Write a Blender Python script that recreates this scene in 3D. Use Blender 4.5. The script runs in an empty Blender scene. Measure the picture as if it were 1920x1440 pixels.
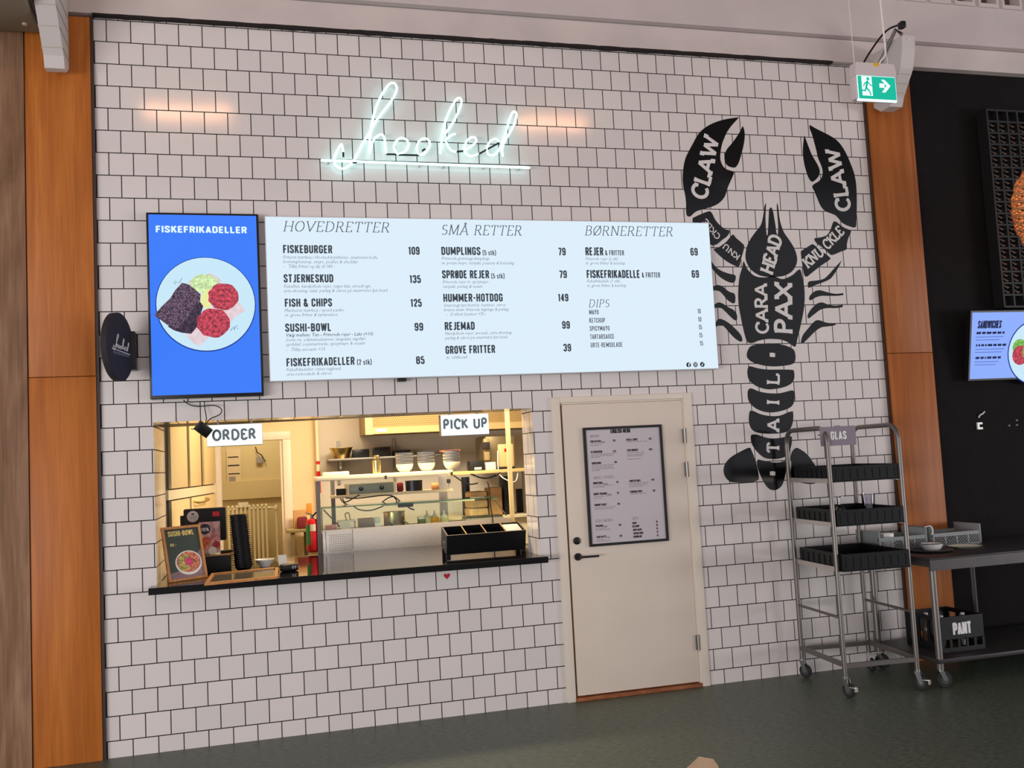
import bpy, bmesh, math, random
from mathutils import Vector, Matrix
random.seed(7)
scene = bpy.context.scene
COL = scene.collection
PI = math.pi

# ------------------------------------------------------------------ camera
CAM_R = ((0.965413, -0.25553, -0.051785), (-0.030101, 0.088054, -0.995661), (0.258982, 0.962783, 0.077317))
CAM_C = Vector((0.9539, -6.5198, 1.7192))
FPX = 1790.635
cam_data = bpy.data.cameras.new('camera')
cam = bpy.data.objects.new('camera', cam_data)
COL.objects.link(cam)
cam_data.sensor_fit = 'HORIZONTAL'
cam_data.sensor_width = 36.0
cam_data.lens = 36.0 * FPX / 1920.0
cam_data.clip_start = 0.05
cam_data.clip_end = 200
rx, ry, rz_ = (Vector(r) for r in CAM_R)
m = Matrix.Identity(4)
for i in range(3):
    m[i][0] = rx[i]; m[i][1] = -ry[i]; m[i][2] = -rz_[i]; m[i][3] = CAM_C[i]
cam.matrix_world = m
scene.camera = cam

# ------------------------------------------------------------------ world, lights, exposure
scene.view_settings.view_transform = 'Standard'
scene.view_settings.look = 'None'
scene.view_settings.gamma = 1
scene.view_settings.use_curve_mapping = False
scene.view_settings.exposure = 0.0
world = bpy.data.worlds.new('hall_daylight')
scene.world = world
world.use_nodes = True
wb = world.node_tree.nodes['Background']
wb.inputs[0].default_value = (0.92, 0.92, 1.0, 1)
wb.inputs[1].default_value = 0.70


def area(name, loc, target, size, size_y, power, color):
    d = bpy.data.lights.new(name, 'AREA')
    d.shape = 'RECTANGLE'; d.size = size; d.size_y = size_y; d.energy = power; d.color = color
    o = bpy.data.objects.new(name, d)
    o.location = loc
    o.rotation_euler = (Vector(target) - Vector(loc)).to_track_quat('-Z', 'Y').to_euler()
    COL.objects.link(o)
    return o


area('skylight', (1.8, -5.0, 6.95), (1.8, -4.9, 0.0), 8.0, 3.0, 10, (1.0, 0.97, 0.95))
area('far_window_daylight', (15.0, -8.0, 1.2), (3.6, 0, 0.6), 4.0, 2.0, 330, (1.0, 0.98, 0.98))  # added fill for the lower right tiles, not a known window
area('window_daylight', (-6.2, -9.0, 1.1), (3.2, 0, 0.5), 6.0, 2.0, 520, (1.0, 0.97, 0.96))  # added off-frame fill, set far left so the tiles do not mirror it
area('kitchen_ceiling_lamp', (1.2, 1.8, 2.70), (1.2, 1.8, 0), 1.2, 0.9, 24, (1.0, 0.70, 0.38))
area('kitchen_worktop_lamp', (2.3, 1.15, 2.70), (2.4, 1.9, 0.8), 1.4, 0.5, 100, (1.0, 0.84, 0.60))
area('back_room_lamp', (0.9, 4.0, 2.60), (0.9, 4.2, 0), 0.5, 0.4, 14, (1.0, 0.82, 0.52))


# ------------------------------------------------------------------ pixel helpers (frame 1920 x 1440)
def ray(px, py):
    x = (px - 960) / FPX; y = (py - 720) / FPX
    return rx * x + ry * y + rz_


def at(px, py, Y=0.0):
    d = ray(px, py)
    return CAM_C + d * ((Y - CAM_C.y) / d.y)


def at_z(px, py, Z):
    d = ray(px, py)
    return CAM_C + d * ((Z - CAM_C.z) / d.z)


def px_size(px, Y):
    return px * (Y + 6.52) / 1760.0


# ------------------------------------------------------------------ materials
def lin(c):
    c = c / 255.0
    return c / 12.92 if c <= 0.04045 else ((c + 0.055) / 1.055) ** 2.4


def rgb(r, g, b):
    return (lin(r), lin(g), lin(b), 1.0)


MATS = {}


def mat(name, col, rough=0.5, metal=0.0, emit=0.0, spec=0.5, coat=0.0, trans=0.0, noise=0.0, nscale=40.0, bump=0.0, ior=1.45, nstretch=(1, 1, 1)):
    mt = bpy.data.materials.new(name)
    mt.use_nodes = True
    nt = mt.node_tree
    b = nt.nodes['Principled BSDF']
    b.inputs['Base Color'].default_value = col
    b.inputs['Roughness'].default_value = rough
    b.inputs['Metallic'].default_value = metal
    b.inputs['Specular IOR Level'].default_value = spec
    b.inputs['Coat Weight'].default_value = coat
    b.inputs['Coat Roughness'].default_value = 0.08
    b.inputs['Transmission Weight'].default_value = trans
    b.inputs['IOR'].default_value = ior
    if emit:
        b.inputs['Emission Color'].default_value = col
        b.inputs['Emission Strength'].default_value = emit
        b.inputs['Base Color'].default_value = (0.01, 0.01, 0.01, 1)
    if noise or bump:
        tc = nt.nodes.new('ShaderNodeTexCoord')
        mp = nt.nodes.new('ShaderNodeMapping'); mp.inputs['Scale'].default_value = nstretch
        nz = nt.nodes.new('ShaderNodeTexNoise'); nz.inputs['Scale'].default_value = nscale; nz.inputs['Detail'].default_value = 5
        nt.links.new(tc.outputs['Object'], mp.inputs['Vector'])
        nt.links.new(mp.outputs['Vector'], nz.inputs['Vector'])
        if noise:
            mx = nt.nodes.new('ShaderNodeMix'); mx.data_type = 'RGBA'
            mx.inputs['A'].default_value = tuple(max(0, c * (1 - noise)) for c in col[:3]) + (1,)
            mx.inputs['B'].default_value = tuple(min(1, c * (1 + noise)) for c in col[:3]) + (1,)
            mr = nt.nodes.new('ShaderNodeMapRange'); mr.inputs['From Min'].default_value = 0.36; mr.inputs['From Max'].default_value = 0.64
            nt.links.new(nz.outputs['Fac'], mr.inputs['Value']); nt.links.new(mr.outputs[0], mx.inputs['Factor'])
            nt.links.new(mx.outputs['Result'], b.inputs['Emission Color' if emit else 'Base Color'])
        if bump:
            bp = nt.nodes.new('ShaderNodeBump'); bp.inputs['Strength'].default_value = bump; bp.inputs['Distance'].default_value = 0.003
            nt.links.new(nz.outputs['Fac'], bp.inputs['Height'])
            nt.links.new(bp.outputs['Normal'], b.inputs['Normal'])
    MATS[name] = mt
    return mt


def glass_mat(name, tint, alpha):
    mt = bpy.data.materials.new(name); mt.use_nodes = True
    nt = mt.node_tree; nt.nodes.clear()
    out = nt.nodes.new('ShaderNodeOutputMaterial')
    tr = nt.nodes.new('ShaderNodeBsdfTransparent'); tr.inputs[0].default_value = tint
    gl = nt.nodes.new('ShaderNodeBsdfGlossy'); gl.inputs['Roughness'].default_value = 0.03
    fr = nt.nodes.new('ShaderNodeFresnel'); fr.inputs[0].default_value = 1.45
    ma = nt.nodes.new('ShaderNodeMath'); ma.operation = 'ADD'; ma.inputs[1].default_value = alpha
    mx = nt.nodes.new('ShaderNodeMixShader')
    nt.links.new(fr.outputs[0], ma.inputs[0]); nt.links.new(ma.outputs[0], mx.inputs[0])
    nt.links.new(tr.outputs[0], mx.inputs[1]); nt.links.new(gl.outputs[0], mx.inputs[2])
    nt.links.new(mx.outputs[0], out.inputs[0])
    MATS[name] = mt
    return mt


TP = 0.15              # tile pitch
TH = 0.14928           # tile course height
Z31 = 0.68 * TH        # lowest full joint above the floor


def tile_mat():
    mt = bpy.data.materials.new('white_glazed_tile'); mt.use_nodes = True
    nt = mt.node_tree; L = nt.links
    b = nt.nodes['Principled BSDF']
    tc = nt.nodes.new('ShaderNodeTexCoord'); geo = nt.nodes.new('ShaderNodeNewGeometry')
    sp = nt.nodes.new('ShaderNodeSeparateXYZ'); L.new(tc.outputs['Object'], sp.inputs[0])
    sn = nt.nodes.new('ShaderNodeSeparateXYZ'); L.new(geo.outputs['True Normal'], sn.inputs[0])
    ab = nt.nodes.new('ShaderNodeMath'); ab.operation = 'ABSOLUTE'; L.new(sn.outputs[0], ab.inputs[0])
    gt = nt.nodes.new('ShaderNodeMath'); gt.operation = 'GREATER_THAN'; gt.inputs[1].default_value = 0.7; L.new(ab.outputs[0], gt.inputs[0])
    mxu = nt.nodes.new('ShaderNodeMix'); mxu.data_type = 'FLOAT'
    L.new(gt.outputs[0], mxu.inputs['Factor']); L.new(sp.outputs[0], mxu.inputs['A']); L.new(sp.outputs[1], mxu.inputs['B'])
    zz = nt.nodes.new('ShaderNodeMath'); zz.operation = 'ADD'; zz.inputs[1].default_value = -Z31 + 40 * TH; L.new(sp.outputs[2], zz.inputs[0])
    uu = nt.nodes.new('ShaderNodeMath'); uu.operation = 'ADD'; uu.inputs[1].default_value = 40 * TP; L.new(mxu.outputs['Result'], uu.inputs[0])
    cb = nt.nodes.new('ShaderNodeCombineXYZ'); L.new(uu.outputs[0], cb.inputs[0]); L.new(zz.outputs[0], cb.inputs[1])
    br = nt.nodes.new('ShaderNodeTexBrick')
    br.offset = 0.5; br.offset_frequency = 2; br.squash = 1.0
    br.inputs['Scale'].default_value = 1.0
    br.inputs['Brick Width'].default_value = TP; br.inputs['Row Height'].default_value = TH
    br.inputs['Mortar Size'].default_value = 0.0033; br.inputs['Mortar Smooth'].default_value = 0.1
    br.inputs['Color1'].default_value = rgb(222, 213, 209); br.inputs['Color2'].default_value = rgb(229, 219, 214)
    br.inputs['Mortar'].default_value = rgb(20, 10, 9)
    L.new(cb.outputs[0], br.inputs['Vector'])
    L.new(br.outputs['Color'], b.inputs['Base Color'])
    rm = nt.nodes.new('ShaderNodeMapRange'); rm.inputs['To Min'].default_value = 0.10; rm.inputs['To Max'].default_value = 0.8
    L.new(br.outputs['Fac'], rm.inputs['Value']); L.new(rm.outputs[0], b.inputs['Roughness'])
    nz = nt.nodes.new('ShaderNodeTexNoise'); nz.inputs['Scale'].default_value = 3.5; nz.inputs['Detail'].default_value = 1
    L.new(cb.outputs[0], nz.inputs['Vector'])
    hm = nt.nodes.new('ShaderNodeMath'); hm.operation = 'MULTIPLY'; hm.inputs[1].default_value = 1.0; L.new(nz.outputs['Fac'], hm.inputs[0])
    hs = nt.nodes.new('ShaderNodeMath'); hs.operation = 'SUBTRACT'; L.new(hm.outputs[0], hs.inputs[0]); L.new(br.outputs['Fac'], hs.inputs[1])
    bp = nt.nodes.new('ShaderNodeBump'); bp.inputs['Strength'].default_value = 0.35; bp.inputs['Distance'].default_value = 0.002
    L.new(hs.outputs[0], bp.inputs['Height']); L.new(bp.outputs[0], b.inputs['Normal'])
    return mt


def wood_mat(name, dark, mid, light, rough=0.45, sx=9.0, sz=0.55):
    mt = bpy.data.materials.new(name); mt.use_nodes = True
    nt = mt.node_tree; L = nt.links; b = nt.nodes['Principled BSDF']
    tc = nt.nodes.new('ShaderNodeTexCoord')
    mp = nt.nodes.new('ShaderNodeMapping'); mp.inputs['Scale'].default_value = (sx, sx, sz)
    L.new(tc.outputs['Object'], mp.inputs[0])
    n1 = nt.nodes.new('ShaderNodeTexNoise'); n1.inputs['Scale'].default_value = 1.2; n1.inputs['Detail'].default_value = 6; n1.inputs['Distortion'].default_value = 1.2
    L.new(mp.outputs[0], n1.inputs['Vector'])
    mp2 = nt.nodes.new('ShaderNodeMapping'); mp2.inputs['Scale'].default_value = (90, 90, 3)
    L.new(tc.outputs['Object'], mp2.inputs[0])
    n2 = nt.nodes.new('ShaderNodeTexNoise'); n2.inputs['Scale'].default_value = 1.0; n2.inputs['Detail'].default_value = 3
    L.new(mp2.outputs[0], n2.inputs['Vector'])
    mx = nt.nodes.new('ShaderNodeMix'); mx.data_type = 'FLOAT'; mx.inputs['Factor'].default_value = 0.3
    L.new(n1.outputs['Fac'], mx.inputs['A']); L.new(n2.outputs['Fac'], mx.inputs['B'])
    cr = nt.nodes.new('ShaderNodeValToRGB')
    cr.color_ramp.elements[0].position = 0.3; cr.color_ramp.elements[0].color = dark
    cr.color_ramp.elements[1].position = 0.7; cr.color_ramp.elements[1].color = light
    e = cr.color_ramp.elements.new(0.5); e.color = mid
    L.new(mx.outputs['Result'], cr.inputs[0]); L.new(cr.outputs[0], b.inputs['Base Color'])
    b.inputs['Roughness'].default_value = rough
    b.inputs['Specular IOR Level'].default_value = 0.25
    MATS[name] = mt
    return mt


def floor_mat():
    mt = bpy.data.materials.new('green_grey_linoleum'); mt.use_nodes = True
    nt = mt.node_tree; L = nt.links; b = nt.nodes['Principled BSDF']
    tc = nt.nodes.new('ShaderNodeTexCoord')
    mp = nt.nodes.new('ShaderNodeMapping'); mp.inputs['Scale'].default_value = (14, 60, 1)
    L.new(tc.outputs['Object'], mp.inputs[0])
    n1 = nt.nodes.new('ShaderNodeTexNoise'); n1.inputs['Scale'].default_value = 1.5; n1.inputs['Detail'].default_value = 6
    L.new(mp.outputs[0], n1.inputs['Vector'])
    n2 = nt.nodes.new('ShaderNodeTexNoise'); n2.inputs['Scale'].default_value = 0.45; n2.inputs['Detail'].default_value = 2
    L.new(tc.outputs['Object'], n2.inputs['Vector'])
    cr = nt.nodes.new('ShaderNodeValToRGB')
    cr.color_ramp.elements[0].position = 0.35; cr.color_ramp.elements[0].color = rgb(70, 77, 67)
    cr.color_ramp.elements[1].position = 0.68; cr.color_ramp.elements[1].color = rgb(107, 115, 100)
    L.new(n1.outputs['Fac'], cr.inputs[0])
    mx = nt.nodes.new('ShaderNodeMix'); mx.data_type = 'RGBA'; mx.blend_type = 'MULTIPLY'; mx.inputs['Factor'].default_value = 0.5
    L.new(cr.outputs[0], mx.inputs['A'])
    c2 = nt.nodes.new('ShaderNodeValToRGB')
    c2.color_ramp.elements[0].color = (1.0, 0.92, 0.86, 1); c2.color_ramp.elements[1].color = (0.86, 1.0, 0.9, 1)
    L.new(n2.outputs['Fac'], c2.inputs[0]); L.new(c2.outputs[0], mx.inputs['B'])
    L.new(mx.outputs['Result'], b.inputs['Base Color'])
    b.inputs['Roughness'].default_value = 0.42
    b.inputs['Specular IOR Level'].default_value = 0.35
    return mt


M_tile = tile_mat()
M_floor = floor_mat()
M_wood = wood_mat('orange_brown_veneer', rgb(158, 88, 34), rgb(182, 104, 42), rgb(200, 122, 56))
M_woodR = wood_mat('red_brown_veneer', rgb(146, 80, 34), rgb(166, 94, 42), rgb(184, 110, 54))
M_grey_wood = wood_mat('weathered_grey_brown_board', rgb(96, 66, 46), rgb(134, 98, 72), rgb(164, 128, 100), 0.6, 5.0, 0.8)
M_oak = wood_mat('light_oak_frame', rgb(170, 112, 62), rgb(196, 136, 80), rgb(214, 158, 100), 0.5, 30, 4)
M_beech = wood_mat('pale_beech', rgb(236, 206, 172), rgb(246, 218, 186), rgb(250, 228, 200), 0.4, 20, 4)
M_threshold = wood_mat('worn_threshold', rgb(110, 62, 36), rgb(150, 88, 54), rgb(172, 110, 70), 0.6, 4, 30)
M_plaster = mat('grey_white_painted_plaster', rgb(206, 193, 188), 0.75, noise=0.06, nscale=2.5)
M_beam = mat('painted_upper_wall', rgb(204, 191, 188), 0.75, noise=0.05, nscale=2)
M_black_seam = mat('black_mastic_seam', rgb(34, 24, 24), 0.8)
M_dark_wall = mat('dark_brown_wall_paint', rgb(25, 21, 22), 0.8, spec=0.15, noise=0.1, nscale=6)
M_door = mat('cream_door_paint', rgb(228, 212, 196), 0.45, noise=0.02, nscale=3)
M_casing = mat('cream_casing_paint', rgb(232, 218, 202), 0.42)
M_black = mat('satin_black', rgb(22, 21, 22), 0.4)
M_blackm = mat('matt_black_plastic', rgb(24, 23, 25), 0.6)
M_vinyl = mat('black_vinyl', rgb(10, 10, 13), 0.16)
M_white_vinyl = mat('white_vinyl', rgb(226, 220, 216), 0.3)
M_granite = mat('polished_black_slab', rgb(14, 13, 12), 0.06, spec=0.45)
M_steel = mat('brushed_steel', rgb(206, 198, 190), 0.36, 0.7, noise=0.08, nscale=30, nstretch=(1, 1, 12))
M_steel_dull = mat('dull_steel', rgb(150, 146, 142), 0.42, 1.0)
M_tube = mat('grey_tube_steel', rgb(128, 122, 117), 0.42, 0.85)
M_table = mat('dark_steel_table', rgb(70, 66, 66), 0.42, 0.5, noise=0.08, nscale=8)
M_chrome = mat('bright_zinc', rgb(210, 212, 210), 0.2, 1.0)
M_rubber = mat('grey_rubber', rgb(70, 70, 68), 0.7)
M_rubber_dk = mat('dark_rubber', rgb(36, 36, 36), 0.7)
M_crate = mat('black_crate_plastic', rgb(13, 13, 16), 0.45, spec=0.35)
M_basket = mat('grey_basket_plastic', rgb(140, 144, 144), 0.55)
M_white_enamel = mat('white_enamel', rgb(236, 232, 226), 0.22)
M_cream_enamel = mat('cream_enamel', rgb(238, 230, 206), 0.25)
M_rimblack = mat('dark_enamel_rim', rgb(26, 26, 32), 0.3)
M_slate = mat('slate_plate', rgb(52, 50, 54), 0.5)
M_glas_sign = mat('mauve_grey_sign', rgb(136, 124, 136), 0.6)
M_white_print = mat('white_print', rgb(236, 232, 230), 0.6)
M_tumbler = glass_mat('clear_glass', (0.93, 0.92, 0.95, 1), 0.10)
M_pane = glass_mat('display_glass', (0.93, 0.98, 0.93, 1), 0.015)
M_pane_edge = mat('green_glass_edge', rgb(60, 96, 76), 0.2)
M_fixture = mat('white_perforated_sheet', rgb(206, 198, 194), 0.55)
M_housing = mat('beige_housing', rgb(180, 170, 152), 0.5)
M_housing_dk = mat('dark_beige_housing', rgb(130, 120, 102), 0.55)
M_dark_pane = mat('niche_pane', rgb(98, 86, 82), 0.3)
M_light_panel = mat('lit_menu_face', rgb(221, 238, 251), 1, emit=1.0)
M_sign_panel = mat('lit_sign_face', rgb(240, 250, 252), 1, emit=1.15)
M_menu_print = mat('menu_print', rgb(72, 84, 94), 0.8)
M_menu_print_lt = mat('menu_fine_print', rgb(148, 164, 176), 0.8)
M_menu_black = mat('menu_icon_print', rgb(24, 34, 44), 0.8)
M_case_white = mat('white_light_box_case', rgb(220, 222, 226), 0.4)
M_screen_blue = mat('blue_screen_picture', rgb(58, 124, 250), 1, emit=1.0)
M_screen_white = mat('screen_white', rgb(228, 250, 255), 1, emit=1.0)
M_screen_plate = mat('screen_plate', rgb(200, 232, 248), 1, emit=1.0)
M_screen_navy = mat('screen_plate_rim', rgb(24, 56, 150), 1, emit=1.0)
M_screen_bread = mat('screen_rye_bread', rgb(92, 72, 92), 1, emit=1.0, noise=0.9, nscale=105)
M_screen_bread2 = mat('screen_rye_bread_under', rgb(62, 48, 68), 1, emit=1.0, noise=0.85, nscale=130)
M_screen_cake = mat('screen_fish_cake', rgb(186, 66, 84), 1, emit=1.0, noise=0.55, nscale=55)
M_screen_salad = mat('screen_salad', rgb(206, 232, 172), 1, emit=1.0, noise=0.25, nscale=60)
M_screen_lemon = mat('screen_lemon', rgb(232, 236, 160), 1, emit=1.0)
M_screen_paper = mat('screen_napkin', rgb(226, 206, 214), 1, emit=1.0, noise=0.08, nscale=30)
M_screen_pale = mat('pale_blue_screen', rgb(142, 174, 255), 1, emit=1.0)
M_screen_ink = mat('screen_ink', rgb(26, 32, 74), 1, emit=1.0)
M_screen_ink2 = mat('screen_fine_ink', rgb(92, 118, 196), 1, emit=1.0)
M_screen_green = mat('screen_salad_leaf', rgb(120, 180, 80), 1, emit=1.0, noise=0.4, nscale=80)
M_neon = mat('neon_glow', (0.50, 0.98, 1.0, 1), 1, emit=3.2)
M_neon_black = mat('blacked_out_tube', rgb(40, 44, 46), 0.3)
M_clear_tube = mat('clear_standoff', rgb(176, 190, 192), 0.2)
M_exit_green = mat('exit_green', rgb(0, 186, 156), 1, emit=1.0)
M_exit_white = mat('exit_white', rgb(232, 255, 255), 1, emit=1.15)
M_exit_case = mat('exit_sign_case', rgb(214, 200, 200), 0.4)
M_yellow = mat('yellow_sticker', rgb(226, 180, 30), 0.5)
M_red = mat('signal_red', rgb(206, 24, 26), 0.32)
M_heart = mat('heart_red', rgb(190, 22, 52), 0.4)
M_kwall = mat('kitchen_wall_paint', rgb(228, 206, 166), 0.6)
M_kwall_grey = mat('kitchen_back_board', rgb(206, 198, 186), 0.5)
M_kceil = mat('kitchen_ceiling_paint', rgb(226, 218, 200), 0.7)
M_kfloor = mat('kitchen_floor_sheet', rgb(120, 110, 96), 0.5)
M_cupboard = mat('cupboard_front', rgb(232, 208, 158), 0.4)
M_cream = mat('cream_laminate', rgb(236, 224, 192), 0.4)
M_khaki = mat('beige_back_room_wall', rgb(206, 190, 150), 0.7)
M_paper = mat('white_paper', rgb(226, 218, 206), 0.8)
M_print_dk = mat('dark_print', rgb(52, 46, 44), 0.8)
M_print_grey = mat('grey_fine_print', rgb(150, 142, 144), 0.8)
M_radiator = mat('cream_radiator', rgb(238, 228, 200), 0.4)
M_orange = mat('orange_card', rgb(224, 146, 48), 0.6)
M_green = mat('green_label', rgb(46, 148, 70), 0.5)
M_cardboard = mat('cardboard', rgb(190, 146, 96), 0.8, noise=0.08, nscale=20)
M_bag = mat('brown_paper_bag', rgb(202, 172, 128), 0.85, noise=0.12, nscale=14)
M_bowl = mat('ivory_bowl', rgb(244, 228, 196), 0.35)
M_rim = mat('blue_grey_rim', rgb(44, 52, 70), 0.4)
M_navy_tub = mat('dark_navy_tub', rgb(24, 28, 40), 0.35)
M_brass = mat('warm_steel', rgb(206, 184, 128), 0.3, 1.0)
M_warmer = mat('grey_green_panel', rgb(142, 152, 144), 0.35, 0.5)
M_sauce = mat('orange_sauce_bottle', rgb(238, 172, 70), 0.35)
M_mayo = mat('pale_sauce_bottle', rgb(240, 224, 176), 0.35)
M_meat = mat('pink_ham', rgb(192, 120, 122), 0.5, noise=0.2, nscale=40)
M_burgundy = mat('burgundy_cloth', rgb(110, 26, 38), 0.8)
M_poster_dk = mat('slate_green_print', rgb(54, 66, 62), 0.6)
M_poster_lilac = mat('lilac_print', rgb(138, 112, 124), 0.6, noise=0.15, nscale=9)
M_gold = mat('gold_print', rgb(236, 214, 130), 0.6)
M_food1 = mat('printed_food', rgb(200, 120, 96), 0.6, noise=0.6, nscale=60)
M_food2 = mat('printed_salad', rgb(176, 160, 90), 0.6, noise=0.6, nscale=60)
M_pink = mat('printed_pink', rgb(214, 70, 120), 0.6, noise=0.4, nscale=60)
M_flyer = mat('flyer_print', rgb(196, 150, 146), 0.5, noise=0.45, nscale=26)
M_flyer_navy = mat('flyer_disc', rgb(44, 44, 64), 0.5)
M_wicker = mat('woven_rattan', rgb(206, 142, 92), 0.7, noise=0.5, nscale=120)
M_lattice = mat('black_lattice_board', rgb(26, 24, 24), 0.55)
M_blade = mat('brown_lattice_blade', rgb(96, 74, 64), 0.5)  # lamplight on the black lattice painted in as a brown blade colour
M_bulb = mat('warm_bulb', (1.0, 0.62, 0.32, 1), 1, emit=30.0)
M_lampwarm = mat('warm_lamp_tube', (1.0, 0.46, 0.22, 1), 1, emit=34.0)


# ------------------------------------------------------------------ mesh builder
class MB:
    def __init__(self):
        self.bm = bmesh.new()
        self.mi = 0

    def _faces(self, fs):
        for f in fs:
            f.material_index = self.mi
        return fs

    def poly(self, pts, tri=False):
        vs = [self.bm.verts.new(p) for p in pts]
        try:
            f = self.bm.faces.new(vs)
        except ValueError:
            return
        f.material_index = self.mi
        if tri:
            f.normal_update()
            bmesh.ops.triangulate(self.bm, faces=[f])

    def box(self, x0, x1, y0, y1, z0, z1, bev=0.0, M=None):
        r = bmesh.ops.create_cube(self.bm, size=1)
        vs = r['verts']
        for v in vs:
            v.co = Vector(((x0 + x1) / 2 + v.co.x * (x1 - x0), (y0 + y1) / 2 + v.co.y * (y1 - y0), (z0 + z1) / 2 + v.co.z * (z1 - z0)))
        fs = set(f for v in vs for f in v.link_faces)
        for f in fs:
            f.material_index = self.mi
        if bev > 0:
            es = list(set(e for v in vs for e in v.link_edges))
            rr = bmesh.ops.bevel(self.bm, geom=es, offset=bev, segments=2, affect='EDGES', profile=0.5, material=self.mi)
            vs = list(set(v for f in rr['faces'] for v in f.verts) | set(v for v in vs if v.is_valid))
            vs = [v for v in vs if v.is_valid]
        if M is not None:
            for v in vs:
                v.co = M @ v.co
        return self

    def tube(self, pts, r, n=8, closed=False, caps=True):
        pts = [Vector(p) for p in pts]
        q = [pts[0]]
        for p in pts[1:]:
            if (p - q[-1]).length > 1e-6:
                q.append(p)
        pts = q
        k = len(pts)
        rs = r if isinstance(r, (list, tuple)) else [r] * k
        tang = []
        for i in range(k):
            if closed:
                t = pts[(i + 1) % k] - pts[i - 1]
            else:
                t = pts[min(i + 1, k - 1)] - pts[max(i - 1, 0)]
            tang.append(t.normalized())
        up = Vector((0, 0, 1)) if abs(tang[0].z) < 0.9 else Vector((1, 0, 0))
        nrm = (up - tang[0] * up.dot(tang[0])).normalized()
        rings = []
        for i in range(k):
            nrm = (nrm - tang[i] * nrm.dot(tang[i]))
            nrm = nrm.normalized() if nrm.length > 1e-6 else tang[i].orthogonal().normalized()
            bi = tang[i].cross(nrm)
            rings.append([self.bm.verts.new(pts[i] + (nrm * math.cos(2 * PI * j / n) + bi * math.sin(2 * PI * j / n)) * rs[i]) for j in range(n)])
        rng = range(k) if closed else range(k - 1)
        for i in rng:
            a, b = rings[i], rings[(i + 1) % k]
            for j in range(n):
                f = self.bm.faces.new((a[j], a[(j + 1) % n], b[(j + 1) % n], b[j])); f.material_index = self.mi
        if caps and not closed:
            f = self.bm.faces.new(rings[0][::-1]); f.material_index = self.mi
            f = self.bm.faces.new(rings[-1]); f.material_index = self.mi
        return self

    def bar(self, p0, p1, w, h):
        """square bar from p0 to p1"""
        p0 = Vector(p0); p1 = Vector(p1)
        t = (p1 - p0).normalized()
        up = Vector((0, 0, 1)) if abs(t.z) < 0.9 else Vector((0, 1, 0))
        s = t.cross(up).normalized(); u = s.cross(t)
        c = []
        for p in (p0, p1):
            c.append([self.bm.verts.new(p + s * a * w / 2 + u * b * h / 2) for a, b in ((-1, -1), (1, -1), (1, 1), (-1, 1))])
        for j in range(4):
            self._faces([self.bm.faces.new((c[0][j], c[0][(j + 1) % 4], c[1][(j + 1) % 4], c[1][j]))])
        self._faces([self.bm.faces.new(c[0][::-1]), self.bm.faces.new(c[1])])
        return self

    def lathe(self, prof, c=(0, 0, 0), n=24, M=None):
        c = Vector(c)
        rings = []
        for r, z in prof:
            if r < 1e-6:
                rings.append([self.bm.verts.new(c + Vector((0, 0, z)))])
            else:
                rings.append([self.bm.verts.new(c + Vector((r * math.cos(2 * PI * j / n), r * math.sin(2 * PI * j / n), z))) for j in range(n)])
        for a, b in zip(rings, rings[1:]):
            for j in range(n):
                if len(a) == 1 and len(b) == 1:
                    continue
                if len(a) == 1:
                    vs = (a[0], b[(j + 1) % n], b[j])
                elif len(b) == 1:
                    vs = (a[j], a[(j + 1) % n], b[0])
                else:
                    vs = (a[j], a[(j + 1) % n], b[(j + 1) % n], b[j])
                f = self.bm.faces.new(vs); f.material_index = self.mi
        if M is not None:
            for ring in rings:
                for v in ring:
                    v.co = M @ v.co
        return self

    def prism(self, pts, y0, y1):
        """outline of (x, z) points, front face at y0, back at y1"""
        a = [self.bm.verts.new((p[0], y0, p[1])) for p in pts]
        b = [self.bm.verts.new((p[0], y1, p[1])) for p in pts]
        n = len(pts)
        fs = [self.bm.faces.new(a), self.bm.faces.new(b[::-1])]
        for j in range(n):
            self._faces([self.bm.faces.new((a[j], b[j], b[(j + 1) % n], a[(j + 1) % n]))])
        self._faces(fs)
        for f in fs:
            f.normal_update()
        bmesh.ops.triangulate(self.bm, faces=fs, ngon_method='EAR_CLIP')
        return self

    def disc(self, c, r, axis='y', n=24, ry_=None):
        ry_ = ry_ or r
        c = Vector(c)
        pts = []
        for j in range(n):
            a = 2 * PI * j / n
            u, v = r * math.cos(a), ry_ * math.sin(a)
            pts.append(c + (Vector((u, 0, v)) if axis == 'y' else Vector((0, u, v)) if axis == 'x' else Vector((u, v, 0))))
        self.poly(pts)
        return self

    def xform(self, M):
        for v in self.bm.verts:
            v.co = M @ v.co
        return self

    def build(self, name, mats, parent=None, smooth=35, local=False):
        me = bpy.data.meshes.new(name)
        bmesh.ops.recalc_face_normals(self.bm, faces=self.bm.faces)
        if parent is not None and not local:
            root = parent
            while root.parent:
                root = root.parent
            d = root.location.copy()
            for v in self.bm.verts:
                v.co -= d
        self.bm.to_mesh(me); self.bm.free()
        for mt in (mats if isinstance(mats, (list, tuple)) else [mats]):
            me.materials.append(mt)
        if smooth:
            me.polygons.foreach_set('use_smooth', [True] * len(me.polygons))
            me.set_sharp_from_angle(angle=math.radians(smooth))
        o = bpy.data.objects.new(name, me)
        COL.objects.link(o)
        if parent is not None:
            o.parent = parent
        return o


def tag(o, label, cat, group=None):
    o['label'] = label; o['category'] = cat
    if group:
        o['group'] = group
    return o


def thing(name, label, cat, loc=(0, 0, 0), rz=0.0, group=None):
    o = bpy.data.objects.new(name, None)
    o.empty_display_size = 0.05
    COL.objects.link(o)
    o.location = loc; o.rotation_euler = (0, 0, rz)
    return tag(o, label, cat, group)


def rebase(o, loc):
    """give a one-mesh thing its origin at loc"""
    loc = Vector(loc)
    for v in o.data.vertices:
        v.co -= loc
    o.location = loc
    return o


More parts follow.
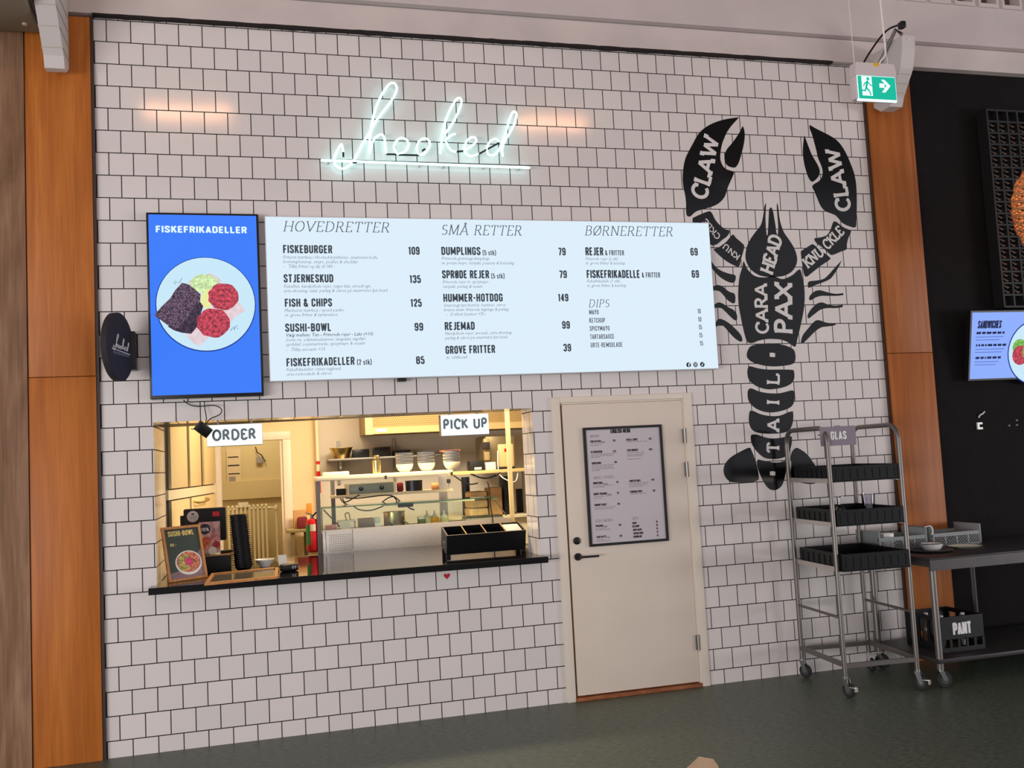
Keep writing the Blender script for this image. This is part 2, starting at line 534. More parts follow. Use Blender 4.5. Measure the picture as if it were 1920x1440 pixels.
def struct(o):
    o['kind'] = 'structure'
    return o


def dup(root, loc, rz=None, label=None, group=None):
    r = root.copy(); COL.objects.link(r); r.location = loc
    if rz is not None:
        r.rotation_euler = (0, 0, rz)
    if label:
        r['label'] = label
    if group:
        r['group'] = group
    for ch in list(root.children):
        c = ch.copy(); COL.objects.link(c); c.parent = r
        for g in ch.children:
            d = g.copy(); COL.objects.link(d); d.parent = c
    return r


# ------------------------------------------------------------------ lettering
_tc = {}


def text_geo(s, bold=0.0, res=3):
    k = (s, bold, res)
    if k in _tc:
        return _tc[k]
    cu = bpy.data.curves.new('t', 'FONT')
    cu.body = s; cu.size = 1.0; cu.resolution_u = res; cu.offset = bold
    ob = bpy.data.objects.new('t', cu)
    me = bpy.data.meshes.new_from_object(ob)
    vs = [tuple(v.co) for v in me.vertices]; fs = [tuple(p.vertices) for p in me.polygons]
    bpy.data.objects.remove(ob); bpy.data.curves.remove(cu); bpy.data.meshes.remove(me)
    _tc[k] = (vs, fs)
    return _tc[k]


CAPH = max(v[1] for v in text_geo('H', 0.0)[0])


def write(mb, s, place, width=None, cap=0.02, shear=0.0, bold=0.0, align='l', res=3, hcap=None):
    """place(u, v) -> 3D point; cap height in metres; fits the string to width if given"""
    vs, fs = text_geo(s, bold, res)
    if not vs:
        return 0
    x0 = min(v[0] for v in vs); x1 = max(v[0] for v in vs)
    sy = cap / CAPH
    sx = width / max(x1 - x0, 1e-6) if width else sy
    w = (x1 - x0) * sx
    off = {'l': 0, 'c': -w / 2, 'r': -w}[align]
    bv = [mb.bm.verts.new(place((v[0] - x0) * sx + off + shear * v[1] * sy, v[1] * sy)) for v in vs]
    for f in fs:
        try:
            ff = mb.bm.faces.new([bv[i] for i in f]); ff.material_index = mb.mi
        except ValueError:
            pass
    return w


def on_wall(px, py, Y):
    o = at(px, py, Y)
    return lambda u, v: (o.x + u, Y, o.z + v)


def write_px(mb, s, x0, y, x1, Y, cap_px, **kw):
    """a line from pixel x0 to x1 on the plane Y, baseline at pixel y"""
    a = at(x0, y, Y); b = at(x1, y, Y)
    c = a.z - at(x0, y + cap_px, Y).z
    write(mb, s, lambda u, v: (a.x + u, Y, a.z + v), width=b.x - a.x, cap=c, **kw)


def arc(cx, cy, rx_, ry_, a0, a1, n=10):
    return [(cx + rx_ * math.cos(math.radians(a0 + (a1 - a0) * i / n)), cy + ry_ * math.sin(math.radians(a0 + (a1 - a0) * i / n))) for i in range(n + 1)]


# stroke serif capitals in a 0..w x 0..1 box: (width, strokes, serif points)
SER = {
    'A': (.80, [[(.06, 0), (.40, 1)], [(.40, 1), (.74, 0)], [(.2, .34), (.6, .34)]], [(.06, 0), (.74, 0)]),
    'B': (.66, [[(.12, 0), (.12, 1)], [(.12, 1), (.34, 1)] + arc(.34, .77, .2, .23, 90, -90) + [(.12, .54)], [(.12, .54), (.36, .54)] + arc(.36, .27, .24, .27, 90, -90) + [(.12, 0)]], [(.12, 0), (.12, 1)]),
    'C': (.72, [arc(.42, .5, .34, .5, 48, 312, 16), [(.66, .70), (.66, .98)]], []),
    'D': (.78, [[(.12, 0), (.12, 1)], [(.12, 1), (.32, 1)] + arc(.32, .5, .38, .5, 90, -90, 14) + [(.12, 0)]], [(.12, 0), (.12, 1)]),
    'E': (.62, [[(.12, 0), (.12, 1)], [(.12, 1), (.54, 1)], [(.12, .52), (.44, .52)], [(.12, 0), (.56, 0)], [(.54, 1), (.54, .82)], [(.56, 0), (.56, .2)]], [(.12, 0), (.12, 1)]),
    'H': (.80, [[(.12, 0), (.12, 1)], [(.68, 0), (.68, 1)], [(.12, .5), (.68, .5)]], [(.12, 0), (.12, 1), (.68, 0), (.68, 1)]),
    'I': (.34, [[(.17, 0), (.17, 1)]], [(.17, 0), (.17, 1)]),
    'K': (.74, [[(.12, 0), (.12, 1)], [(.62, 1), (.14, .45)], [(.28, .58), (.66, 0)]], [(.12, 0), (.12, 1), (.62, 1), (.66, 0)]),
    'L': (.60, [[(.12, 0), (.12, 1)], [(.12, 0), (.54, 0)], [(.54, 0), (.54, .24)]], [(.12, 0), (.12, 1)]),
    'M': (.96, [[(.12, 0), (.14, 1)], [(.14, 1), (.48, .06)], [(.48, .06), (.82, 1)], [(.82, 1), (.84, 0)]], [(.12, 0), (.14, 1), (.82, 1), (.84, 0)]),
    'N': (.84, [[(.12, 0), (.12, 1)], [(.12, 1), (.70, 0)], [(.70, 0), (.70, 1)]], [(.12, 0), (.12, 1), (.70, 1)]),
    'O': (.80, [arc(.40, .5, .34, .5, 0, 360, 22)], []),
    'P': (.64, [[(.12, 0), (.12, 1)], [(.12, 1), (.34, 1)] + arc(.34, .74, .22, .26, 90, -90) + [(.12, .48)]], [(.12, 0), (.12, 1)]),
    'R': (.72, [[(.12, 0), (.12, 1)], [(.12, 1), (.34, 1)] + arc(.34, .75, .21, .25, 90, -90) + [(.12, .5)], [(.34, .5), (.64, 0)]], [(.12, 0), (.12, 1), (.64, 0)]),
    'S': (.60, [arc(.31, .745, .21, .245, 40, 270, 12) + arc(.31, .255, .23, .255, 90, -140, 12)[1:]], []),
    'T': (.70, [[(.35, 0), (.35, 1)], [(.06, 1), (.64, 1)], [(.06, 1), (.06, .80)], [(.64, 1), (.64, .80)]], [(.35, 0)]),
    'U': (.78, [[(.12, 1), (.12, .34)] + arc(.39, .30, .27, .30, 180, 360) + [(.66, 1)]], [(.12, 1), (.66, 1)]),
    'V': (.78, [[(.06, 1), (.39, 0)], [(.39, 0), (.72, 1)]], [(.06, 1), (.72, 1)]),
    'W': (1.1, [[(.06, 1), (.30, 0)], [(.30, 0), (.55, .92)], [(.55, .92), (.80, 0)], [(.80, 0), (1.04, 1)]], [(.06, 1), (1.04, 1)]),
    'X': (.76, [[(.08, 1), (.68, 0)], [(.68, 1), (.08, 0)]], [(.08, 1), (.68, 0), (.68, 1), (.08, 0)]),
    'Å': (.80, [[(.06, 0), (.40, 1)], [(.40, 1), (.74, 0)], [(.2, .34), (.6, .34)], arc(.40, 1.14, .08, .08, 0, 360, 10)], [(.06, 0), (.74, 0)]),
    'Ø': (.80, [arc(.40, .5, .34, .5, 0, 360, 22), [(.10, -.04), (.70, 1.04)]], []),
    '-': (.5, [[(.25, .1), (.25, .9)]], [(.25, .1), (.25, .9)]),
    ' ': (.36, [], []),
}


# condensed sans letters, same convention
_a, _b, _T, _B = .09, .37, .92, .08
_C = [(_b, .66), (_b, .82), (.29, _T), (.17, _T), (_a, .82), (_a, .18), (.17, _B), (.29, _B), (_b, .18)]
_O = [(.17, _T), (_a, .82), (_a, .18), (.17, _B), (.29, _B), (_b, .18), (_b, .82), (.29, _T), (.165, _T)]
SAN = {
    'A': (.48, [[(.08, 0), (.24, .96)], [(.24, .96), (.40, 0)], [(.15, .24), (.33, .24)]], []),
    'B': (.46, [[(_a, 0), (_a, 1)], [(_a, _T), (.26, _T), (.35, .83), (.35, .62), (.27, .52), (_a, .52)], [(.25, .52), (_b, .43), (_b, .17), (.27, _B), (_a, _B)]], []),
    'C': (.46, [_C + [(_b, .36)]], []),
    'D': (.46, [[(_a, 0), (_a, 1)], [(_a, _T), (.26, _T), (_b, .81), (_b, .19), (.26, _B), (_a, _B)]], []),
    'E': (.41, [[(_a, 0), (_a, 1)], [(_a, _T), (.36, _T)], [(_a, .5), (.33, .5)], [(_a, _B), (.36, _B)]], []),
    'F': (.40, [[(_a, 0), (_a, 1)], [(_a, _T), (.36, _T)], [(_a, .5), (.33, .5)]], []),
    'G': (.46, [_C + [(_b, .47), (.24, .47)]], []),
    'H': (.46, [[(_a, 0), (_a, 1)], [(_b, 0), (_b, 1)], [(_a, .5), (_b, .5)]], []),
    'I': (.18, [[(_a, 0), (_a, 1)]], []),
    'J': (.36, [[(.27, 1), (.27, .18), (.19, _B), (.06, _B)]], []),
    'K': (.46, [[(_a, 0), (_a, 1)], [(.39, 1), (.12, .42)], [(.20, .58), (.40, 0)]], []),
    'L': (.39, [[(_a, 0), (_a, 1)], [(_a, _B), (.35, _B)]], []),
    'M': (.60, [[(_a, 0), (_a, 1)], [(_a, .96), (.30, .2)], [(.30, .2), (.51, .96)], [(.51, 0), (.51, 1)]], []),
    'N': (.48, [[(_a, 0), (_a, 1)], [(_a, .96), (.39, .04)], [(.39, 0), (.39, 1)]], []),
    'O': (.46, [_O], []),
    'P': (.44, [[(_a, 0), (_a, 1)], [(_a, _T), (.27, _T), (.36, .83), (.36, .54), (.27, .44), (_a, .44)]], []),
    'R': (.46, [[(_a, 0), (_a, 1)], [(_a, _T), (.27, _T), (.36, .83), (.36, .58), (.27, .48), (_a, .48)], [(.26, .48), (.38, 0)]], []),
    'S': (.45, [[(.36, .70), (.36, .83), (.28, _T), (.17, _T), (_a, .83), (_a, .66), (.36, .36), (.36, .17), (.28, _B), (.17, _B), (_a, .17), (_a, .32)]], []),
    'T': (.42, [[(.21, 0), (.21, 1)], [(.02, _T), (.40, _T)]], []),
    'U': (.46, [[(_a, 1), (_a, .18), (.17, _B), (.29, _B), (_b, .18), (_b, 1)]], []),
    'V': (.46, [[(.07, 1), (.23, .03)], [(.23, .03), (.39, 1)]], []),
    'W': (.66, [[(.07, 1), (.20, .03)], [(.20, .03), (.33, .95)], [(.33, .95), (.46, .03)], [(.46, .03), (.59, 1)]], []),
    'X': (.46, [[(.07, 1), (.39, 0)], [(.39, 1), (.07, 0)]], []),
    'Y': (.44, [[(.06, 1), (.22, .42)], [(.38, 1), (.22, .42)], [(.22, .46), (.22, 0)]], []),
    'Å': (.48, [[(.08, 0), (.24, .96)], [(.24, .96), (.40, 0)], [(.15, .24), (.33, .24)]], []),
    'Ø': (.46, [_O, [(.08, .06), (.38, .94)]], []),
    '&': (.52, [[(.44, 0), (.13, .70), (.13, .84), (.20, _T), (.28, .84), (.28, .70), (_a, .38), (_a, .18), (.17, _B), (.28, _B), (.42, .40)]], []),
    '-': (.30, [[(.04, .46), (.26, .46)]], []),
    '(': (.26, [[(.22, 1.05), (.10, .8), (.10, .15), (.22, -.12)]], []),
    ')': (.26, [[(.04, 1.05), (.16, .8), (.16, .15), (.04, -.12)]], []),
    ' ': (.20, [], []),
    '%': (.6, [[(.48, 1), (.12, 0)], [(.08, .92), (.2, .92), (.2, .62), (.08, .62), (.08, .92)], [(.40, .38), (.52, .38), (.52, .08), (.40, .08), (.40, .38)]], []),
    '.': (.16, [[(.08, 0), (.08, .15)]], []), ',': (.16, [[(.08, .1), (.05, -.1)]], []),
    '0': (.46, [_O], []),
    '1': (.32, [[(.20, 0), (.20, 1)], [(.20, .90), (.07, .80)]], []),
    '2': (.45, [[(_a, .68), (_a, .83), (.17, _T), (.28, _T), (.36, .83), (.36, .62), (_a, .10)], [(_a, _B), (.38, _B)]], []),
    '3': (.45, [[(_a, .72), (_a, .83), (.17, _T), (.28, _T), (.36, .83), (.36, .62), (.27, .53), (.20, .53)], [(.27, .53), (.36, .43), (.36, .17), (.28, _B), (.17, _B), (_a, .17), (_a, .30)]], []),
    '4': (.46, [[(.30, 0), (.30, 1)], [(.30, .98), (.06, .30)], [(.06, .26), (.42, .26)]], []),
    '5': (.45, [[(.36, _T), (_a, _T)], [(_a, _T), (_a, .52)], [(_a, .54), (.27, .60), (.36, .50), (.36, .17), (.28, _B), (.17, _B), (_a, .17), (_a, .30)]], []),
    '6': (.46, [[(.36, .74), (.36, .83), (.29, _T), (.17, _T), (_a, .82), (_a, .18), (.17, _B), (.29, _B), (_b, .18), (_b, .46), (.29, .56), (.17, .56), (_a, .48)]], []),
    '7': (.42, [[(.04, _T), (.38, _T)], [(.37, .92), (.18, 0)]], []),
    '8': (.46, [[(.17, _T), (_a, .83), (_a, .62), (.17, .53), (.29, .53), (.36, .62), (.36, .83), (.29, _T), (.165, _T)], [(.17, .53), (_a, .43), (_a, .17), (.17, _B), (.29, _B), (_b, .17), (_b, .43), (.29, .53)]], []),
    '9': (.46, [[(_a, .28), (_a, .17), (.17, _B), (.29, _B), (_b, .18), (_b, .82), (.29, _T), (.17, _T), (_a, .82), (_a, .54), (.17, .44), (.29, .44), (_b, .52)]], []),
    's': (.36, [[(.29, .52), (.22, .62), (.13, .62), (.07, .54), (.07, .46), (.29, .22), (.29, .14), (.22, .06), (.13, .06), (.06, .16)]], []),
    't': (.30, [[(.13, .88), (.13, .14), (.18, .07), (.26, .07)], [(.03, .64), (.26, .64)]], []),
    'k': (.40, [[(.08, 0), (.08, 1)], [(.33, .68), (.11, .30)], [(.18, .40), (.34, 0)]], []),
    'p': (.40, [[(.08, -.26), (.08, .68)], [(.08, .62), (.24, .62), (.32, .52), (.32, .16), (.24, .06), (.08, .06)]], []),
    'c': (.36, [[(.30, .46), (.22, .62), (.14, .62), (.07, .52), (.07, .16), (.14, .06), (.22, .06), (.30, .2)]], []),
}


def stroke_word(mb, s, place, width, cap, thick, serif, gap=0.06, shear=0.0, thin=1.0, flare=1.0, font=None):
    """capitals drawn as strokes; thick, serif in cap heights"""
    SER = font or globals()['SER']
    kk = [0]
    tot = sum(SER[c][0] for c in s) + gap * (len(s) - 1)
    sx = width / tot
    asp = cap / sx                       # x stretch compensation
    x = 0.0

    def P(u, v):
        return place(u * sx + shear * v * cap, v * cap)

    def quad(a, b, c, d):
        kk[0] = (kk[0] + 1) % 24                     # overlapping strokes lie a hair apart
        o = Vector((0, -1.4e-5 * kk[0], 0))
        mb.poly([Vector(P(*q)) + o for q in (a, b, c, d)])

    for ch in s:
        w, strokes, sers = SER[ch]
        for st in strokes:
            pts = [(p[0] + x, p[1]) for p in st]
            for i in range(len(pts) - 1):
                (ax, ay), (bx, by) = pts[i], pts[i + 1]
                dx, dy = (bx - ax) / asp, by - ay
                ln = math.hypot(dx, dy) or 1e-6
                horiz = abs(dy) < abs(dx) * 0.6
                t = thick * (thin if horiz else 1.0) / 2
                ex, ey = dx / ln, dy / ln
                nx, ny = -ey * t * asp, ex * t
                o1 = t * 0.7 if i > 0 else 0.0; o2 = t * 0.7 if i < len(pts) - 2 else 0.0
                oa = (ax - ex * o1 * asp, ay - ey * o1); ob = (bx + ex * o2 * asp, by + ey * o2)
                quad((oa[0] + nx, oa[1] + ny), (oa[0] - nx, oa[1] - ny), (ob[0] - nx, ob[1] - ny), (ob[0] + nx, ob[1] + ny))
        for (ux, uy) in (sers if serif else ()):
            h = thick * 0.5 * flare; hw = serif * asp
            ux += x
            sgn = 1 if uy > 0.5 else -1
            quad((ux - hw, uy + sgn * h * 0.6), (ux - hw, uy - sgn * h * 0.3), (ux + hw, uy - sgn * h * 0.3), (ux + hw, uy + sgn * h * 0.6))
            quad((ux - hw, uy), (ux + hw, uy), (ux + thick * asp / 2, uy - sgn * h * 2.2), (ux - thick * asp / 2, uy - sgn * h * 2.2))
        x += w + gap


def outline(pts, k=3):
    """closed smooth outline that keeps its sharp corners"""
    pts = [Vector(p) for p in pts]; n = len(pts); out = []
    cor = []
    for i in range(n):
        a = pts[i - 1] - pts[i]; b = pts[(i + 1) % n] - pts[i]
        cor.append(a.angle(b) < math.radians(112))
    for i in range(n):
        p1 = pts[i]; p2 = pts[(i + 1) % n]
        p0 = p1 if cor[i] else pts[i - 1]
        p3 = p2 if cor[(i + 1) % n] else pts[(i + 2) % n]
        for j in range(k):
            t = j / k
            out.append(0.5 * ((2 * p1) + (-p0 + p2) * t + (2 * p0 - 5 * p1 + 4 * p2 - p3) * t * t + (-p0 + 3 * p1 - 3 * p2 + p3) * t ** 3))
    return out


def catmull(pts, k=6, closed=False):
    pts = [Vector(p) for p in pts]
    n = len(pts); out = []
    rng = range(n) if closed else range(n - 1)
    for i in rng:
        p0 = pts[i - 1] if (closed or i > 0) else pts[0]
        p1 = pts[i]; p2 = pts[(i + 1) % n]
        p3 = pts[(i + 2) % n] if (closed or i + 2 < n) else pts[-1]
        for j in range(k):
            t = j / k
            out.append(0.5 * ((2 * p1) + (-p0 + p2) * t + (2 * p0 - 5 * p1 + 4 * p2 - p3) * t * t + (-p0 + 3 * p1 - 3 * p2 + p3) * t ** 3))
    if not closed:
        out.append(pts[-1])
    return out


# =================================================================== THE SETTING
WT = 0.28            # wall thickness
OX0, OX1, OZ0, OZ1 = 0.31, 2.843, 1.03, 2.067     # serving hatch
DX0, DX1, DZ1 = 3.01, 4.055, 2.118                # doorway
WX0, WX1, WTOP = -0.003, 5.765, 4.738
mb = MB()
mb.box(WX0, OX0, 0, WT, 0, WTOP)
mb.box(OX0, OX1, 0, WT, 0, OZ0 - 0.02)
mb.box(OX0, OX1, 0, WT, OZ1, WTOP)
mb.box(OX1, DX0, 0, WT, 0, WTOP)
mb.box(DX0, DX1, 0, WT, DZ1, WTOP)
mb.box(DX1, WX1, 0, WT, 0, WTOP)
struct(mb.build('wall_front', M_tile, smooth=0))
mb = MB()                                           # deeper jamb and lintel inside the hatch
mb.box(0.06, OX0, WT, 0.74, OZ0, 2.3)
struct(mb.build('wall_hatch', M_tile, smooth=0))
mb = MB()
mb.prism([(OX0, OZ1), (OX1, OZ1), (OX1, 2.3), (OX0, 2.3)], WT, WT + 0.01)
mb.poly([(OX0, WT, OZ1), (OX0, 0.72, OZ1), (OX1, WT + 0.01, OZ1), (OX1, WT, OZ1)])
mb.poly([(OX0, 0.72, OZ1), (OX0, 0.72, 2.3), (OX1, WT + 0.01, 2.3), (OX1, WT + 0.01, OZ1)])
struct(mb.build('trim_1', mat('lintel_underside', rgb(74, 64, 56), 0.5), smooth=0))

mb = MB(); mb.box(-5, 14, -12, 0.28, 7.05, 7.15)
struct(mb.build('ceiling_hall', mat('hall_ceiling_boards', rgb(120, 112, 108), 0.8), smooth=0))
mb = MB(); mb.box(-5, 14, -9, 0.30, -0.1, 0)
struct(mb.build('floor', M_floor, smooth=0))

mb = MB(); mb.box(-0.412, -0.022, -0.03, 0.25, 0, 2.372, bev=0.002); mb.box(-0.412, -0.022, -0.03, 0.25, 2.376, 4.725, bev=0.002)
struct(mb.build('wall_left', M_wood))
mb = MB(); mb.box(-0.022, WX0, -0.022, 0.2, 0, 4.735)
struct(mb.build('trim_2', mat('brown_edge_profile', rgb(58, 42, 38), 0.4), smooth=0))
mb = MB(); mb.box(-2.5, -0.416, -0.04, 0.25, 0, 4.66)
struct(mb.build('wall_far_left', M_grey_wood, smooth=0))
mb = MB(); mb.box(WX1 + 0.012, 6.185, -0.05, 0.25, 0, 2.386, bev=0.002); mb.box(WX1 + 0.012, 6.185, -0.05, 0.25, 2.39, 4.75, bev=0.002)
struct(mb.build('wall_right', M_woodR))
mb = MB(); mb.box(WX1, WX1 + 0.012, -0.03, 0.2, 0, 4.738)
struct(mb.build('trim_3', mat('dark_corner_bead', rgb(66, 42, 30), 0.5), smooth=0))  # dark brown strip between the tiles and the right wood panel
mb = MB(); mb.box(6.185, 11, 0.02, 0.25, 0, 4.76)
struct(mb.build('wall_far_right', M_dark_wall, smooth=0))

mb = MB(); mb.box(-2.5, 11, -0.05, 0.3, 4.745, 4.93)
struct(mb.build('trim_4', M_plaster, smooth=0))
# ragged black seam between tiles and fascia
mb = MB()
top = []; bot = []
x = WX0
while x < WX1 - 0.25:
    top.append((x, -0.052, 4.747 + random.uniform(0.0, 0.004))); bot.append((x, -0.052, 4.7385 - random.uniform(-0.002, 0.005)))
    x += random.uniform(0.03, 0.09)
for i in range(len(top) - 1):
    mb.poly([bot[i], bot[i + 1], top[i + 1], top[i]])
    mb.poly([bot[i], (bot[i][0], 0, bot[i][2]), (bot[i + 1][0], 0, bot[i + 1][2]), bot[i + 1]])
struct(mb.build('trim_5', M_black_seam, smooth=0))

# upper wall with a row of small square windows
UY = -0.11
niches = [(1566, 1596, 2.0), (1610, 1640, 3.0), (1654, 1683, 4.7), (1699, 1730, 6.0), (1745, 1773, 8.6), (1791.6, 1819, 11.6), (1836.6, 1863, 15.0), (1881.6, 1907, 18.6)]
nz0 = 5.30
nx = [(at(a, y, UY).x, at(b, y, UY).x) for a, b, y in niches]
pitch = (nx[-1][0] - nx[2][0]) / 5.0
nx = [(nx[2][0] + pitch * i, nx[2][0] + pitch * i + 0.155) for i in range(0, 10)]
mb = MB()
mb.box(-2.5, 11, UY, 0.3, 4.935, nz0)
mb.box(-2.5, 11, UY, 0.3, 5.52, 7.05)
xs = [-2.5] + [v for ab in nx for v in ab] + [11]
for i in range(0, len(xs), 2):
    mb.box(xs[i], xs[i + 1], UY, 0.3, nz0, 5.52)
struct(mb.build('wall_upper', M_beam, smooth=0))
for i, (a, b) in enumerate(nx):
    mb = MB()
    f = 0.02
    mb.box(a - f, b + f, UY - 0.018, UY, nz0 - f - 0.012, nz0)
    mb.box(a - f, a, UY - 0.018, UY, nz0, 5.54); mb.box(b, b + f, UY - 0.018, UY, nz0, 5.54)
    w = struct(mb.build('window_%d' % (i + 1), M_plaster))
    mb = MB(); mb.box(a, b, -0.02, -0.015, nz0, 5.52)
    mb.build('pane', M_dark_pane, w, smooth=0)

# ------------------------------------------------------------------ kitchen shell
KY = 3.2
mb = MB(); mb.box(0.05, 0.58, KY, KY + 0.1, 0, 2.8); mb.box(1.19, 1.53, KY, KY + 0.1, 0, 2.8); mb.box(0.58, 1.19, KY, KY + 0.1, 2.02, 2.8)
struct(mb.build('wall_kitchen_back', M_kwall, smooth=0))
mb = MB(); mb.box(1.53, 5.0, KY - 0.02, KY + 0.1, 0, 2.8)
for xx in (2.28, 2.86):
    mb.box(xx, xx + 0.012, KY - 0.026, KY - 0.02, 0, 2.8)
struct(mb.build('wall_kitchen_board', M_kwall_grey, smooth=0))
mb = MB(); mb.box(-0.05, 0.05, 0.74, 5.0, 0, 2.8)
struct(mb.build('wall_kitchen_left', M_kwall, smooth=0))
mb = MB(); mb.box(4.6, 4.7, WT, 3.3, 0, 2.8)
struct(mb.build('wall_kitchen_right', M_kwall_grey, smooth=0))
mb = MB(); mb.box(-0.1, 4.7, WT, 5.0, 2.75, 2.85)
struct(mb.build('ceiling', M_kceil, smooth=0))
mb = MB(); mb.box(-0.1, 4.7, 0.305, 5.0, -0.08, 0.0)
struct(mb.build('floor_kitchen', M_kfloor, smooth=0))
mb = MB(); mb.box(-0.05, 2.0, 4.7, 4.8, 0, 2.8)
mb.box(0.1, 2.0, 4.66, 4.7, 1.42, 1.62)
struct(mb.build('wall_back_room', M_khaki, smooth=0))
mb = MB(); mb.box(1.9, 2.0, 3.3, 4.8, 0, 2.8)
struct(mb.build('wall_back_room_right', M_khaki, smooth=0))
mb = MB()
for a, b in ((0.50, 0.58), (1.19, 1.27)):
    mb.box(a, b, KY - 0.025, KY, 0, 2.0195, bev=0.004)
mb.box(0.50, 1.27, KY - 0.025, KY, 2.02, 2.10, bev=0.004)
mb.box(1.165, 1.19, KY, KY + 0.1, 0, 2.02); mb.box(0.58, 0.605, KY, KY + 0.1, 0, 2.02)
d2 = struct(mb.build('door_2', M_casing))

# ------------------------------------------------------------------ door with casing
door = bpy.data.objects.new('door_1', None); COL.objects.link(door); door.location = (3.53, 0, 0); struct(door)
mb = MB()
mb.box(2.985, 3.048, -0.022, 0.12, 0, 2.135, bev=0.003)
mb.box(4.012, 4.075, -0.022, 0.12, 0, 2.135, bev=0.003)
mb.box(3.048, 4.012, -0.022, 0.12, 2.095, 2.135, bev=0.003)
mb.box(3.048, 3.06, 0.012, 0.12, 0, 2.095); mb.box(4.0, 4.012, -0.006, 0.12, 0, 2.095); mb.box(3.06, 4.0, 0.0, 0.12, 2.084, 2.095)
mb.build('door_frame', M_casing, door)
mb = MB(); mb.box(3.066, 3.998, -0.010, 0.035, 0.036, 2.081, bev=0.003)
mb.build('door_leaf', M_door, door)
mb = MB(); mb.box(3.06, 3.066, 0.0, 0.03, 0.03, 2.08)
mb.build('seal_gap', mat('amber_lit_seal', rgb(120, 92, 50), 0.7), door)  # amber strip paints the warm light showing through the door gap
mb = MB(); mb.box(3.05, 4.01, -0.03, 0.1, 0.0, 0.026, bev=0.004)
mb.build('threshold', M_threshold, door)
mb = MB()
h = at(1083, 1044, -0.01)
mb.lathe([(0, 0), (0.026, 0), (0.026, 0.012), (0.022, 0.016), (0, 0.016)], n=24, M=Matrix.Translation((h.x, -0.010, h.z)) @ Matrix.Rotation(PI / 2, 4, 'X'))
hd = mb.build('door_handle', M_black, door)
mb = MB(); mb.tube([(h.x, -0.02, h.z), (h.x, -0.06, h.z), (h.x + 0.012, -0.066, h.z), (h.x + 0.14, -0.066, h.z)], 0.0075, 10)
mb.build('lever', M_black, hd)
k = at(1081, 1014, -0.01)
mb = MB(); mb.lathe([(0, 0), (0.026, 0), (0.026, 0.012), (0.012, 0.016), (0.012, 0.018), (0, 0.018)], n=24, M=Matrix.Translation((k.x, -0.010, k.z)) @ Matrix.Rotation(PI / 2, 4, 'X'))
mb.build('lock_cylinder', M_black, door)
for (px, py) in ((1283.5, 880), (1285, 817), (1306, 1205)):
    hp = at(px, py, -0.02)
    mb = MB(); mb.tube([(4.0, -0.026, hp.z - 0.055), (4.0, -0.026, hp.z + 0.055)], 0.009, 10)
    mb.box(3.985, 4.0, -0.024, -0.012, hp.z - 0.05, hp.z + 0.05)
    mb.build('hinge', M_steel_dull, door)

# =================================================================== WALL THINGS
# ---- lit menu board
Y0 = -0.085
p1 = at(497, 404, Y0); p2 = at(1335, 418, Y0); p3 = at(1343, 692, Y0); p4 = at(505, 715, Y0)
bx0 = (p1.x + p4.x) / 2; bx1 = (p2.x + p3.x) / 2; bz1 = (p1.z + p2.z) / 2; bz0 = (p3.z + p4.z) / 2
menu = thing('menu_board', 'long white backlit menu board with three columns of dishes and prices', 'menu board', ((bx0 + bx1) / 2, 0, bz0))
mb = MB(); mb.box(bx0, bx1, Y0 + 0.004, -0.012, bz0, bz1, bev=0.004)
mb.build('case', M_case_white, menu)
mb = MB(); mb.box(bx0 + 0.006, bx1 - 0.006, Y0, Y0 + 0.006, bz0 + 0.006, bz1 - 0.006)
mb.build('lit_face', M_light_panel, menu)
TY = Y0 - 0.0012
S4 = 4.236; S5 = 3.4286


def c4(x, y): return 490 + x / S4, 390 + y / S4
def c5(x, y): return 800 + x / S5, 390 + y / S5


def line(name, par, m_, cf, s, x0, y, x1, cap, style='fine', thick=0.195, **kw):
    """one printed line: baseline from (x0, y) to x1 in a crop of the photo"""
    a = cf(x0, y); b = cf(x1, y); c = cf(x0, y - cap)
    A = at(a[0], a[1], TY); B = at(b[0], b[1], TY); cp = at(c[0], c[1], TY).z - A.z
    pl = lambda u, v: (A.x + u, TY, A.z + v)
    mb = MB()
    if style == 'sans':
        stroke_word(mb, s, pl, B.x - A.x, cp, thick, 0, gap=0.075, font=SAN)
    elif style == 'serif':
        stroke_word(mb, s, pl, B.x - A.x - cp * 0.2, cp, 0.085, 0.14, gap=0.10, shear=0.22, thin=0.6, flare=0.6)
    else:
        write(mb, s, pl, width=B.x - A.x, cap=cp, **kw)
    return mb.build(name, m_, par, smooth=0)


face = [o for o in menu.children if o.name.startswith('lit_face')][0]
for cf, s, x0, y, x1, cap in ((c4, 'HOVEDRETTER', 172, 184, 1030, 80), (c5, 'SMÅ RETTER', 90, 171, 620, 63), (c5, 'BØRNERETTER', 1016, 175, 1592, 60), (c5, 'DIPS', 1041, 638, 1182, 49)):
    line('heading', face, M_menu_print, cf, s, x0, y, x1, cap, 'serif')
for s, x0, y, x1 in (('FISKEBURGER', 173, 358, 565), ('STJERNESKUD', 178, 591, 573), ('FISH & CHIPS', 187, 785, 563), ('SUSHI-BOWL', 190, 983, 556), ('FISKEFRIKADELLER', 200, 1258, 743)):
    line('dish_name', face, M_menu_print, c4, s, x0, y, x1, 64, 'sans')
line('serving_size', face, M_menu_print, c4, '(2 stk)', 760, 1246, 878, 44, 'sans', 0.15)
for s, x0, y, x1 in (('109', 1168, 370, 1258), ('135', 1177, 596, 1268), ('125', 1185, 785, 1275), ('99', 1218, 975, 1287), ('85', 1230, 1240, 1298)):
    line('price', face, M_menu_print, c4, s, x0, y, x1, 62, 'sans')
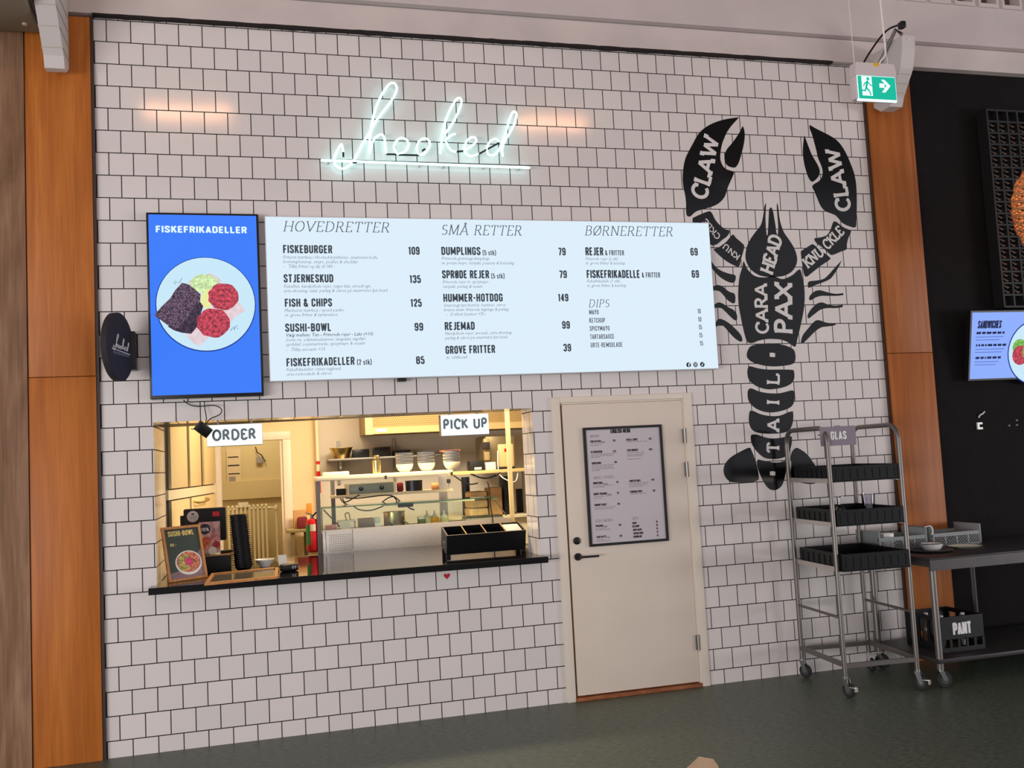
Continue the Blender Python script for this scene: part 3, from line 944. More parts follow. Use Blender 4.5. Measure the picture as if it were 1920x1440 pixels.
for s, x0, y, x1 in (('DUMPLINGS', 95, 301, 347), ('SPRØDE REJER', 100, 452, 403), ('HUMMER-HOTDOG', 108, 603, 490), ('REJEMAD', 117, 785, 310), ('GROVE FRITTER', 122, 938, 442), ('REJER', 1022, 304, 1137), ('FISKEFRIKADELLE', 1030, 450, 1372)):
    line('dish_name', face, M_menu_print, c5, s, x0, y, x1, 51, 'sans')
for s, x0, y, x1 in (('(5 stk)', 360, 303, 447), ('(5 stk)', 415, 453, 502), ('& FRITTER', 1148, 304, 1270), ('& FRITTER', 1384, 447, 1502)):
    line('serving_size', face, M_menu_print, c5, s, x0, y, x1, 33, 'sans', 0.15)
for s, x0, y, x1 in (('79', 847, 304, 895), ('79', 853, 450, 903), ('149', 845, 600, 912), ('99', 872, 776, 922), ('39', 880, 922, 930), ('69', 1697, 305, 1744), ('69', 1705, 448, 1752)):
    line('price', face, M_menu_print, c5, s, x0, y, x1, 48, 'sans')
for s, x0, y, x1 in (('MAYO', 1045, 685, 1107), ('KETCHUP', 1046, 738, 1148), ('SPICYMAYO', 1048, 790, 1177), ('TARTARSAUCE', 1051, 843, 1207), ('URTE-REMOULADE', 1055, 897, 1260)):
    line('dip_name', face, M_menu_print, c5, s, x0, y, x1, 31, 'sans', 0.13)
for s, x0, y, x1 in (('10', 1742, 678, 1763), ('10', 1745, 731, 1767), ('15', 1750, 781, 1770), ('15', 1752, 833, 1774), ('15', 1757, 885, 1778)):
    line('price', face, M_menu_print, c5, s, x0, y, x1, 31, 'sans', 0.13)
FINE = dict(shear=0.25, res=1)
for s, x0, y, x1 in (('Friteret mørksej i Hooked-krydderier, smørristet bolle,', 173, 402, 925), ('honning/sennep, mayo, pickles & cheddar', 173, 438, 765), ('-   Tilføj fritter og dip til 189,-', 173, 475, 580),
                     ('Fiskefilet, håndpillede rejer, røget laks, ørredrogn,', 178, 634, 870), ('urte-dressing, salat, purløg & citron på smørristet lyst brød', 178, 670, 998),
                     ('Marineret mørksej i sprød panko,', 185, 826, 660), ('m. grove fritter & tartarsauce', 187, 862, 605),
                     ('Sorte ris, edamamebønner, tangsalat, ingefær,', 195, 1060, 832), ('spidskål, soyamarinade, spicymayo & sesam', 195, 1096, 820), ('-   Tilføj avocado +15', 195, 1138, 505),
                     ('Fiskefrikadeller, ristet rugbrød,', 200, 1297, 635), ('urte-remoulade & citron', 200, 1333, 555)):
    line('description', face, M_menu_print_lt, c4, s, x0, y, x1, 26, **FINE)
for s, x0, y, x1 in (('Friterede grøntsagsdumplings', 97, 333, 402), ('m. ponzu mayo, teriyaki, peanuts & forårsløg', 97, 362, 560), ('Friterede rejer m. spicymayo,', 103, 484, 400), ('teriyaki, purløg & sesam', 104, 514, 357),
                     ('Smørstegt lyst brød m. hummer, citron', 110, 635, 505), ('brunet smør, friterede løgringe & purløg', 111, 664, 525), ('-   Dobbelt hummer +75,-', 125, 693, 378),
                     ('Håndpillede rejer, avocado, urte-dressing,', 118, 816, 548), ('purløg & citron på smørristet lyst brød', 119, 845, 517), ('m. eddikesalt', 126, 970, 262),
                     ('Friterede rejer (2 stk)', 1022, 335, 1228), ('m. grove fritter & ketchup', 1023, 363, 1275), ('Fiskefrikadelle (1 stk)', 1030, 479, 1242), ('m. grove fritter & ketchup', 1031, 508, 1283)):
    line('description', face, M_menu_print_lt, c5, s, x0, y, x1, 20, **FINE)
line('description', face, M_menu_print, c4, 'Vælg mellem: Tun - Friterede rejer - Laks (+10)', 192, 1023, 887, 27, shear=0.25, bold=0.006, res=1)
mb = MB()
for i, (cx, cy) in enumerate(((1684, 1008), (1728, 1007), (1772, 1006))):
    mb = MB()
    q = c5(cx, cy); P = at(q[0], q[1], TY)
    r = 0.0185
    mb.mi = 0; mb.disc((P.x, TY, P.z), r, n=24)
    mb.mi = 1; yy = TY - 0.0006
    if i == 0:
        write(mb, 'f', lambda u, v: (P.x - 0.004 + u, yy, P.z - 0.016 + v), cap=0.028, bold=0.03)
    elif i == 1:
        mb.tube([(P.x + sx * 0.010, yy, P.z + sz * 0.010) for sx, sz in ((-1, -1), (1, -1), (1, 1), (-1, 1))], 0.0014, 4, closed=True)
        mb.tube([(P.x + 0.0055 * math.cos(t * PI / 6), yy, P.z + 0.0055 * math.sin(t * PI / 6)) for t in range(12)], 0.0013, 4, closed=True)
        mb.disc((P.x + 0.007, yy, P.z + 0.007), 0.0014, n=8)
    else:
        mb.tube([(P.x - 0.002 + 0.005 * math.cos(t * PI / 6), yy, P.z - 0.005 + 0.005 * math.sin(t * PI / 6)) for t in range(12)], 0.0016, 4, closed=True)
        mb.box(P.x + 0.001, P.x + 0.004, yy - 0.0003, yy, P.z - 0.005, P.z + 0.011)
        mb.box(P.x + 0.003, P.x + 0.010, yy - 0.0003, yy, P.z + 0.005, P.z + 0.0085)
    mb.build('social_icon', [M_menu_black, M_light_panel], face, smooth=0)
for px in (753,):
    q = at(px, 714, -0.04)
    mb = MB(); mb.box(q.x - 0.03, q.x + 0.03, -0.07, -0.02, bz0 - 0.022, bz0, bev=0.004)
    mb.build('bottom_clamp', M_black, menu)

# ---- blue portrait screen
YS = -0.07
q = [at(*p, YS) for p in ((269, 398), (481, 401), (498, 740), (286, 750))]
sx0 = (q[0].x + q[3].x) / 2; sx1 = (q[1].x + q[2].x) / 2; sz1 = (q[0].z + q[1].z) / 2; sz0 = (q[2].z + q[3].z) / 2
tv = thing('menu_screen', 'portrait black-edged screen with a plate of food on bright blue', 'screen', ((sx0 + sx1) / 2, 0, sz0))
mb = MB(); mb.box(sx0, sx1, YS, 0.0, sz0, sz1, bev=0.005)
mb.build('case', M_black, tv)
bz = 0.014
mb = MB(); mb.box(sx0 + bz, sx1 - bz, YS - 0.001, YS + 0.003, sz0 + bz + 0.008, sz1 - bz)
scr = mb.build('picture', M_screen_blue, tv, smooth=0)


def c3(x, y): return at(250 + x / 3.789, 380 + y / 3.789, YS)


def c3poly(pts, dy):
    return [(c3(*p).x, YS - dy, c3(*p).z) for p in pts]


mb = MB()
a = at(291.7, 435.6, YS); b = at(463.3, 435.6, YS)
stroke_word(mb, 'FISKEFRIKADELLER', lambda u, v: (a.x + u, YS - 0.0015, a.z + v), b.x - a.x, 0.0425, 0.27, 0, gap=0.05, thin=0.85, font=SAN)
mb.build('headline', M_screen_white, scr, smooth=0)
mb = MB(); pc = c3(518, 722); pr = 0.312
mb.mi = 0; mb.disc((pc.x, YS - 0.0015, pc.z), pr, n=48)
mb.mi = 1; mb.disc((pc.x, YS - 0.0020, pc.z + 0.002), pr - 0.006, n=48)
mb.mi = 2
for pts in (((540, 500), (590, 520), (625, 555), (560, 640), (420, 640), (390, 560)), ((640, 620), (735, 690), (800, 768), (740, 800), (640, 900), (560, 930), (470, 1022), (430, 1000), (370, 940), (450, 860), (560, 760))):
    mb.poly(c3poly(pts, 0.0024), tri=True)
mb.mi = 3; sc = c3(505, 575); mb.disc((sc.x, YS - 0.0028, sc.z), 0.088, n=20, ry_=0.062)
mb.mi = 4; mb.poly(c3poly([(480, 660), (520, 610), (555, 620), (552, 700), (548, 765), (505, 750), (478, 710)], 0.0031), tri=True)
mb.mi = 6; mb.poly(c3poly([(470, 700), (497, 735), (480, 790), (455, 880), (412, 932), (345, 925), (290, 908), (245, 880), (330, 800)], 0.0033), tri=True)
mb.mi = 5; mb.poly(c3poly([(345, 570), (390, 580), (430, 608), (478, 652), (474, 705), (420, 760), (380, 830), (315, 893), (240, 868), (148, 800), (205, 735), (262, 680), (300, 620)], 0.0037), tri=True)
mb.mi = 7
for (cx, cy, r) in ((640, 668, 0.096), (570, 855, 0.104)):
    c = c3(cx, cy); mb.poly([(c.x + r * math.cos(t * PI / 10) * (1 + 0.05 * math.sin(3 * t)), YS - 0.0041, c.z + r * 0.93 * math.sin(t * PI / 10) * (1 + 0.05 * math.cos(2 * t))) for t in range(20)])
mb.mi = 0
for pts in (((285, 575), (300, 555), (296, 585), (312, 560), (325, 575), (345, 538)), ((690, 912), (705, 890), (720, 880), (715, 905), (735, 868), (742, 900))):
    mb.tube([c3(*p) + Vector((0, -0.0045, 0)) for p in pts], 0.0014, 4)
mb.build('plate_picture', [M_screen_navy, M_screen_plate, M_screen_paper, M_screen_salad, M_screen_lemon, M_screen_bread, M_screen_bread2, M_screen_cake], scr, smooth=0)

# ---- black power adapter hanging by its cables in front of the order sign
ad = thing('power_adapter', 'small black power adapter dangling on cables below the blue screen', 'adapter', at(381, 805, -0.07))
q = at(381, 805, -0.07)
mb = MB(); mb.box(-0.045, 0.045, -0.03, 0.03, -0.035, 0.035, bev=0.006, M=Matrix.Translation(q) @ Matrix.Rotation(0.7, 4, 'Y') @ Matrix.Rotation(0.5, 4, 'Z'))
mb.build('body', M_black, ad)
mb = MB(); mb.tube(catmull([at(344, 750, -0.03), at(352, 757, -0.03), at(370, 762, -0.03), at(400, 760, -0.04), at(415, 767, -0.05), at(412, 777, -0.05), at(395, 785, -0.06), at(386, 795, -0.07)]), 0.0035, 6)
mb.build('cable', M_black, ad)
mb = MB(); mb.tube(catmull([at(383, 752, -0.02), at(384, 765, -0.03), at(387, 785, -0.05), at(384, 795, -0.07)]), 0.003, 6)
mb.build('cable', M_black, ad)
mb = MB(); mb.tube([at(358, 804, -0.06), at(372, 806, -0.07)], 0.003, 6)
mb.build('lead', M_black, ad)

# ---- neon sign
YN = -0.06


def c6(x, y, Y=YN): return at(580 + x / 3.5556, 130 + y / 3.5556, Y)


neon = thing('neon_sign', 'glowing white neon script sign over an underline, high on the tiles', 'neon sign', (c6(770, 400).x, 0, c6(770, 620).z))
strokes = [
    [(226, 552), (223, 530), (213, 500), (190, 535), (168, 585), (168, 625), (190, 652), (228, 662), (262, 645), (292, 612), (322, 558), (358, 488), (398, 425), (440, 352), (492, 280), (540, 218), (572, 165), (583, 120), (565, 92), (535, 97), (497, 145), (455, 225), (428, 310), (412, 390), (404, 470), (402, 560), (412, 515), (430, 468), (460, 440), (486, 436), (500, 458), (505, 500), (512, 562)],
    [(582, 564), (566, 525), (576, 482), (612, 458), (648, 470), (661, 503), (645, 540), (612, 560), (590, 566)],
    [(726, 570), (716, 530), (726, 487), (760, 462), (792, 468), (804, 500), (792, 532), (768, 560), (740, 573)],
    [(874, 562), (880, 500), (888, 432), (908, 345), (940, 265), (976, 205), (1000, 191), (1015, 208), (1005, 255), (975, 322), (938, 385), (904, 428)],
    [(972, 430), (942, 442), (914, 468), (918, 500), (935, 530), (955, 545), (980, 549)],
    [(1026, 545), (1050, 530), (1090, 505), (1112, 478), (1104, 455), (1078, 455), (1050, 478), (1034, 520), (1042, 558), (1068, 577), (1100, 575), (1128, 562)],
    [(1270, 487), (1245, 464), (1210, 476), (1186, 515), (1188, 558), (1213, 573), (1245, 562), (1272, 520), (1300, 450), (1328, 355), (1352, 292), (1372, 282), (1381, 305), (1368, 360), (1332, 430), (1302, 480), (1286, 530), (1290, 580)],
]
for st in strokes:
    mb = MB(); mb.tube(catmull([c6(*p) for p in st], 5), 0.0072, 8)
    mb.build('letter_tube', M_neon, neon)
mb = MB(); a = c6(78, 606); b = c6(1470, 656); mb.tube([a, b], 0.0085, 10)
mb.build('underline_tube', M_neon, neon)
for (s, e) in (((226, 548), (227, 585)), ((512, 566), (580, 567)), ((594, 570), (728, 573)), ((752, 545), (772, 530)), ((980, 550), (1026, 544)), ((1128, 566), (1268, 488)), ((285, 622), (318, 620)), ((150, 612), (185, 608))):
    mb = MB(); mb.tube([c6(*s), c6(*e)], 0.0068, 8)
    mb.build('blackout_sleeve', M_neon_black, neon)
for (x, y) in ((130, 612), (410, 480), (740, 632), (900, 640), (990, 300), (1170, 645), (1405, 655), (1270, 640)):
    mb = MB(); c = c6(x, y); mb.tube([c, (c.x, 0, c.z)], 0.006, 8)
    mb.build('standoff', M_clear_tube, neon)

# ---- order / pick up light boxes
for name, label, word, P, wp in (('order_sign', 'small white lit sign reading ORDER, hung at the hatch top', 'ORDER', ((387, 798), (492, 792), (493, 833), (388, 838)), (399, 825.5, 480)),
                                 ('pick_up_sign', 'small white lit sign reading PICK UP, hung at the hatch top', 'PICK UP', ((826, 779), (916, 773.5), (917.5, 813.5), (827, 818.5)), (831.5, 804.5, 913))):
    YO = -0.02
    q = [at(*p, YO) for p in P]
    x0 = (q[0].x + q[3].x) / 2; x1 = (q[1].x + q[2].x) / 2; z1 = (q[0].z + q[1].z) / 2; z0 = (q[2].z + q[3].z) / 2
    t = thing(name, label, 'sign', ((x0 + x1) / 2, 0.02, z0))
    mb = MB(); mb.box(x0, x1, YO + 0.004, 0.05, z0, z1, bev=0.003)
    for xx in (x0 + 0.07, x1 - 0.07):
        mb.box(xx - 0.006, xx + 0.006, 0.02, 0.032, z1, OZ1)
    mb.build('case', M_steel_dull, t)
    mb = MB(); mb.box(x0 + 0.002, x1 - 0.002, YO, YO + 0.005, z0 + 0.002, z1 - 0.002)
    mb.build('lit_face', M_sign_panel, t)
    mb = MB()
    a = at(wp[0], wp[1], YO); b = at(wp[2], wp[1], YO)
    stroke_word(mb, word, lambda u, v: (a.x + u, YO - 0.001, a.z + v), b.x - a.x, 0.062, 0.235, 0, gap=0.14)
    mb.build('lettering', mat('sign_grey_print_' + name, rgb(112, 126, 130), 0.8), t, smooth=0)

# ---- heart sticker
c = at(838, 1080, -0.002); hs = 0.024
pts = []
for i in range(24):
    a = 2 * PI * i / 24
    pts.append((c.x + hs * (16 * math.sin(a) ** 3) / 17, c.z + hs * (13 * math.cos(a) - 5 * math.cos(2 * a) - 2 * math.cos(3 * a) - math.cos(4 * a)) / 17))
mb = MB(); mb.prism(pts, -0.0015, 0)
tag(rebase(mb.build('heart_sticker', M_heart, smooth=0), (c.x, 0, c.z)), 'little red heart sticker on the tiles under the counter', 'sticker')

# ---- round projecting sign
ds = thing('projecting_sign', 'round black sign projecting from the wall left of the blue screen', 'sign', (0.19, 0, 2.40))
mb = MB(); mb.box(0.165, 0.222, -0.11, 0, 2.402, 2.645, bev=0.003)
mb.build('wall_mount', M_black, ds)
dv = Vector((-0.10, -0.40, 0)).normalized(); dn = Vector((-dv.y, dv.x, 0))        # dn points to +x
dc = Vector((0.140, -0.265, 2.525)); DR = 0.212
DM = Matrix(((dv.x, 0, dn.x, dc.x), (dv.y, 0, dn.y, dc.y), (0, 1, 0, dc.z), (0, 0, 0, 1)))
mb = MB(); mb.lathe([(0, -0.02), (DR - 0.004, -0.02), (DR, -0.016), (DR, 0.016), (DR - 0.004, 0.02), (0, 0.02)], n=56, M=DM)
dd = mb.build('disc', mat('dark_grey_disc', rgb(52, 48, 50), 0.7, spec=0.2), ds)
mb = MB()


def dpt(u, v): return DM @ Vector((-u, v, 0.0215))


allp = [p for st in strokes for p in st]
kx = 0.28 / 1400.0
for st in strokes:
    mb.tube(catmull([dpt((p[0] - 770) * kx, -(p[1] - 440) * kx * 0.92 + 0.01) for p in st], 3), 0.0026, 5)
mb.tube([dpt((78 - 770) * kx, -(606 - 440) * kx + 0.01), dpt((1470 - 770) * kx, -(656 - 440) * kx + 0.01)], 0.003, 5)
mb.build('script_lettering', M_white_print, dd)
mb = MB()
for i in range(15):
    u = -0.12 + i * 0.0165
    mb.poly([dpt(u, -0.052), dpt(u + 0.010, -0.054), dpt(u + 0.010, -0.036), dpt(u, -0.034)])
mb.build('faded_line', mat('faded_grey_print', rgb(120, 118, 122), 0.6), dd, smooth=0)

# ---- lobster mural
lob = thing('lobster_mural', 'large black lobster cut chart sticker on the white tiles, with lettering', 'wall sticker', (4.75, 0, 1.6))
YL = -0.0016; YT = -0.0026


def z7(x, y): return at(1240 + x / 4.0, 200 + y / 4.0, 0)
def z8(x, y): return at(1300 + x / 3.2735, 480 + y / 3.2735, 0)
def zr(x, y): return at(1440 + x / 4.365, 770 + y / 4.365, 0)


def piece(name, cf, pts, k=3):
    c = outline([cf(*p) for p in pts], k)
    mb = MB(); mb.prism([(p.x, p.z) for p in c], YL, -0.0002)
    return mb.build(name, M_vinyl, lob, smooth=0)


def letters(par, cf, s, p0, p1, cap, thick=0.2, serif=0.17, gap=0.07):
    """word with its baseline from p0 to p1 in the crop, cap height in crop pixels to the left of travel"""
    A = cf(*p0); B = cf(*p1)
    d = B - A; w = d.length; e = d.normalized(); n = Vector((-e.z, 0, e.x))
    sc = w / math.hypot(p1[0] - p0[0], p1[1] - p0[1])
    mb = MB()
    stroke_word(mb, s, lambda u, v: (A.x + e.x * u + n.x * v, YT, A.z + e.z * u + n.z * v), w, cap * sc, thick, serif, gap=gap)
    mb.build('lettering', M_white_vinyl, par, smooth=0)


o = piece('claw', z7, [(578, 80), (540, 85), (480, 95), (410, 115), (350, 143), (300, 180), (265, 225), (235, 280), (205, 335), (180, 390), (165, 460), (160, 530), (165, 600), (178, 660), (185, 720), (185, 780), (190, 813), (205, 825), (222, 820), (240, 802), (270, 782), (320, 768), (380, 750), (430, 725), (465, 690), (485, 650), (500, 600), (525, 545), (543, 502), (541, 488), (525, 482), (490, 470), (465, 450), (447, 415), (441, 380), (445, 330), (455, 280), (470, 240), (490, 195), (520, 150), (555, 110), (577, 86)])
letters(o, z7, 'CLAW', (330, 705), (432, 248), 112, thick=0.22, serif=0.14)
piece('claw_finger', z7, [(612, 147), (622, 180), (625, 220), (620, 270), (607, 330), (590, 390), (575, 430), (555, 455), (530, 456), (500, 445), (480, 420), (473, 385), (478, 350), (495, 315), (525, 280), (555, 240), (585, 195), (605, 155)])
o = piece('claw', z7, [(1112, 137), (1160, 165), (1230, 200), (1300, 240), (1345, 285), (1385, 350), (1420, 430), (1445, 500), (1460, 580), (1465, 680), (1465, 770), (1462, 850), (1460, 893), (1450, 906), (1435, 905), (1390, 890), (1355, 870), (1330, 840), (1305, 815), (1270, 800), (1225, 780), (1195, 745), (1170, 690), (1150, 640), (1133, 607), (1135, 590), (1155, 575), (1180, 560), (1200, 535), (1210, 500), (1205, 460), (1190, 420), (1175, 385), (1165, 340), (1150, 280), (1130, 210), (1113, 165)])
letters(o, z7, 'CLAW', (1418, 778), (1330, 318), 112, thick=0.22, serif=0.14)
piece('claw_finger', z7, [(1072, 217), (1085, 250), (1100, 290), (1115, 330), (1130, 365), (1145, 390), (1165, 425), (1182, 460), (1188, 490), (1180, 520), (1160, 545), (1135, 563), (1118, 555), (1100, 525), (1085, 480), (1072, 430), (1063, 370), (1062, 320), (1065, 270)])
o = piece('knuckle', z7, [(235, 838), (250, 828), (300, 805), (350, 786), (370, 788), (385, 810), (405, 850), (440, 890), (480, 920), (508, 926), (511, 945), (490, 975), (455, 1000), (420, 1030), (385, 1040), (365, 1030), (330, 1000), (285, 940), (240, 880)])
letters(o, z7, 'CKLE', (445, 973), (334, 840), 43, thick=0.2, serif=0.14)
o = piece('knuckle', z7, [(543, 962), (560, 985), (590, 1010), (618, 1038), (620, 1060), (610, 1100), (595, 1150), (587, 1188), (575, 1200), (545, 1190), (490, 1160), (440, 1120), (397, 1078), (397, 1066), (430, 1055), (480, 1020), (515, 980), (530, 963)])
letters(o, z7, 'KNU', (591, 1120), (478, 1025), 41, thick=0.2, serif=0.15)
o = piece('knuckle', z7, [(1046, 1095), (1055, 1078), (1100, 1050), (1130, 1032), (1150, 1040), (1170, 1058), (1192, 1085), (1225, 1100), (1262, 1130), (1265, 1145), (1230, 1170), (1180, 1205), (1130, 1245), (1092, 1274), (1077, 1270), (1066, 1240), (1055, 1170)])
letters(o, z7, 'KNU', (1098, 1212), (1222, 1105), 66, thick=0.2, serif=0.15)
o = piece('knuckle', z7, [(1285, 875), (1297, 860), (1320, 870), (1345, 890), (1375, 910), (1418, 928), (1420, 945), (1400, 990), (1390, 1040), (1388, 1070), (1340, 1090), (1285, 1112), (1262, 1105), (1225, 1070), (1200, 1050), (1170, 1030), (1149, 1002), (1150, 986), (1195, 980), (1240, 965), (1265, 930)])
letters(o, z7, 'CKLE', (1245, 1075), (1372, 945), 62, thick=0.2, serif=0.13)
o = piece('head', z7, [(785, 722), (774, 745), (768, 790), (760, 840), (745, 890), (710, 935), (670, 990), (645, 1040), (632, 1095), (632, 1140), (645, 1180), (675, 1225), (715, 1255), (760, 1272), (820, 1278), (885, 1275), (930, 1265), (975, 1240), (1005, 1200), (1018, 1155), (1012, 1105), (990, 1050), (955, 995), (920, 945), (900, 895), (888, 850), (880, 795), (875, 745), (868, 722), (866, 760), (872, 830), (877, 900), (875, 950), (869, 965), (861, 940), (857, 900), (850, 860), (840, 800), (830, 765), (820, 755), (809, 770), (806, 810), (803, 870), (800, 930), (797, 965), (789, 960), (783, 900), (780, 830), (783, 770)], 2)
letters(o, z7, 'HEAD', (828, 1262), (902, 985), 92, thick=0.22, serif=0.14, gap=0.05)
o = piece('carapace', z8, [(307, 30), (300, 70), (285, 120), (278, 170), (275, 230), (278, 300), (290, 370), (305, 440), (320, 500), (333, 528), (360, 535), (400, 520), (450, 510), (500, 510), (545, 515), (590, 535), (615, 555), (629, 550), (640, 500), (655, 440), (670, 370), (680, 310), (683, 250), (680, 190), (670, 140), (662, 100), (655, 82), (640, 88), (615, 112), (580, 132), (545, 142), (505, 128), (482, 118), (455, 130), (400, 130), (360, 112), (330, 78), (315, 45)])
letters(o, z8, 'CARA', (458, 478), (447, 172), 78, thick=0.2, serif=0.13, gap=0.05)
letters(o, z8, 'PAX', (602, 480), (600, 168), 108, thick=0.21, serif=0.12, gap=0.05)
for pts in ([(105, 5), (110, 30), (140, 70), (180, 95), (225, 110), (253, 116), (260, 130), (255, 155), (238, 165), (205, 155), (165, 130), (130, 95), (100, 50)],
            [(105, 195), (118, 190), (145, 178), (175, 185), (200, 205), (225, 222), (250, 230), (258, 255), (255, 288), (240, 290), (210, 270), (180, 235), (155, 215), (105, 210)],
            [(105, 310), (125, 300), (155, 285), (185, 295), (215, 315), (245, 330), (265, 355), (268, 388), (255, 395), (225, 370), (195, 340), (165, 318), (105, 322)],
            [(110, 435), (130, 420), (150, 390), (175, 388), (215, 410), (250, 440), (280, 470), (298, 500), (300, 523), (285, 525), (255, 505), (225, 475), (190, 435), (165, 425), (115, 445)],
            [(910, 28), (890, 70), (865, 110), (840, 140), (800, 160), (745, 180), (712, 195), (703, 188), (703, 167), (715, 155), (760, 150), (800, 140), (830, 115), (870, 70)],
            [(710, 265), (715, 245), (740, 220), (775, 210), (820, 222), (870, 232), (920, 228), (920, 240), (880, 245), (830, 245), (785, 245), (750, 255), (720, 272)],
            [(702, 362), (720, 330), (755, 295), (790, 285), (825, 298), (870, 305), (916, 300), (913, 314), (870, 320), (820, 320), (780, 330), (745, 355), (710, 382), (703, 378)],
            [(660, 530), (670, 490), (700, 450), (745, 400), (775, 395), (820, 410), (876, 412), (868, 425), (830, 432), (785, 438), (745, 465), (710, 500), (672, 536)]):
    piece('leg', z8, pts)
for pts, ch, cy in (([(345, 560), (380, 545), (440, 537), (500, 537), (560, 548), (610, 570), (625, 600), (625, 640), (610, 662), (570, 672), (500, 678), (430, 672), (370, 655), (335, 630), (328, 600)], '-', 608),
                    ([(335, 687), (350, 677), (400, 690), (460, 697), (540, 697), (600, 698), (616, 702), (620, 740), (608, 775), (570, 800), (510, 815), (450, 818), (390, 800), (345, 765), (332, 725)], 'L', 757),
                    ([(337, 822), (355, 812), (400, 830), (460, 842), (530, 842), (600, 825), (617, 830), (620, 880), (605, 920), (560, 945), (490, 960), (430, 955), (375, 930), (340, 890), (333, 850)], 'I', 900),
                    ([(345, 953), (365, 950), (410, 970), (470, 982), (530, 980), (585, 958), (611, 953), (613, 1000), (600, 1050), (570, 1080), (510, 1090), (440, 1090), (380, 1080), (350, 1050), (340, 1000)], 'A', 1040),
                    ([(355, 1098), (385, 1095), (430, 1110), (480, 1120), (540, 1115), (590, 1105), (604, 1112), (603, 1150), (590, 1195), (565, 1230), (520, 1245), (470, 1245), (430, 1235), (390, 1200), (362, 1160), (352, 1120)], 'T', 1178)):
    o = piece('tail_segment', z8, pts)
    w = {'-': 44, 'L': 70, 'I': 40, 'A': 72, 'T': 58}[ch]
    x0 = 523 if ch != '-' else 496
    letters(o, z8, ch, (x0, cy + w / 2), (x0, cy - w / 2), 76 if ch != '-' else 26, thick=0.2 if ch != '-' else 1.0, serif=0.17 if ch != '-' else 0.02)
o = piece('tail_fan', z8, [(395, 1248), (440, 1258), (500, 1268), (550, 1262), (568, 1252), (570, 1300), (560, 1360), (545, 1405), (520, 1430), (490, 1438), (460, 1425), (430, 1385), (405, 1330), (390, 1280)])
letters(o, z8, '-', (497, 1360), (497, 1310), 26, thick=1.0, serif=0.02)
piece('tail_fan', z8, [(340, 1177), (355, 1190), (375, 1240), (390, 1290), (400, 1340), (399, 1373), (370, 1385), (320, 1390), (260, 1390), (225, 1385), (195, 1355), (185, 1315), (195, 1275), (230, 1235), (280, 1205)])
piece('tail_fan', zr, [(232, 304), (260, 315), (300, 340), (335, 375), (360, 410), (385, 450), (402, 500), (402, 560), (385, 595), (330, 600), (250, 585), (200, 570), (187, 545), (185, 500), (190, 440), (187, 380), (200, 330)])

# ---- framed English menu on the door
YM = -0.032
q = [at(*p, YM) for p in ((1092, 802), (1240, 796), (1255, 1013), (1108, 1026.5))]
x0 = (q[0].x + q[3].x) / 2; x1 = (q[1].x + q[2].x) / 2; z1 = (q[0].z + q[1].z) / 2; z0 = (q[2].z + q[3].z) / 2
em = thing('door_menu', 'black-framed white poster headed ENGLISH MENU on the cream door', 'poster', ((x0 + x1) / 2, -0.01, z0))
fw = 0.018
mb = MB()
mb.box(x0, x0 + fw, YM, -0.011, z0, z1); mb.box(x1 - fw, x1, YM, -0.011, z0, z1)
mb.box(x0 + fw, x1 - fw, YM, -0.011, z0, z0 + fw); mb.box(x0 + fw, x1 - fw, YM, -0.011, z1 - fw, z1)
mb.build('frame', M_black, em)
mb = MB(); mb.box(x0 + fw, x1 - fw, -0.022, -0.012, z0 + fw, z1 - fw)
sh = mb.build('sheet', mat('menu_sheet', rgb(204, 194, 198), 0.25), em)
TY = -0.0235


def cd(x, y): return 1030 + x / 4.5, 740 + y / 4.5


line('heading', sh, M_print_dk, cd, 'ENGLISH MENU', 518, 326, 683, 33, 'sans', 0.2)
for s, x0_, y, x1_ in (('FISH PATTIES', 345, 405, 437), ('STJERNESKUD', 350, 494, 447), ('SUSHI BOWL', 358, 589, 440), ('FISH & CHIPS', 650, 390, 745), ('FISH BURGER', 656, 479, 748), ('DUMPLINGS', 370, 757, 450), ('CRISPY PRAWNS', 374, 849, 486), ('SHRIMP TOAST', 382, 941, 485), ('LOBSTER ROLL', 675, 738, 772), ('PARISIAN FRIES', 682, 829, 785), ('PRAWNS', 392, 1118, 455), ('FISH PATTY', 400, 1211, 482),
                       ('MAYO', 703, 1093, 735), ('KETCHUP', 703, 1121, 760), ('SPICY MAYO', 707, 1151, 778), ('TARTAR SAUCE', 709, 1180, 795), ('REMOULADE', 711, 1208, 783)):
    line('dish_name', sh, M_print_dk, cd, s, x0_, y, x1_, 18, 'sans', 0.2)
for s, x0_, y, x1_ in (('85', 538, 395, 558), ('135', 536, 487, 564), ('99', 550, 578, 570), ('125', 838, 380, 862), ('109', 840, 470, 868), ('79', 563, 747, 583), ('79', 570, 838, 588), ('99', 575, 930, 596), ('149', 860, 726, 886), ('39', 873, 818, 893), ('69', 586, 1108, 608), ('69', 595, 1200, 614),
                       ('10', 901, 1080, 913), ('10', 903, 1108, 915), ('15', 904, 1137, 917), ('15', 906, 1166, 919), ('15', 908, 1195, 921)):
    line('price', sh, M_print_dk, cd, s, x0_, y, x1_, 17, 'sans', 0.2)
for s, x0_, y, x1_ in (('(2 pcs)', 441, 405, 468), ('(5 pcs)', 455, 757, 490), ('(5 pcs)', 490, 847, 520), ('(2 pcs)', 458, 1117, 490), ('(1 pc)', 485, 1210, 512)):
    line('serving_size', sh, M_print_dk, cd, s, x0_, y, x1_, 11, 'sans', 0.14)
for s, x0_, y, x1_ in (('MAINS', 343, 363, 425), ('SMALL DISHES', 366, 713, 548), ('KIDS MENU', 388, 1079, 535), ('DIPS', 699, 1058, 755)):
    line('heading', sh, M_print_grey, cd, s, x0_, y, x1_, 23, 'serif')
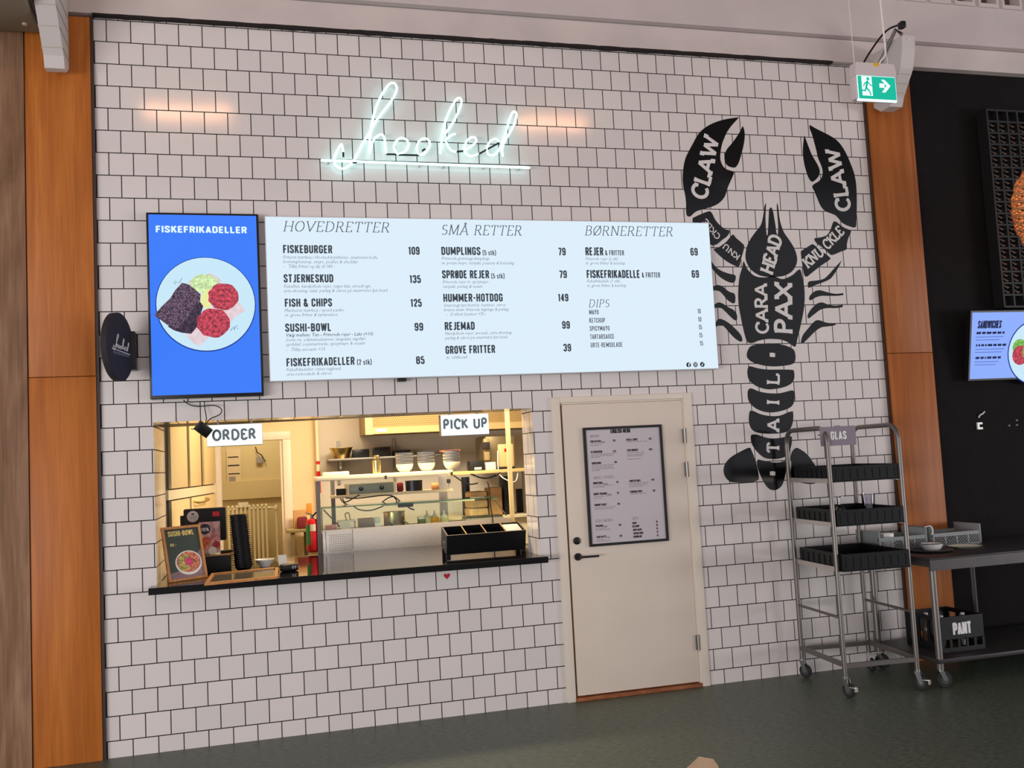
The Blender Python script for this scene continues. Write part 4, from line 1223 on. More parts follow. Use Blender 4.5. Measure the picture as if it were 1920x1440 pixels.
for x0_, y, x1_ in ((347, 416, 440), (347, 432, 440), (352, 508, 545), (352, 522, 540), (352, 534, 425), (360, 603, 545), (360, 618, 540), (360, 632, 548), (360, 645, 425), (652, 402, 828), (658, 494, 800), (658, 510, 800), (658, 522, 790), (662, 548, 775), (370, 773, 540), (370, 786, 470), (378, 863, 530), (378, 878, 440), (384, 957, 560), (384, 970, 540), (676, 752, 835), (676, 766, 830), (676, 780, 790), (684, 842, 822), (392, 1133, 480), (392, 1146, 515), (402, 1228, 470), (402, 1240, 520)):
    a = at(*cd(x0_, y), TY); b = at(*cd(x1_, y), TY)
    mb = MB(); xx = a.x
    while xx < b.x - 0.004:
        w = random.uniform(0.008, 0.025); mb.poly([(xx, TY, a.z), (min(xx + w, b.x), TY, a.z), (min(xx + w, b.x), TY, a.z + 0.0045), (xx, TY, a.z + 0.0045)]); xx += w + 0.005
    mb.build('description', M_print_grey, sh, smooth=0)

# ---- hanging exit sign
YE = -1.0
q = [at(*p, YE) for p in ((1604, 133), (1675, 142), (1678, 193), (1602, 187))]
ex0, ex1 = 4.968, 5.290; ez1, ez0 = 4.292, 4.028
ex = thing('exit_sign', 'hanging green exit sign with running man and arrow', 'exit sign', ((ex0 + ex1) / 2, YE, ez0))
mb = MB()
mb.prism([(ex0 - 0.006, 4.205), (ex0 + 0.006, ez1), (ex1 - 0.012, ez1), (ex1 + 0.004, 4.205)], YE - 0.035, YE + 0.035)
mb.build('housing', M_exit_case, ex)
mb = MB(); mb.box(ex0 + 0.012, ex1 - 0.002, YE - 0.024, YE - 0.006, ez0, 4.205, bev=0.003)
mb.build('light_guide', M_exit_white, ex)
mb = MB(); mb.box(ex0 - 0.006, ex0 + 0.012, YE - 0.026, YE + 0.035, ez0 + 0.012, 4.205, bev=0.003); mb.box(ex0 + 0.012, ex1, YE - 0.006, YE + 0.035, ez0 + 0.012, 4.205)
mb.build('rear_case', M_exit_case, ex)
mb = MB(); mb.box(ex0 + 0.018, ex1 - 0.008, YE - 0.0265, YE - 0.0245, ez0 + 0.013, 4.200)
gp = mb.build('green_panel', M_exit_green, ex)
mb = MB(); yy = YE - 0.028
px0 = ex0 + 0.038; pz0 = ez0 + 0.034
mb.mi = 0; mb.box(px0 + 0.008, px0 + 0.088, yy, yy + 0.001, pz0, pz0 + 0.135)
mb.box(ex0 + 0.185, ex0 + 0.225, yy, yy + 0.001, ez0 + 0.095, ez0 + 0.125)
mb.poly([(ex0 + 0.200, yy, ez0 + 0.152), (ex0 + 0.228, yy, ez0 + 0.152), (ex0 + 0.272, yy, ez0 + 0.110), (ex0 + 0.228, yy, ez0 + 0.062), (ex0 + 0.200, yy, ez0 + 0.062), (ex0 + 0.240, yy, ez0 + 0.110)], tri=True)
mb.mi = 1; y2 = yy - 0.0006
mb.disc((px0 + 0.058, y2, pz0 + 0.118), 0.012, n=12)
for a, b, w in (((0.052, 0.10), (0.040, 0.055), 0.016), ((0.052, 0.098), (0.030, 0.085), 0.009), ((0.030, 0.085), (0.020, 0.066), 0.008), ((0.054, 0.096), (0.074, 0.075), 0.009), ((0.074, 0.075), (0.090, 0.072), 0.008), ((0.040, 0.055), (0.062, 0.035), 0.012), ((0.062, 0.035), (0.072, 0.006), 0.010), ((0.040, 0.055), (0.030, 0.034), 0.012), ((0.030, 0.034), (0.002, 0.036), 0.010)):
    d = Vector((b[0] - a[0], 0, b[1] - a[1])).normalized(); n = Vector((-d.z, 0, d.x)) * w / 2
    A = Vector((px0 + a[0], y2, pz0 + a[1])) - d * w * 0.3; B = Vector((px0 + b[0], y2, pz0 + b[1])) + d * w * 0.3
    mb.poly([A + n, A - n, B - n, B + n])
mb.build('pictogram', [M_exit_white, M_exit_green], gp, smooth=0)
mb = MB(); mb.box(5.115, 5.155, YE - 0.036, YE - 0.02, ez1 - 0.022, ez1 + 0.002)
mb.build('yellow_sticker', M_yellow, ex)
for xx, r, pts in ((0, 0.0022, [(ex0 + 0.02, YE, ez1), (ex0 + 0.0, YE, 6.2)]), (1, 0.0022, [(5.255, YE, ez1), (5.245, YE, 4.46), (5.225, YE, 6.2)])):
    mb = MB(); mb.tube(pts, r, 6)
    mb.build('suspension_wire', M_white_enamel, ex)
mb = MB(); mb.tube(catmull([(5.17, YE, ez1 - 0.005), (5.20, YE, 4.325), (5.238, YE, 4.37), (5.245, YE, 4.45), (5.235, YE, 4.9), (5.222, YE, 6.2)], 6), 0.006, 8)
mb.build('power_cable', M_white_enamel, ex)

# ---- white wedge fixtures under the beam
def wedge(name, label, x0, x1, top_z, y_top, bz_, seams, y_bot):
    t = thing(name, label, 'light fixture', ((x0 + x1) / 2, -0.06, bz_))
    mb = MB()
    prof = [(-0.055, top_z), (y_top, top_z), (y_top + 0.01, top_z - 0.10), (y_top + 0.05, top_z - 0.24), (y_bot - 0.03, bz_ + 0.07), (y_bot, bz_), (-0.14, bz_), (-0.055, bz_ + 0.06)]
    a = [mb.bm.verts.new((x0, p[0], p[1])) for p in prof]; b = [mb.bm.verts.new((x1, p[0], p[1])) for p in prof]
    n = len(prof)
    mb.bm.faces.new(a); mb.bm.faces.new(b[::-1])
    for j in range(n):
        mb.bm.faces.new((a[j], b[j], b[(j + 1) % n], a[(j + 1) % n]))
    body = mb.build('body', M_fixture, t, smooth=0)
    mb = MB()
    for k in range(seams):
        f = (k + 0.6) / seams
        za = top_z - 0.24 + (bz_ + 0.07 - top_z + 0.24) * f; ya = (y_top + 0.05) + (y_bot - 0.03 - y_top - 0.05) * f
        mb.tube([(x0 - 0.002, -0.06, za), (x0 - 0.002, ya - 0.002, za), (x1 + 0.002, ya - 0.002, za), (x1 + 0.002, -0.06, za)], 0.003, 4)
    mb.build('seam', M_housing, t)
    return t


w1 = wedge('beam_fixture', 'white wedge-shaped fixture on the beam behind the hanging exit sign', 5.825, 5.94, 4.80, -0.46, 4.315, 3, -0.25)
mb = MB(); mb.tube([(5.815, -0.47, 4.80), (5.805, -0.42, 4.86), (5.795, -0.13, 4.62), (5.785, -0.07, 4.50)], 0.014, 8)
mb.build('strut', M_steel_dull, w1)
mb = MB(); mb.tube(catmull([(5.825, -0.47, 4.88), (5.775, -0.35, 4.88), (5.715, -0.20, 4.76), (5.675, -0.08, 4.62)], 5), 0.008, 6)
mb.box(5.80, 5.84, -0.50, -0.45, 4.845, 4.895, bev=0.004)
mb.build('black_cable', M_black, w1)
mb = MB(); mb.disc((5.885, -0.4615, 4.765), 0.009, n=12)
mb.build('screw_head', M_white_enamel, w1)
wedge('beam_fixture', 'white wedge-shaped fixture at the top left over the wood panel', -0.262, -0.145, 4.98, -0.66, 4.30, 4, -0.20)
hb = thing('fixture_housing', 'beige boxy housing cut off by the top left corner', 'fixture', (-0.75, -0.1, 4.45))
mb = MB(); mb.box(-1.25, -0.275, -0.75, -0.115, 4.63, 5.2, bev=0.05)
mb.build('cover', M_housing, hb)
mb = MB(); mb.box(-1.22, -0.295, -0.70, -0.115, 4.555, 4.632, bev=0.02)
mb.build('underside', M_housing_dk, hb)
for (x, y) in ((-0.44, -0.6), (-0.36, -0.25), (-0.62, -0.25)):
    mb = MB(); mb.lathe([(0, -0.012), (0.014, -0.010), (0.017, 0.0)], (x, y, 4.556), 12)
    mb.build('screw_head', M_housing, hb)

# ---- right: tilted screen, lattice, rattan lamp, cable stubs
TX0, TX1 = 6.47, 7.75
ts = thing('tilted_screen', 'tilted pale blue screen headed SANDWICHES on the dark wall', 'screen', (7.1, 0, 2.16))
a0 = at(1813, 711, -0.06); a1 = at(1828, 586, -0.155)
up = Vector((0, a1.y - a0.y, a1.z - a0.z)); H = up.length; up.normalize()
nn = Vector((0, -up.z, up.y)).normalized()
if nn.y > 0: nn = -nn
O = Vector(((a0.x + a1.x) / 2, a0.y, a0.z))
def tpt(u, v, d=0.0): return O + Vector((1, 0, 0)) * u + up * v + nn * d
mb = MB()
e = 0.014
c0 = [tpt(-e, -e), tpt(1.02, -e), tpt(1.02, H + e), tpt(-e, H + e)]; c1 = [p - nn * 0.045 for p in c0]
v0 = [mb.bm.verts.new(p) for p in c0]; v1 = [mb.bm.verts.new(p) for p in c1]
mb.bm.faces.new(v0); mb.bm.faces.new(v1[::-1])
for j in range(4): mb.bm.faces.new((v0[j], v1[j], v1[(j + 1) % 4], v0[(j + 1) % 4]))
mb.build('case', M_black, ts, smooth=0)
mb = MB(); mb.tube([tpt(0.5, H / 2, -0.03), (O.x + 0.5, 0.02, O.z + H * 0.4)], 0.03, 8); mb.build('bracket', M_black, ts)
mb = MB(); mb.poly([tpt(0, 0, 0.001), tpt(1.005, 0, 0.001), tpt(1.005, H, 0.001), tpt(0, H, 0.001)])
sp = mb.build('picture', M_screen_pale, ts, smooth=0)
mb = MB(); S = H / 125.0          # metres per pixel row
stroke_word(mb, 'SANDWICHES', lambda u, v: tpt(0.055 + u, H * 0.76 + v, 0.002), 0.225, 0.062, 0.17, 0, gap=0.07, shear=0.12, font=SAN)
mb.build('headline', M_screen_ink, sp, smooth=0)
for v, w in ((0.675, 0.30), (0.49, 0.33), (0.30, 0.27)):
    mb = MB(); xx = 0.045
    while xx < w:
        l = random.uniform(0.012, 0.05); mb.poly([tpt(xx, H * v, 0.002), tpt(xx + l, H * v, 0.002), tpt(xx + l + 0.004, H * v + 0.018, 0.002), tpt(xx + 0.004, H * v + 0.018, 0.002)]); xx += l + 0.01
    mb.build('dish_line', M_screen_ink, sp, smooth=0)
for v, w in ((0.625, 0.31), (0.58, 0.27), (0.44, 0.32), (0.395, 0.30), (0.25, 0.27), (0.205, 0.24)):
    mb = MB(); mb.poly([tpt(0.04, H * v, 0.002), tpt(w, H * v, 0.002), tpt(w, H * v + 0.006, 0.002), tpt(0.04, H * v + 0.006, 0.002)])
    mb.build('fine_line', M_screen_ink2, sp, smooth=0)
mb = MB()
def tdisc(cu, cv, r, d, n=32): mb.poly([tpt(cu + r * math.cos(2 * PI * i / n), cv + r * math.sin(2 * PI * i / n), d) for i in range(n)])
mb.mi = 0; tdisc(0.62, H * 0.38, 0.265, 0.002); mb.mi = 1; tdisc(0.62, H * 0.38, 0.255, 0.003)
mb.mi = 2; tdisc(0.47, H * 0.46, 0.07, 0.004, 12); mb.mi = 3; tdisc(0.48, H * 0.34, 0.08, 0.0045, 14); mb.mi = 2; tdisc(0.62, H * 0.40, 0.12, 0.005, 14)
mb.build('plate_picture', [M_screen_navy, M_screen_plate, M_screen_green, M_screen_cake], sp, smooth=0)

lt = thing('lattice_screen', 'tall black lattice board with diamond cut-outs on the dark wall', 'lattice', (7.2, 0, 2.72))
LX0 = at(1850, 205, -0.12).x; LX1 = LX0 + 1.6; LZ0 = at(1875, 575, -0.12).z; LZ1 = at(1842, 205, -0.12).z
mb = MB(); mb.box(LX0, LX1, -0.06, 0.0, LZ0, LZ1)
mb.build('back_board', M_lattice, lt, smooth=0)
mb = MB(); nc = 16; nr = 17
cw = (LX1 - LX0) / nc; chh = (LZ1 - LZ0) / nr
for i in range(nc + 1):
    mb.box(LX0 + i * cw - 0.008, LX0 + i * cw + 0.008, -0.12, -0.06, LZ0, LZ1)
for j in range(nr + 1):
    mb.box(LX0, LX1, -0.118, -0.06, LZ0 + j * chh - 0.008, LZ0 + j * chh + 0.008)
mb.build('grid', M_lattice, lt, smooth=0)
mb = MB()
for i in range(nc):
    for j in range(1, nr - 1):
        x = LX0 + (i + 0.15) * cw; z = LZ0 + (j + 0.12) * chh
        for dz in (0.0, 0.42):
            mb.poly([(x, -0.105, z + dz * chh + 0.03), (x + cw * 0.35, -0.075, z + dz * chh + 0.045), (x + cw * 0.68, -0.105, z + dz * chh + 0.012), (x + cw * 0.33, -0.112, z + dz * chh)])
o = mb.build('blades', M_blade, lt, smooth=0)

RLX = at(1962, 390, -0.75)
rl = thing('rattan_lamp', 'round woven rattan lamp at the right frame edge before the lattice', 'lamp', (RLX.x, -0.75, RLX.z - 0.35))
mb = MB()
prof = [(0.05, 0.32), (0.12, 0.30), (0.18, 0.22), (0.22, 0.1), (0.23, 0.0), (0.22, -0.1), (0.18, -0.22), (0.11, -0.29)]
for i in range(36):
    f = i / 35.0; z = 0.32 - 0.62 * f
    r = 0.04 + 0.19 * math.sqrt(max(0.0, 1 - ((z) / 0.335) ** 2))
    mb.tube([(RLX.x + (r + 0.006 * math.sin(7 * t + i)) * math.cos(2 * PI * t / 28), -0.75 + (r + 0.006 * math.sin(7 * t + i)) * math.sin(2 * PI * t / 28), RLX.z + z + 0.006 * math.sin(5 * t + 2 * i)) for t in range(28)], 0.007, 5, closed=True)
mb.build('shade', M_wicker, rl)
mb = MB(); mb.lathe([(0, -0.05), (0.035, -0.04), (0.05, 0), (0.035, 0.04), (0, 0.06)], (RLX.x, -0.75, RLX.z), 16)
mb.build('bulb', M_bulb, rl)
mb = MB(); mb.tube([(RLX.x, -0.75, RLX.z + 0.06), (RLX.x, -0.75, 6.2)], 0.004, 6)
mb.build('cord', M_black, rl)

cs = thing('cable_stub', 'white cable end and socket plate left on the dark wall', 'cable', at(1838, 797, 0.0))
mb = MB(); q = at(1836.5, 798.5, 0.015)
mb.box(q.x - 0.024, q.x + 0.024, 0.006, 0.02, q.z - 0.028, q.z - 0.012); mb.box(q.x - 0.024, q.x - 0.006, 0.006, 0.02, q.z - 0.012, q.z + 0.012); mb.box(q.x - 0.024, q.x + 0.024, 0.006, 0.02, q.z + 0.012, q.z + 0.028)
mb.build('plate', M_white_enamel, cs)
mb = MB(); mb.tube(catmull([at(1835, 783, 0.012), at(1838, 778, 0.0), at(1842, 776, -0.01), at(1846, 772, 0.005)], 4), 0.006, 6)
mb.build('cable', M_white_enamel, cs)
for px, py, lb in ((1892, 798, 'leftmost of three pale wall plugs on the dark wall'), (1906.5, 797, 'lower right of three pale wall plugs on the dark wall'), (1906.5, 788, 'upper right of three pale wall plugs on the dark wall')):
    q = at(px, py, 0.015)
    mb = MB(); mb.lathe([(0, 0), (0.008, 0), (0.006, 0.012), (0, 0.012)], n=10, M=Matrix.Translation((q.x, 0.02, q.z)) @ Matrix.Rotation(PI / 2, 4, 'X'))
    tag(rebase(mb.build('screw_plug', M_basket), (q.x, 0.02, q.z)), lb, 'wall plug', 'pale wall plugs on the dark wall')

# =================================================================== SERVING HATCH
CZ = 1.03
CB = 1.40                                        # back edge of the counter slab
ct = thing('serving_counter', 'long polished black counter slab in the serving hatch', 'counter', (1.57, 0, CZ - 0.042))
mb = MB()
mb.box(0.274, 2.866, -0.117, -0.001, CZ - 0.042, CZ)
mb.box(OX0 + 0.002, OX1 - 0.002, -0.004, WT + 0.002, CZ - 0.02 + 0.0005, CZ - 0.0005)
mb.box(0.315, 3.02, WT + 0.001, 0.778, CZ - 0.042, CZ - 0.0005); mb.box(0.585, 3.02, 0.778, CB, CZ - 0.042, CZ - 0.0005)
mb.build('slab', M_granite, ct, smooth=0)
mb = MB(); mb.box(0.272, 2.868, -0.127, -0.117, CZ - 0.042, CZ - 0.0005); mb.build('edge_strip', mat('black_edge', rgb(14, 14, 15), 0.55, spec=0.2), ct, smooth=0)


def cbox(name, label, cat, m_, x0, x1, y0, y1, z0, z1, bev=0.003, group=None, **kw):
    mb = MB(); mb.box(x0, x1, y0, y1, z0, z1, bev=bev)
    return tag(rebase(mb.build(name, m_), ((x0 + x1) / 2, (y0 + y1) / 2, z0)), label, cat, group)


def pbox(name, label, cat, m_, P0, P1, Y, depth, z0=None, bev=0.003, group=None):
    """box whose front face spans the photo pixels P0 (top left) to P1 (bottom right) at depth Y"""
    a = at(P0[0], P0[1], Y); b = at(P1[0], P1[1], Y)
    return cbox(name, label, cat, m_, a.x, b.x, Y, Y + depth, b.z if z0 is None else z0, a.z, bev, group)


# ---- standing sushi-bowl poster in an oak frame
fw_, fh_ = 0.285, 0.362
sb = thing('sushi_poster', 'oak-framed dark poster reading SUSHI-BOWL, propped upright on the counter', 'framed poster', (0.372, 0.105, CZ), math.radians(36))
LEAN = Matrix.Rotation(math.radians(-13), 4, 'X')
b_ = 0.017
mb = MB()
mb.box(0, b_, -0.008, 0.008, 0, fh_); mb.box(fw_ - b_, fw_, -0.008, 0.008, 0, fh_); mb.box(b_, fw_ - b_, -0.008, 0.008, 0, b_); mb.box(b_, fw_ - b_, -0.008, 0.008, fh_ - b_, fh_)
mb.xform(LEAN); mb.build('frame', M_oak, sb, local=True)
mb = MB(); mb.box(b_, fw_ - b_, -0.002, 0.006, b_, fh_ - b_)
mb.xform(LEAN); pst = mb.build('print', M_poster_dk, sb, smooth=0, local=True)
mb = MB(); mb.bar((fw_ / 2, 0.085, 0.26), (fw_ / 2, 0.17, 0.004), 0.03, 0.008)
mb.build('prop', M_oak, sb, local=True)
mb = MB(); stroke_word(mb, 'SUSHI-BOWL', lambda u, v: (0.042 + u, -0.003, 0.298 + v), 0.190, 0.034, 0.18, 0, gap=0.07, font=SAN)
mb.xform(LEAN); mb.build('headline', M_gold, pst, smooth=0, local=True)
mb = MB(); stroke_word(mb, '99.-', lambda u, v: (0.046 + u, -0.003, 0.232 + v), 0.045, 0.019, 0.18, 0, gap=0.07, font=SAN)
mb.xform(LEAN); mb.build('price', M_gold, pst, smooth=0, local=True)
mb = MB()
def fl(pts, d): mb.poly([(p[0], -0.002 - d, p[1]) for p in pts], tri=True)
def el(cx, cy, a_, b2, d, n=28): fl([(cx + a_ * math.cos(2 * PI * i / n), cy + b2 * math.sin(2 * PI * i / n)) for i in range(n)], d)
mb.mi = 0; fl([(b_, b_), (fw_ - b_, b_), (fw_ - b_, 0.20), (0.19, 0.135), (0.10, 0.07), (b_, 0.055)], 0.0004)
mb.mi = 1; el(0.163, 0.115, 0.098, 0.080, 0.0008); mb.mi = 2; el(0.163, 0.120, 0.088, 0.068, 0.0012)
mb.mi = 3; el(0.135, 0.13, 0.05, 0.045, 0.0016, 10); mb.mi = 2; el(0.205, 0.12, 0.042, 0.05, 0.0018, 9); mb.mi = 3; el(0.125, 0.088, 0.04, 0.026, 0.0019, 9); mb.mi = 4; el(0.163, 0.122, 0.03, 0.028, 0.0022, 10)
mb.xform(LEAN); mb.build('bowl_picture', [M_poster_lilac, M_white_enamel, M_food1, M_food2, M_pink], pst, smooth=0, local=True)

# ---- frame lying flat
q = [at_z(395.5, 1075, CZ + 0.014), at_z(522.5, 1063, CZ + 0.014), at_z(520, 1081, CZ + 0.014), at_z(384, 1094, CZ + 0.014)]
lf = thing('framed_poster', 'oak frame lying flat on the counter before the black bowl stack', 'framed poster', ((q[0] + q[2]) / 2 - Vector((0, 0, 0.014))))
ux = (q[1] - q[0] + q[2] - q[3]) / 2; uy = (q[0] - q[3] + q[1] - q[2]) / 2; cc = sum(q, Vector()) / 4
ux = Vector((ux.x, ux.y, 0)); uy = Vector((uy.x, uy.y, 0))
def fp(u, v, z): p = cc + ux * u + uy * v; return Vector((p.x, p.y, CZ + z))
def slab(mb, u0, u1, v0, v1, z0, z1):
    lo = [mb.bm.verts.new(fp(u, v, z0)) for u, v in ((u0, v0), (u1, v0), (u1, v1), (u0, v1))]
    hi = [mb.bm.verts.new(fp(u, v, z1)) for u, v in ((u0, v0), (u1, v0), (u1, v1), (u0, v1))]
    mb.bm.faces.new(lo[::-1]); mb.bm.faces.new(hi)
    for j in range(4): mb.bm.faces.new((lo[j], lo[(j + 1) % 4], hi[(j + 1) % 4], hi[j]))
mb = MB()
slab(mb, -.5, -.45, -.5, .5, 0.0005, 0.015); slab(mb, .45, .5, -.5, .5, 0.0005, 0.015); slab(mb, -.45, .45, -.5, -.41, 0.0005, 0.015); slab(mb, -.45, .45, .41, .5, 0.0005, 0.015)
mb.build('frame', M_oak, lf, smooth=0)
mb = MB(); slab(mb, -.45, .45, -.41, .41, 0.001, 0.009)
mb.build('glazing', mat('glazed_print', rgb(120, 112, 96), 0.08), lf, smooth=0)

# ---- till: screen seen from behind, cash box, flyer
tl = thing('till_screen', 'black till screen seen from behind with round white sticker', 'till', (0.60, 0.78, CZ))
a = at(344, 955, 0.78); b = at(425, 1007, 0.78)
mb = MB(); mb.box(a.x, b.x, 0.76, 0.80, b.z - 0.02, a.z, bev=0.012)
mb.box(a.x - 0.024, a.x + 0.01, 0.77, 0.80, a.z - 0.15, a.z - 0.045, bev=0.006)
mb.build('screen_back', M_blackm, tl)
mb = MB(); mb.box((a.x + b.x) / 2 - 0.04, (a.x + b.x) / 2 + 0.04, 0.80, 0.86, CZ + 0.002, a.z - 0.08, bev=0.006); mb.box((a.x + b.x) / 2 - 0.1, (a.x + b.x) / 2 + 0.1, 0.79, 0.95, CZ + 0.0005, CZ + 0.016)
mb.build('stand', M_blackm, tl)
c = at(361.5, 968.5, 0.758); mb = MB(); mb.disc((c.x, 0.757, c.z), 0.040, n=28)
st_ = mb.build('round_sticker', mat('sticker_paper', rgb(206, 196, 200), 0.6), tl, smooth=0)
mb = MB(); mb.box(c.x - 0.009, c.x + 0.009, 0.756, 0.7565, c.z + 0.012, c.z + 0.022)
mb.build('sticker_mark', M_print_dk, st_, smooth=0)
for k in range(2):
    mb = MB(); mb.box(c.x - 0.026 + k * 0.004, c.x + 0.026 - k * 0.004, 0.756, 0.7565, c.z - 0.002 - 0.012 * k, c.z + 0.002 - 0.012 * k)
    mb.build('sticker_line', M_print_grey, st_, smooth=0)
c = at(405, 963.5, 0.758); mb = MB(); mb.box(c.x - 0.024, c.x + 0.024, 0.756, 0.759, c.z - 0.017, c.z + 0.017)
mb.build('red_tag', M_red, tl, smooth=0)
a = at(374, 1041, 0.55); b = at(433, 1071, 0.55)
cb = thing('cash_box', 'black box with a tan top under the till flyer', 'box', ((a.x + b.x) / 2, 0.6, CZ))
mb = MB(); mb.box(a.x, b.x, 0.55, 0.75, CZ + 0.0005, CZ + 0.115, bev=0.004)
mb.build('body', M_blackm, cb)
mb = MB(); mb.box(a.x + 0.002, b.x - 0.002, 0.553, 0.747, CZ + 0.1152, CZ + 0.121)
mb.build('tan_top', M_cardboard, cb)  # lit top of the black box painted on as a tan sheet
a = at(371.5, 979, 0.60); b = at(414.5, 1036, 0.60)
fz = CZ + 0.122
fy = thing('flyer_holder', 'clear holder with a food flyer reading 15% before the till screen', 'flyer', ((a.x + b.x) / 2, 0.6, fz))
mb = MB(); mb.box(a.x, b.x, 0.598, 0.602, fz, a.z); mb.box(a.x, b.x, 0.56, 0.66, fz, fz + 0.003)
mb.build('holder', M_pane, fy, smooth=0)
mb = MB(); mb.box(a.x + 0.003, b.x - 0.003, 0.5935, 0.5965, fz + 0.012, a.z - 0.003)
fp_ = mb.build('print', M_flyer, fy, smooth=0)
W_ = b.x - a.x; H_ = a.z - fz
mb = MB(); mb.disc((a.x + W_ * 0.30, 0.5925, fz + H_ * 0.78), W_ * 0.25, n=24)
mb.build('disc', M_flyer_navy, fp_, smooth=0)
mb = MB(); stroke_word(mb, '15%', lambda u, v: (a.x + W_ * 0.12 + u, 0.5915, fz + H_ * 0.72 + v), W_ * 0.36, H_ * 0.10, 0.2, 0, font=SAN)
mb.build('figure', M_white_print, fp_, smooth=0)
mb = MB()
for (u, v, r1, col_) in ((0.35, 0.42, 0.22, 0), (0.72, 0.52, 0.2, 1), (0.2, 0.25, 0.16, 0), (0.8, 0.3, 0.17, 2), (0.5, 0.2, 0.13, 1), (0.62, 0.12, 0.2, 3)):
    mb.mi = col_; mb.disc((a.x + W_ * u, 0.5930 - 0.0001 * len(mb.bm.faces), fz + H_ * v), W_ * r1, n=9)
mb.build('food_picture', [mat('flyer_orange', rgb(188, 92, 60), 0.5, noise=0.4, nscale=60), mat('flyer_rose', rgb(204, 130, 130), 0.5, noise=0.4, nscale=60), mat('flyer_red', rgb(170, 50, 54), 0.5), mat('flyer_pale', rgb(226, 216, 206), 0.5)], fp_, smooth=0)
# card reader lying on the box
q = at_z(427, 1032, fz)
cbx = MB(); cbx.box(-0.018, 0.018, -0.045, 0.045, 0.0005, 0.022, bev=0.006)
cbx.xform(Matrix.Rotation(math.radians(-55), 4, 'Z'))
o = cbx.build('scanner', mat('olive_black', rgb(52, 48, 30), 0.4)); o.location = (q.x, 0.66, fz); tag(o, 'small dark hand scanner lying on the tan box top', 'scanner')

# ---- stack of black bowls, one object each
q = at_z(457.5, 1066, CZ)
BLX, BLY = q.x, 0.60
mb = MB(); mb.lathe([(0, 0.001), (0.045, 0.001), (0.056, 0.018), (0.060, 0.037), (0.0745, 0.038), (0.0745, 0.0405), (0.059, 0.0405), (0.058, 0.020), (0.043, 0.005), (0, 0.005)], n=20)
bk = mb.build('black_bowl', M_crate)
bk.location = (BLX, BLY, CZ)
tag(bk, 'black takeaway bowl at the foot of the tall nested stack', 'bowl', 'black takeaway bowls in a tall nested stack')
NB = 24
for i in range(1, NB):
    o = bk.copy(); COL.objects.link(o)
    o.location = (BLX - 0.0012 * i + 0.001 * math.sin(i * 2.1), BLY + 0.001 * math.cos(i * 1.7), CZ + 0.0152 * i)
    o.scale = (1 - 0.003 * i, 1 - 0.003 * i, 1)
    if i == NB - 1:
        o['label'] = 'black takeaway bowl on top of the tall nested stack'; o['group'] = 'black takeaway bowls in a tall nested stack'
    else:
        o['label'] = 'black takeaway bowl within the tall nested stack'
# ---- white bowl, card terminal with slip
q = at_z(496.5, 1062, CZ)
wb_ = thing('white_bowl', 'small white bowl on the counter right of the black bowl stack', 'bowl', (q.x, q.y, CZ))
mb = MB(); mb.lathe([(0, 0.008), (0.028, 0.008), (0.028, 0.0005), (0.036, 0.0005), (0.038, 0.010), (0.058, 0.030), (0.070, 0.052), (0.0675, 0.053), (0.055, 0.033), (0.034, 0.013), (0, 0.012)], (0, 0, 0), 28)
mb.build('body', M_white_enamel, wb_, local=True)
q = at_z(543, 1071, CZ)
tm = thing('card_terminal', 'black card terminal with a white paper slip on the counter', 'card terminal', (q.x, q.y, CZ), math.radians(20))
mb = MB(); mb.box(-0.058, 0.058, -0.03, 0.045, 0.0005, 0.050, bev=0.014)
mb.build('body', M_black, tm, local=True)
mb = MB()
for k in range(2):
    mb.box(0.008 + k * 0.016, 0.016 + k * 0.016, -0.0315, -0.030, 0.018, 0.038)
mb.build('silver_mark', M_steel_dull, tm, local=True)
mb = MB(); mb.box(-0.055, 0.005, 0.03, 0.033, 0.048, 0.118, M=Matrix.Translation((0, 0.012, 0)) @ Matrix.Rotation(-0.2, 4, 'X'))
mb.build('paper_slip', M_paper, tm, local=True)
mb = MB(); mb.tube(catmull([(-0.05, 0.03, 0.03), (-0.085, 0.04, 0.035), (-0.09, 0.03, 0.012), (-0.06, 0.05, 0.003), (-0.15, 0.10, 0.003)], 4), 0.0025, 6)
mb.build('cable', M_black, tm, local=True)

# ---- black caddy with four compartments
KX0, KX1, KD, KZ, KY = 2.238, 2.826, 0.205, 0.145, 0.30
cd_ = thing('condiment_caddy', 'black four-compartment box at the right end of the counter', 'caddy', (KX0, KY, CZ))
KW = KX1 - KX0; w = 0.010
KT = Matrix.Translation((0, 0, 0.020)) @ Matrix.Rotation(math.radians(15), 4, 'X')
def kbuild(mb, name, m_, par=None, tilt=True):
    if tilt: mb.xform(KT)
    return mb.build(name, m_, par or cd_, smooth=0, local=True)
mb = MB()
mb.box(0, KW, 0, w, 0, KZ); mb.box(0, KW, KD - w, KD, 0, KZ); mb.box(0, w, w, KD - w, 0, KZ); mb.box(KW - w, KW, w, KD - w, 0, KZ); mb.box(w, KW - w, w, KD - w, 0, 0.012)
kbuild(mb, 'box', M_crate)
mb = MB()
for (x0, x1, y0, y1) in ((0, KW, 0, w), (0, KW, KD - w, KD), (0, w, w, KD - w), (KW - w, KW, w, KD - w)):
    mb.box(x0, x1, y0, y1, KZ, KZ + 0.0012)
kbuild(mb, 'worn_top_edge', mat('worn_black_edge', rgb(96, 84, 70), 0.6))  # rim tops in a lighter grey-brown than the box walls
for k in (1, 2, 3):
    x = KW * k / 4
    mb = MB(); mb.box(x - 0.004, x + 0.004, w, KD - w, 0.012, KZ - 0.001); dvd = kbuild(mb, 'divider', M_crate)
    mb = MB(); mb.box(x - 0.004, x + 0.004, w, KD - w, KZ - 0.001, KZ + 0.001); kbuild(mb, 'pale_edge', M_cardboard, dvd)
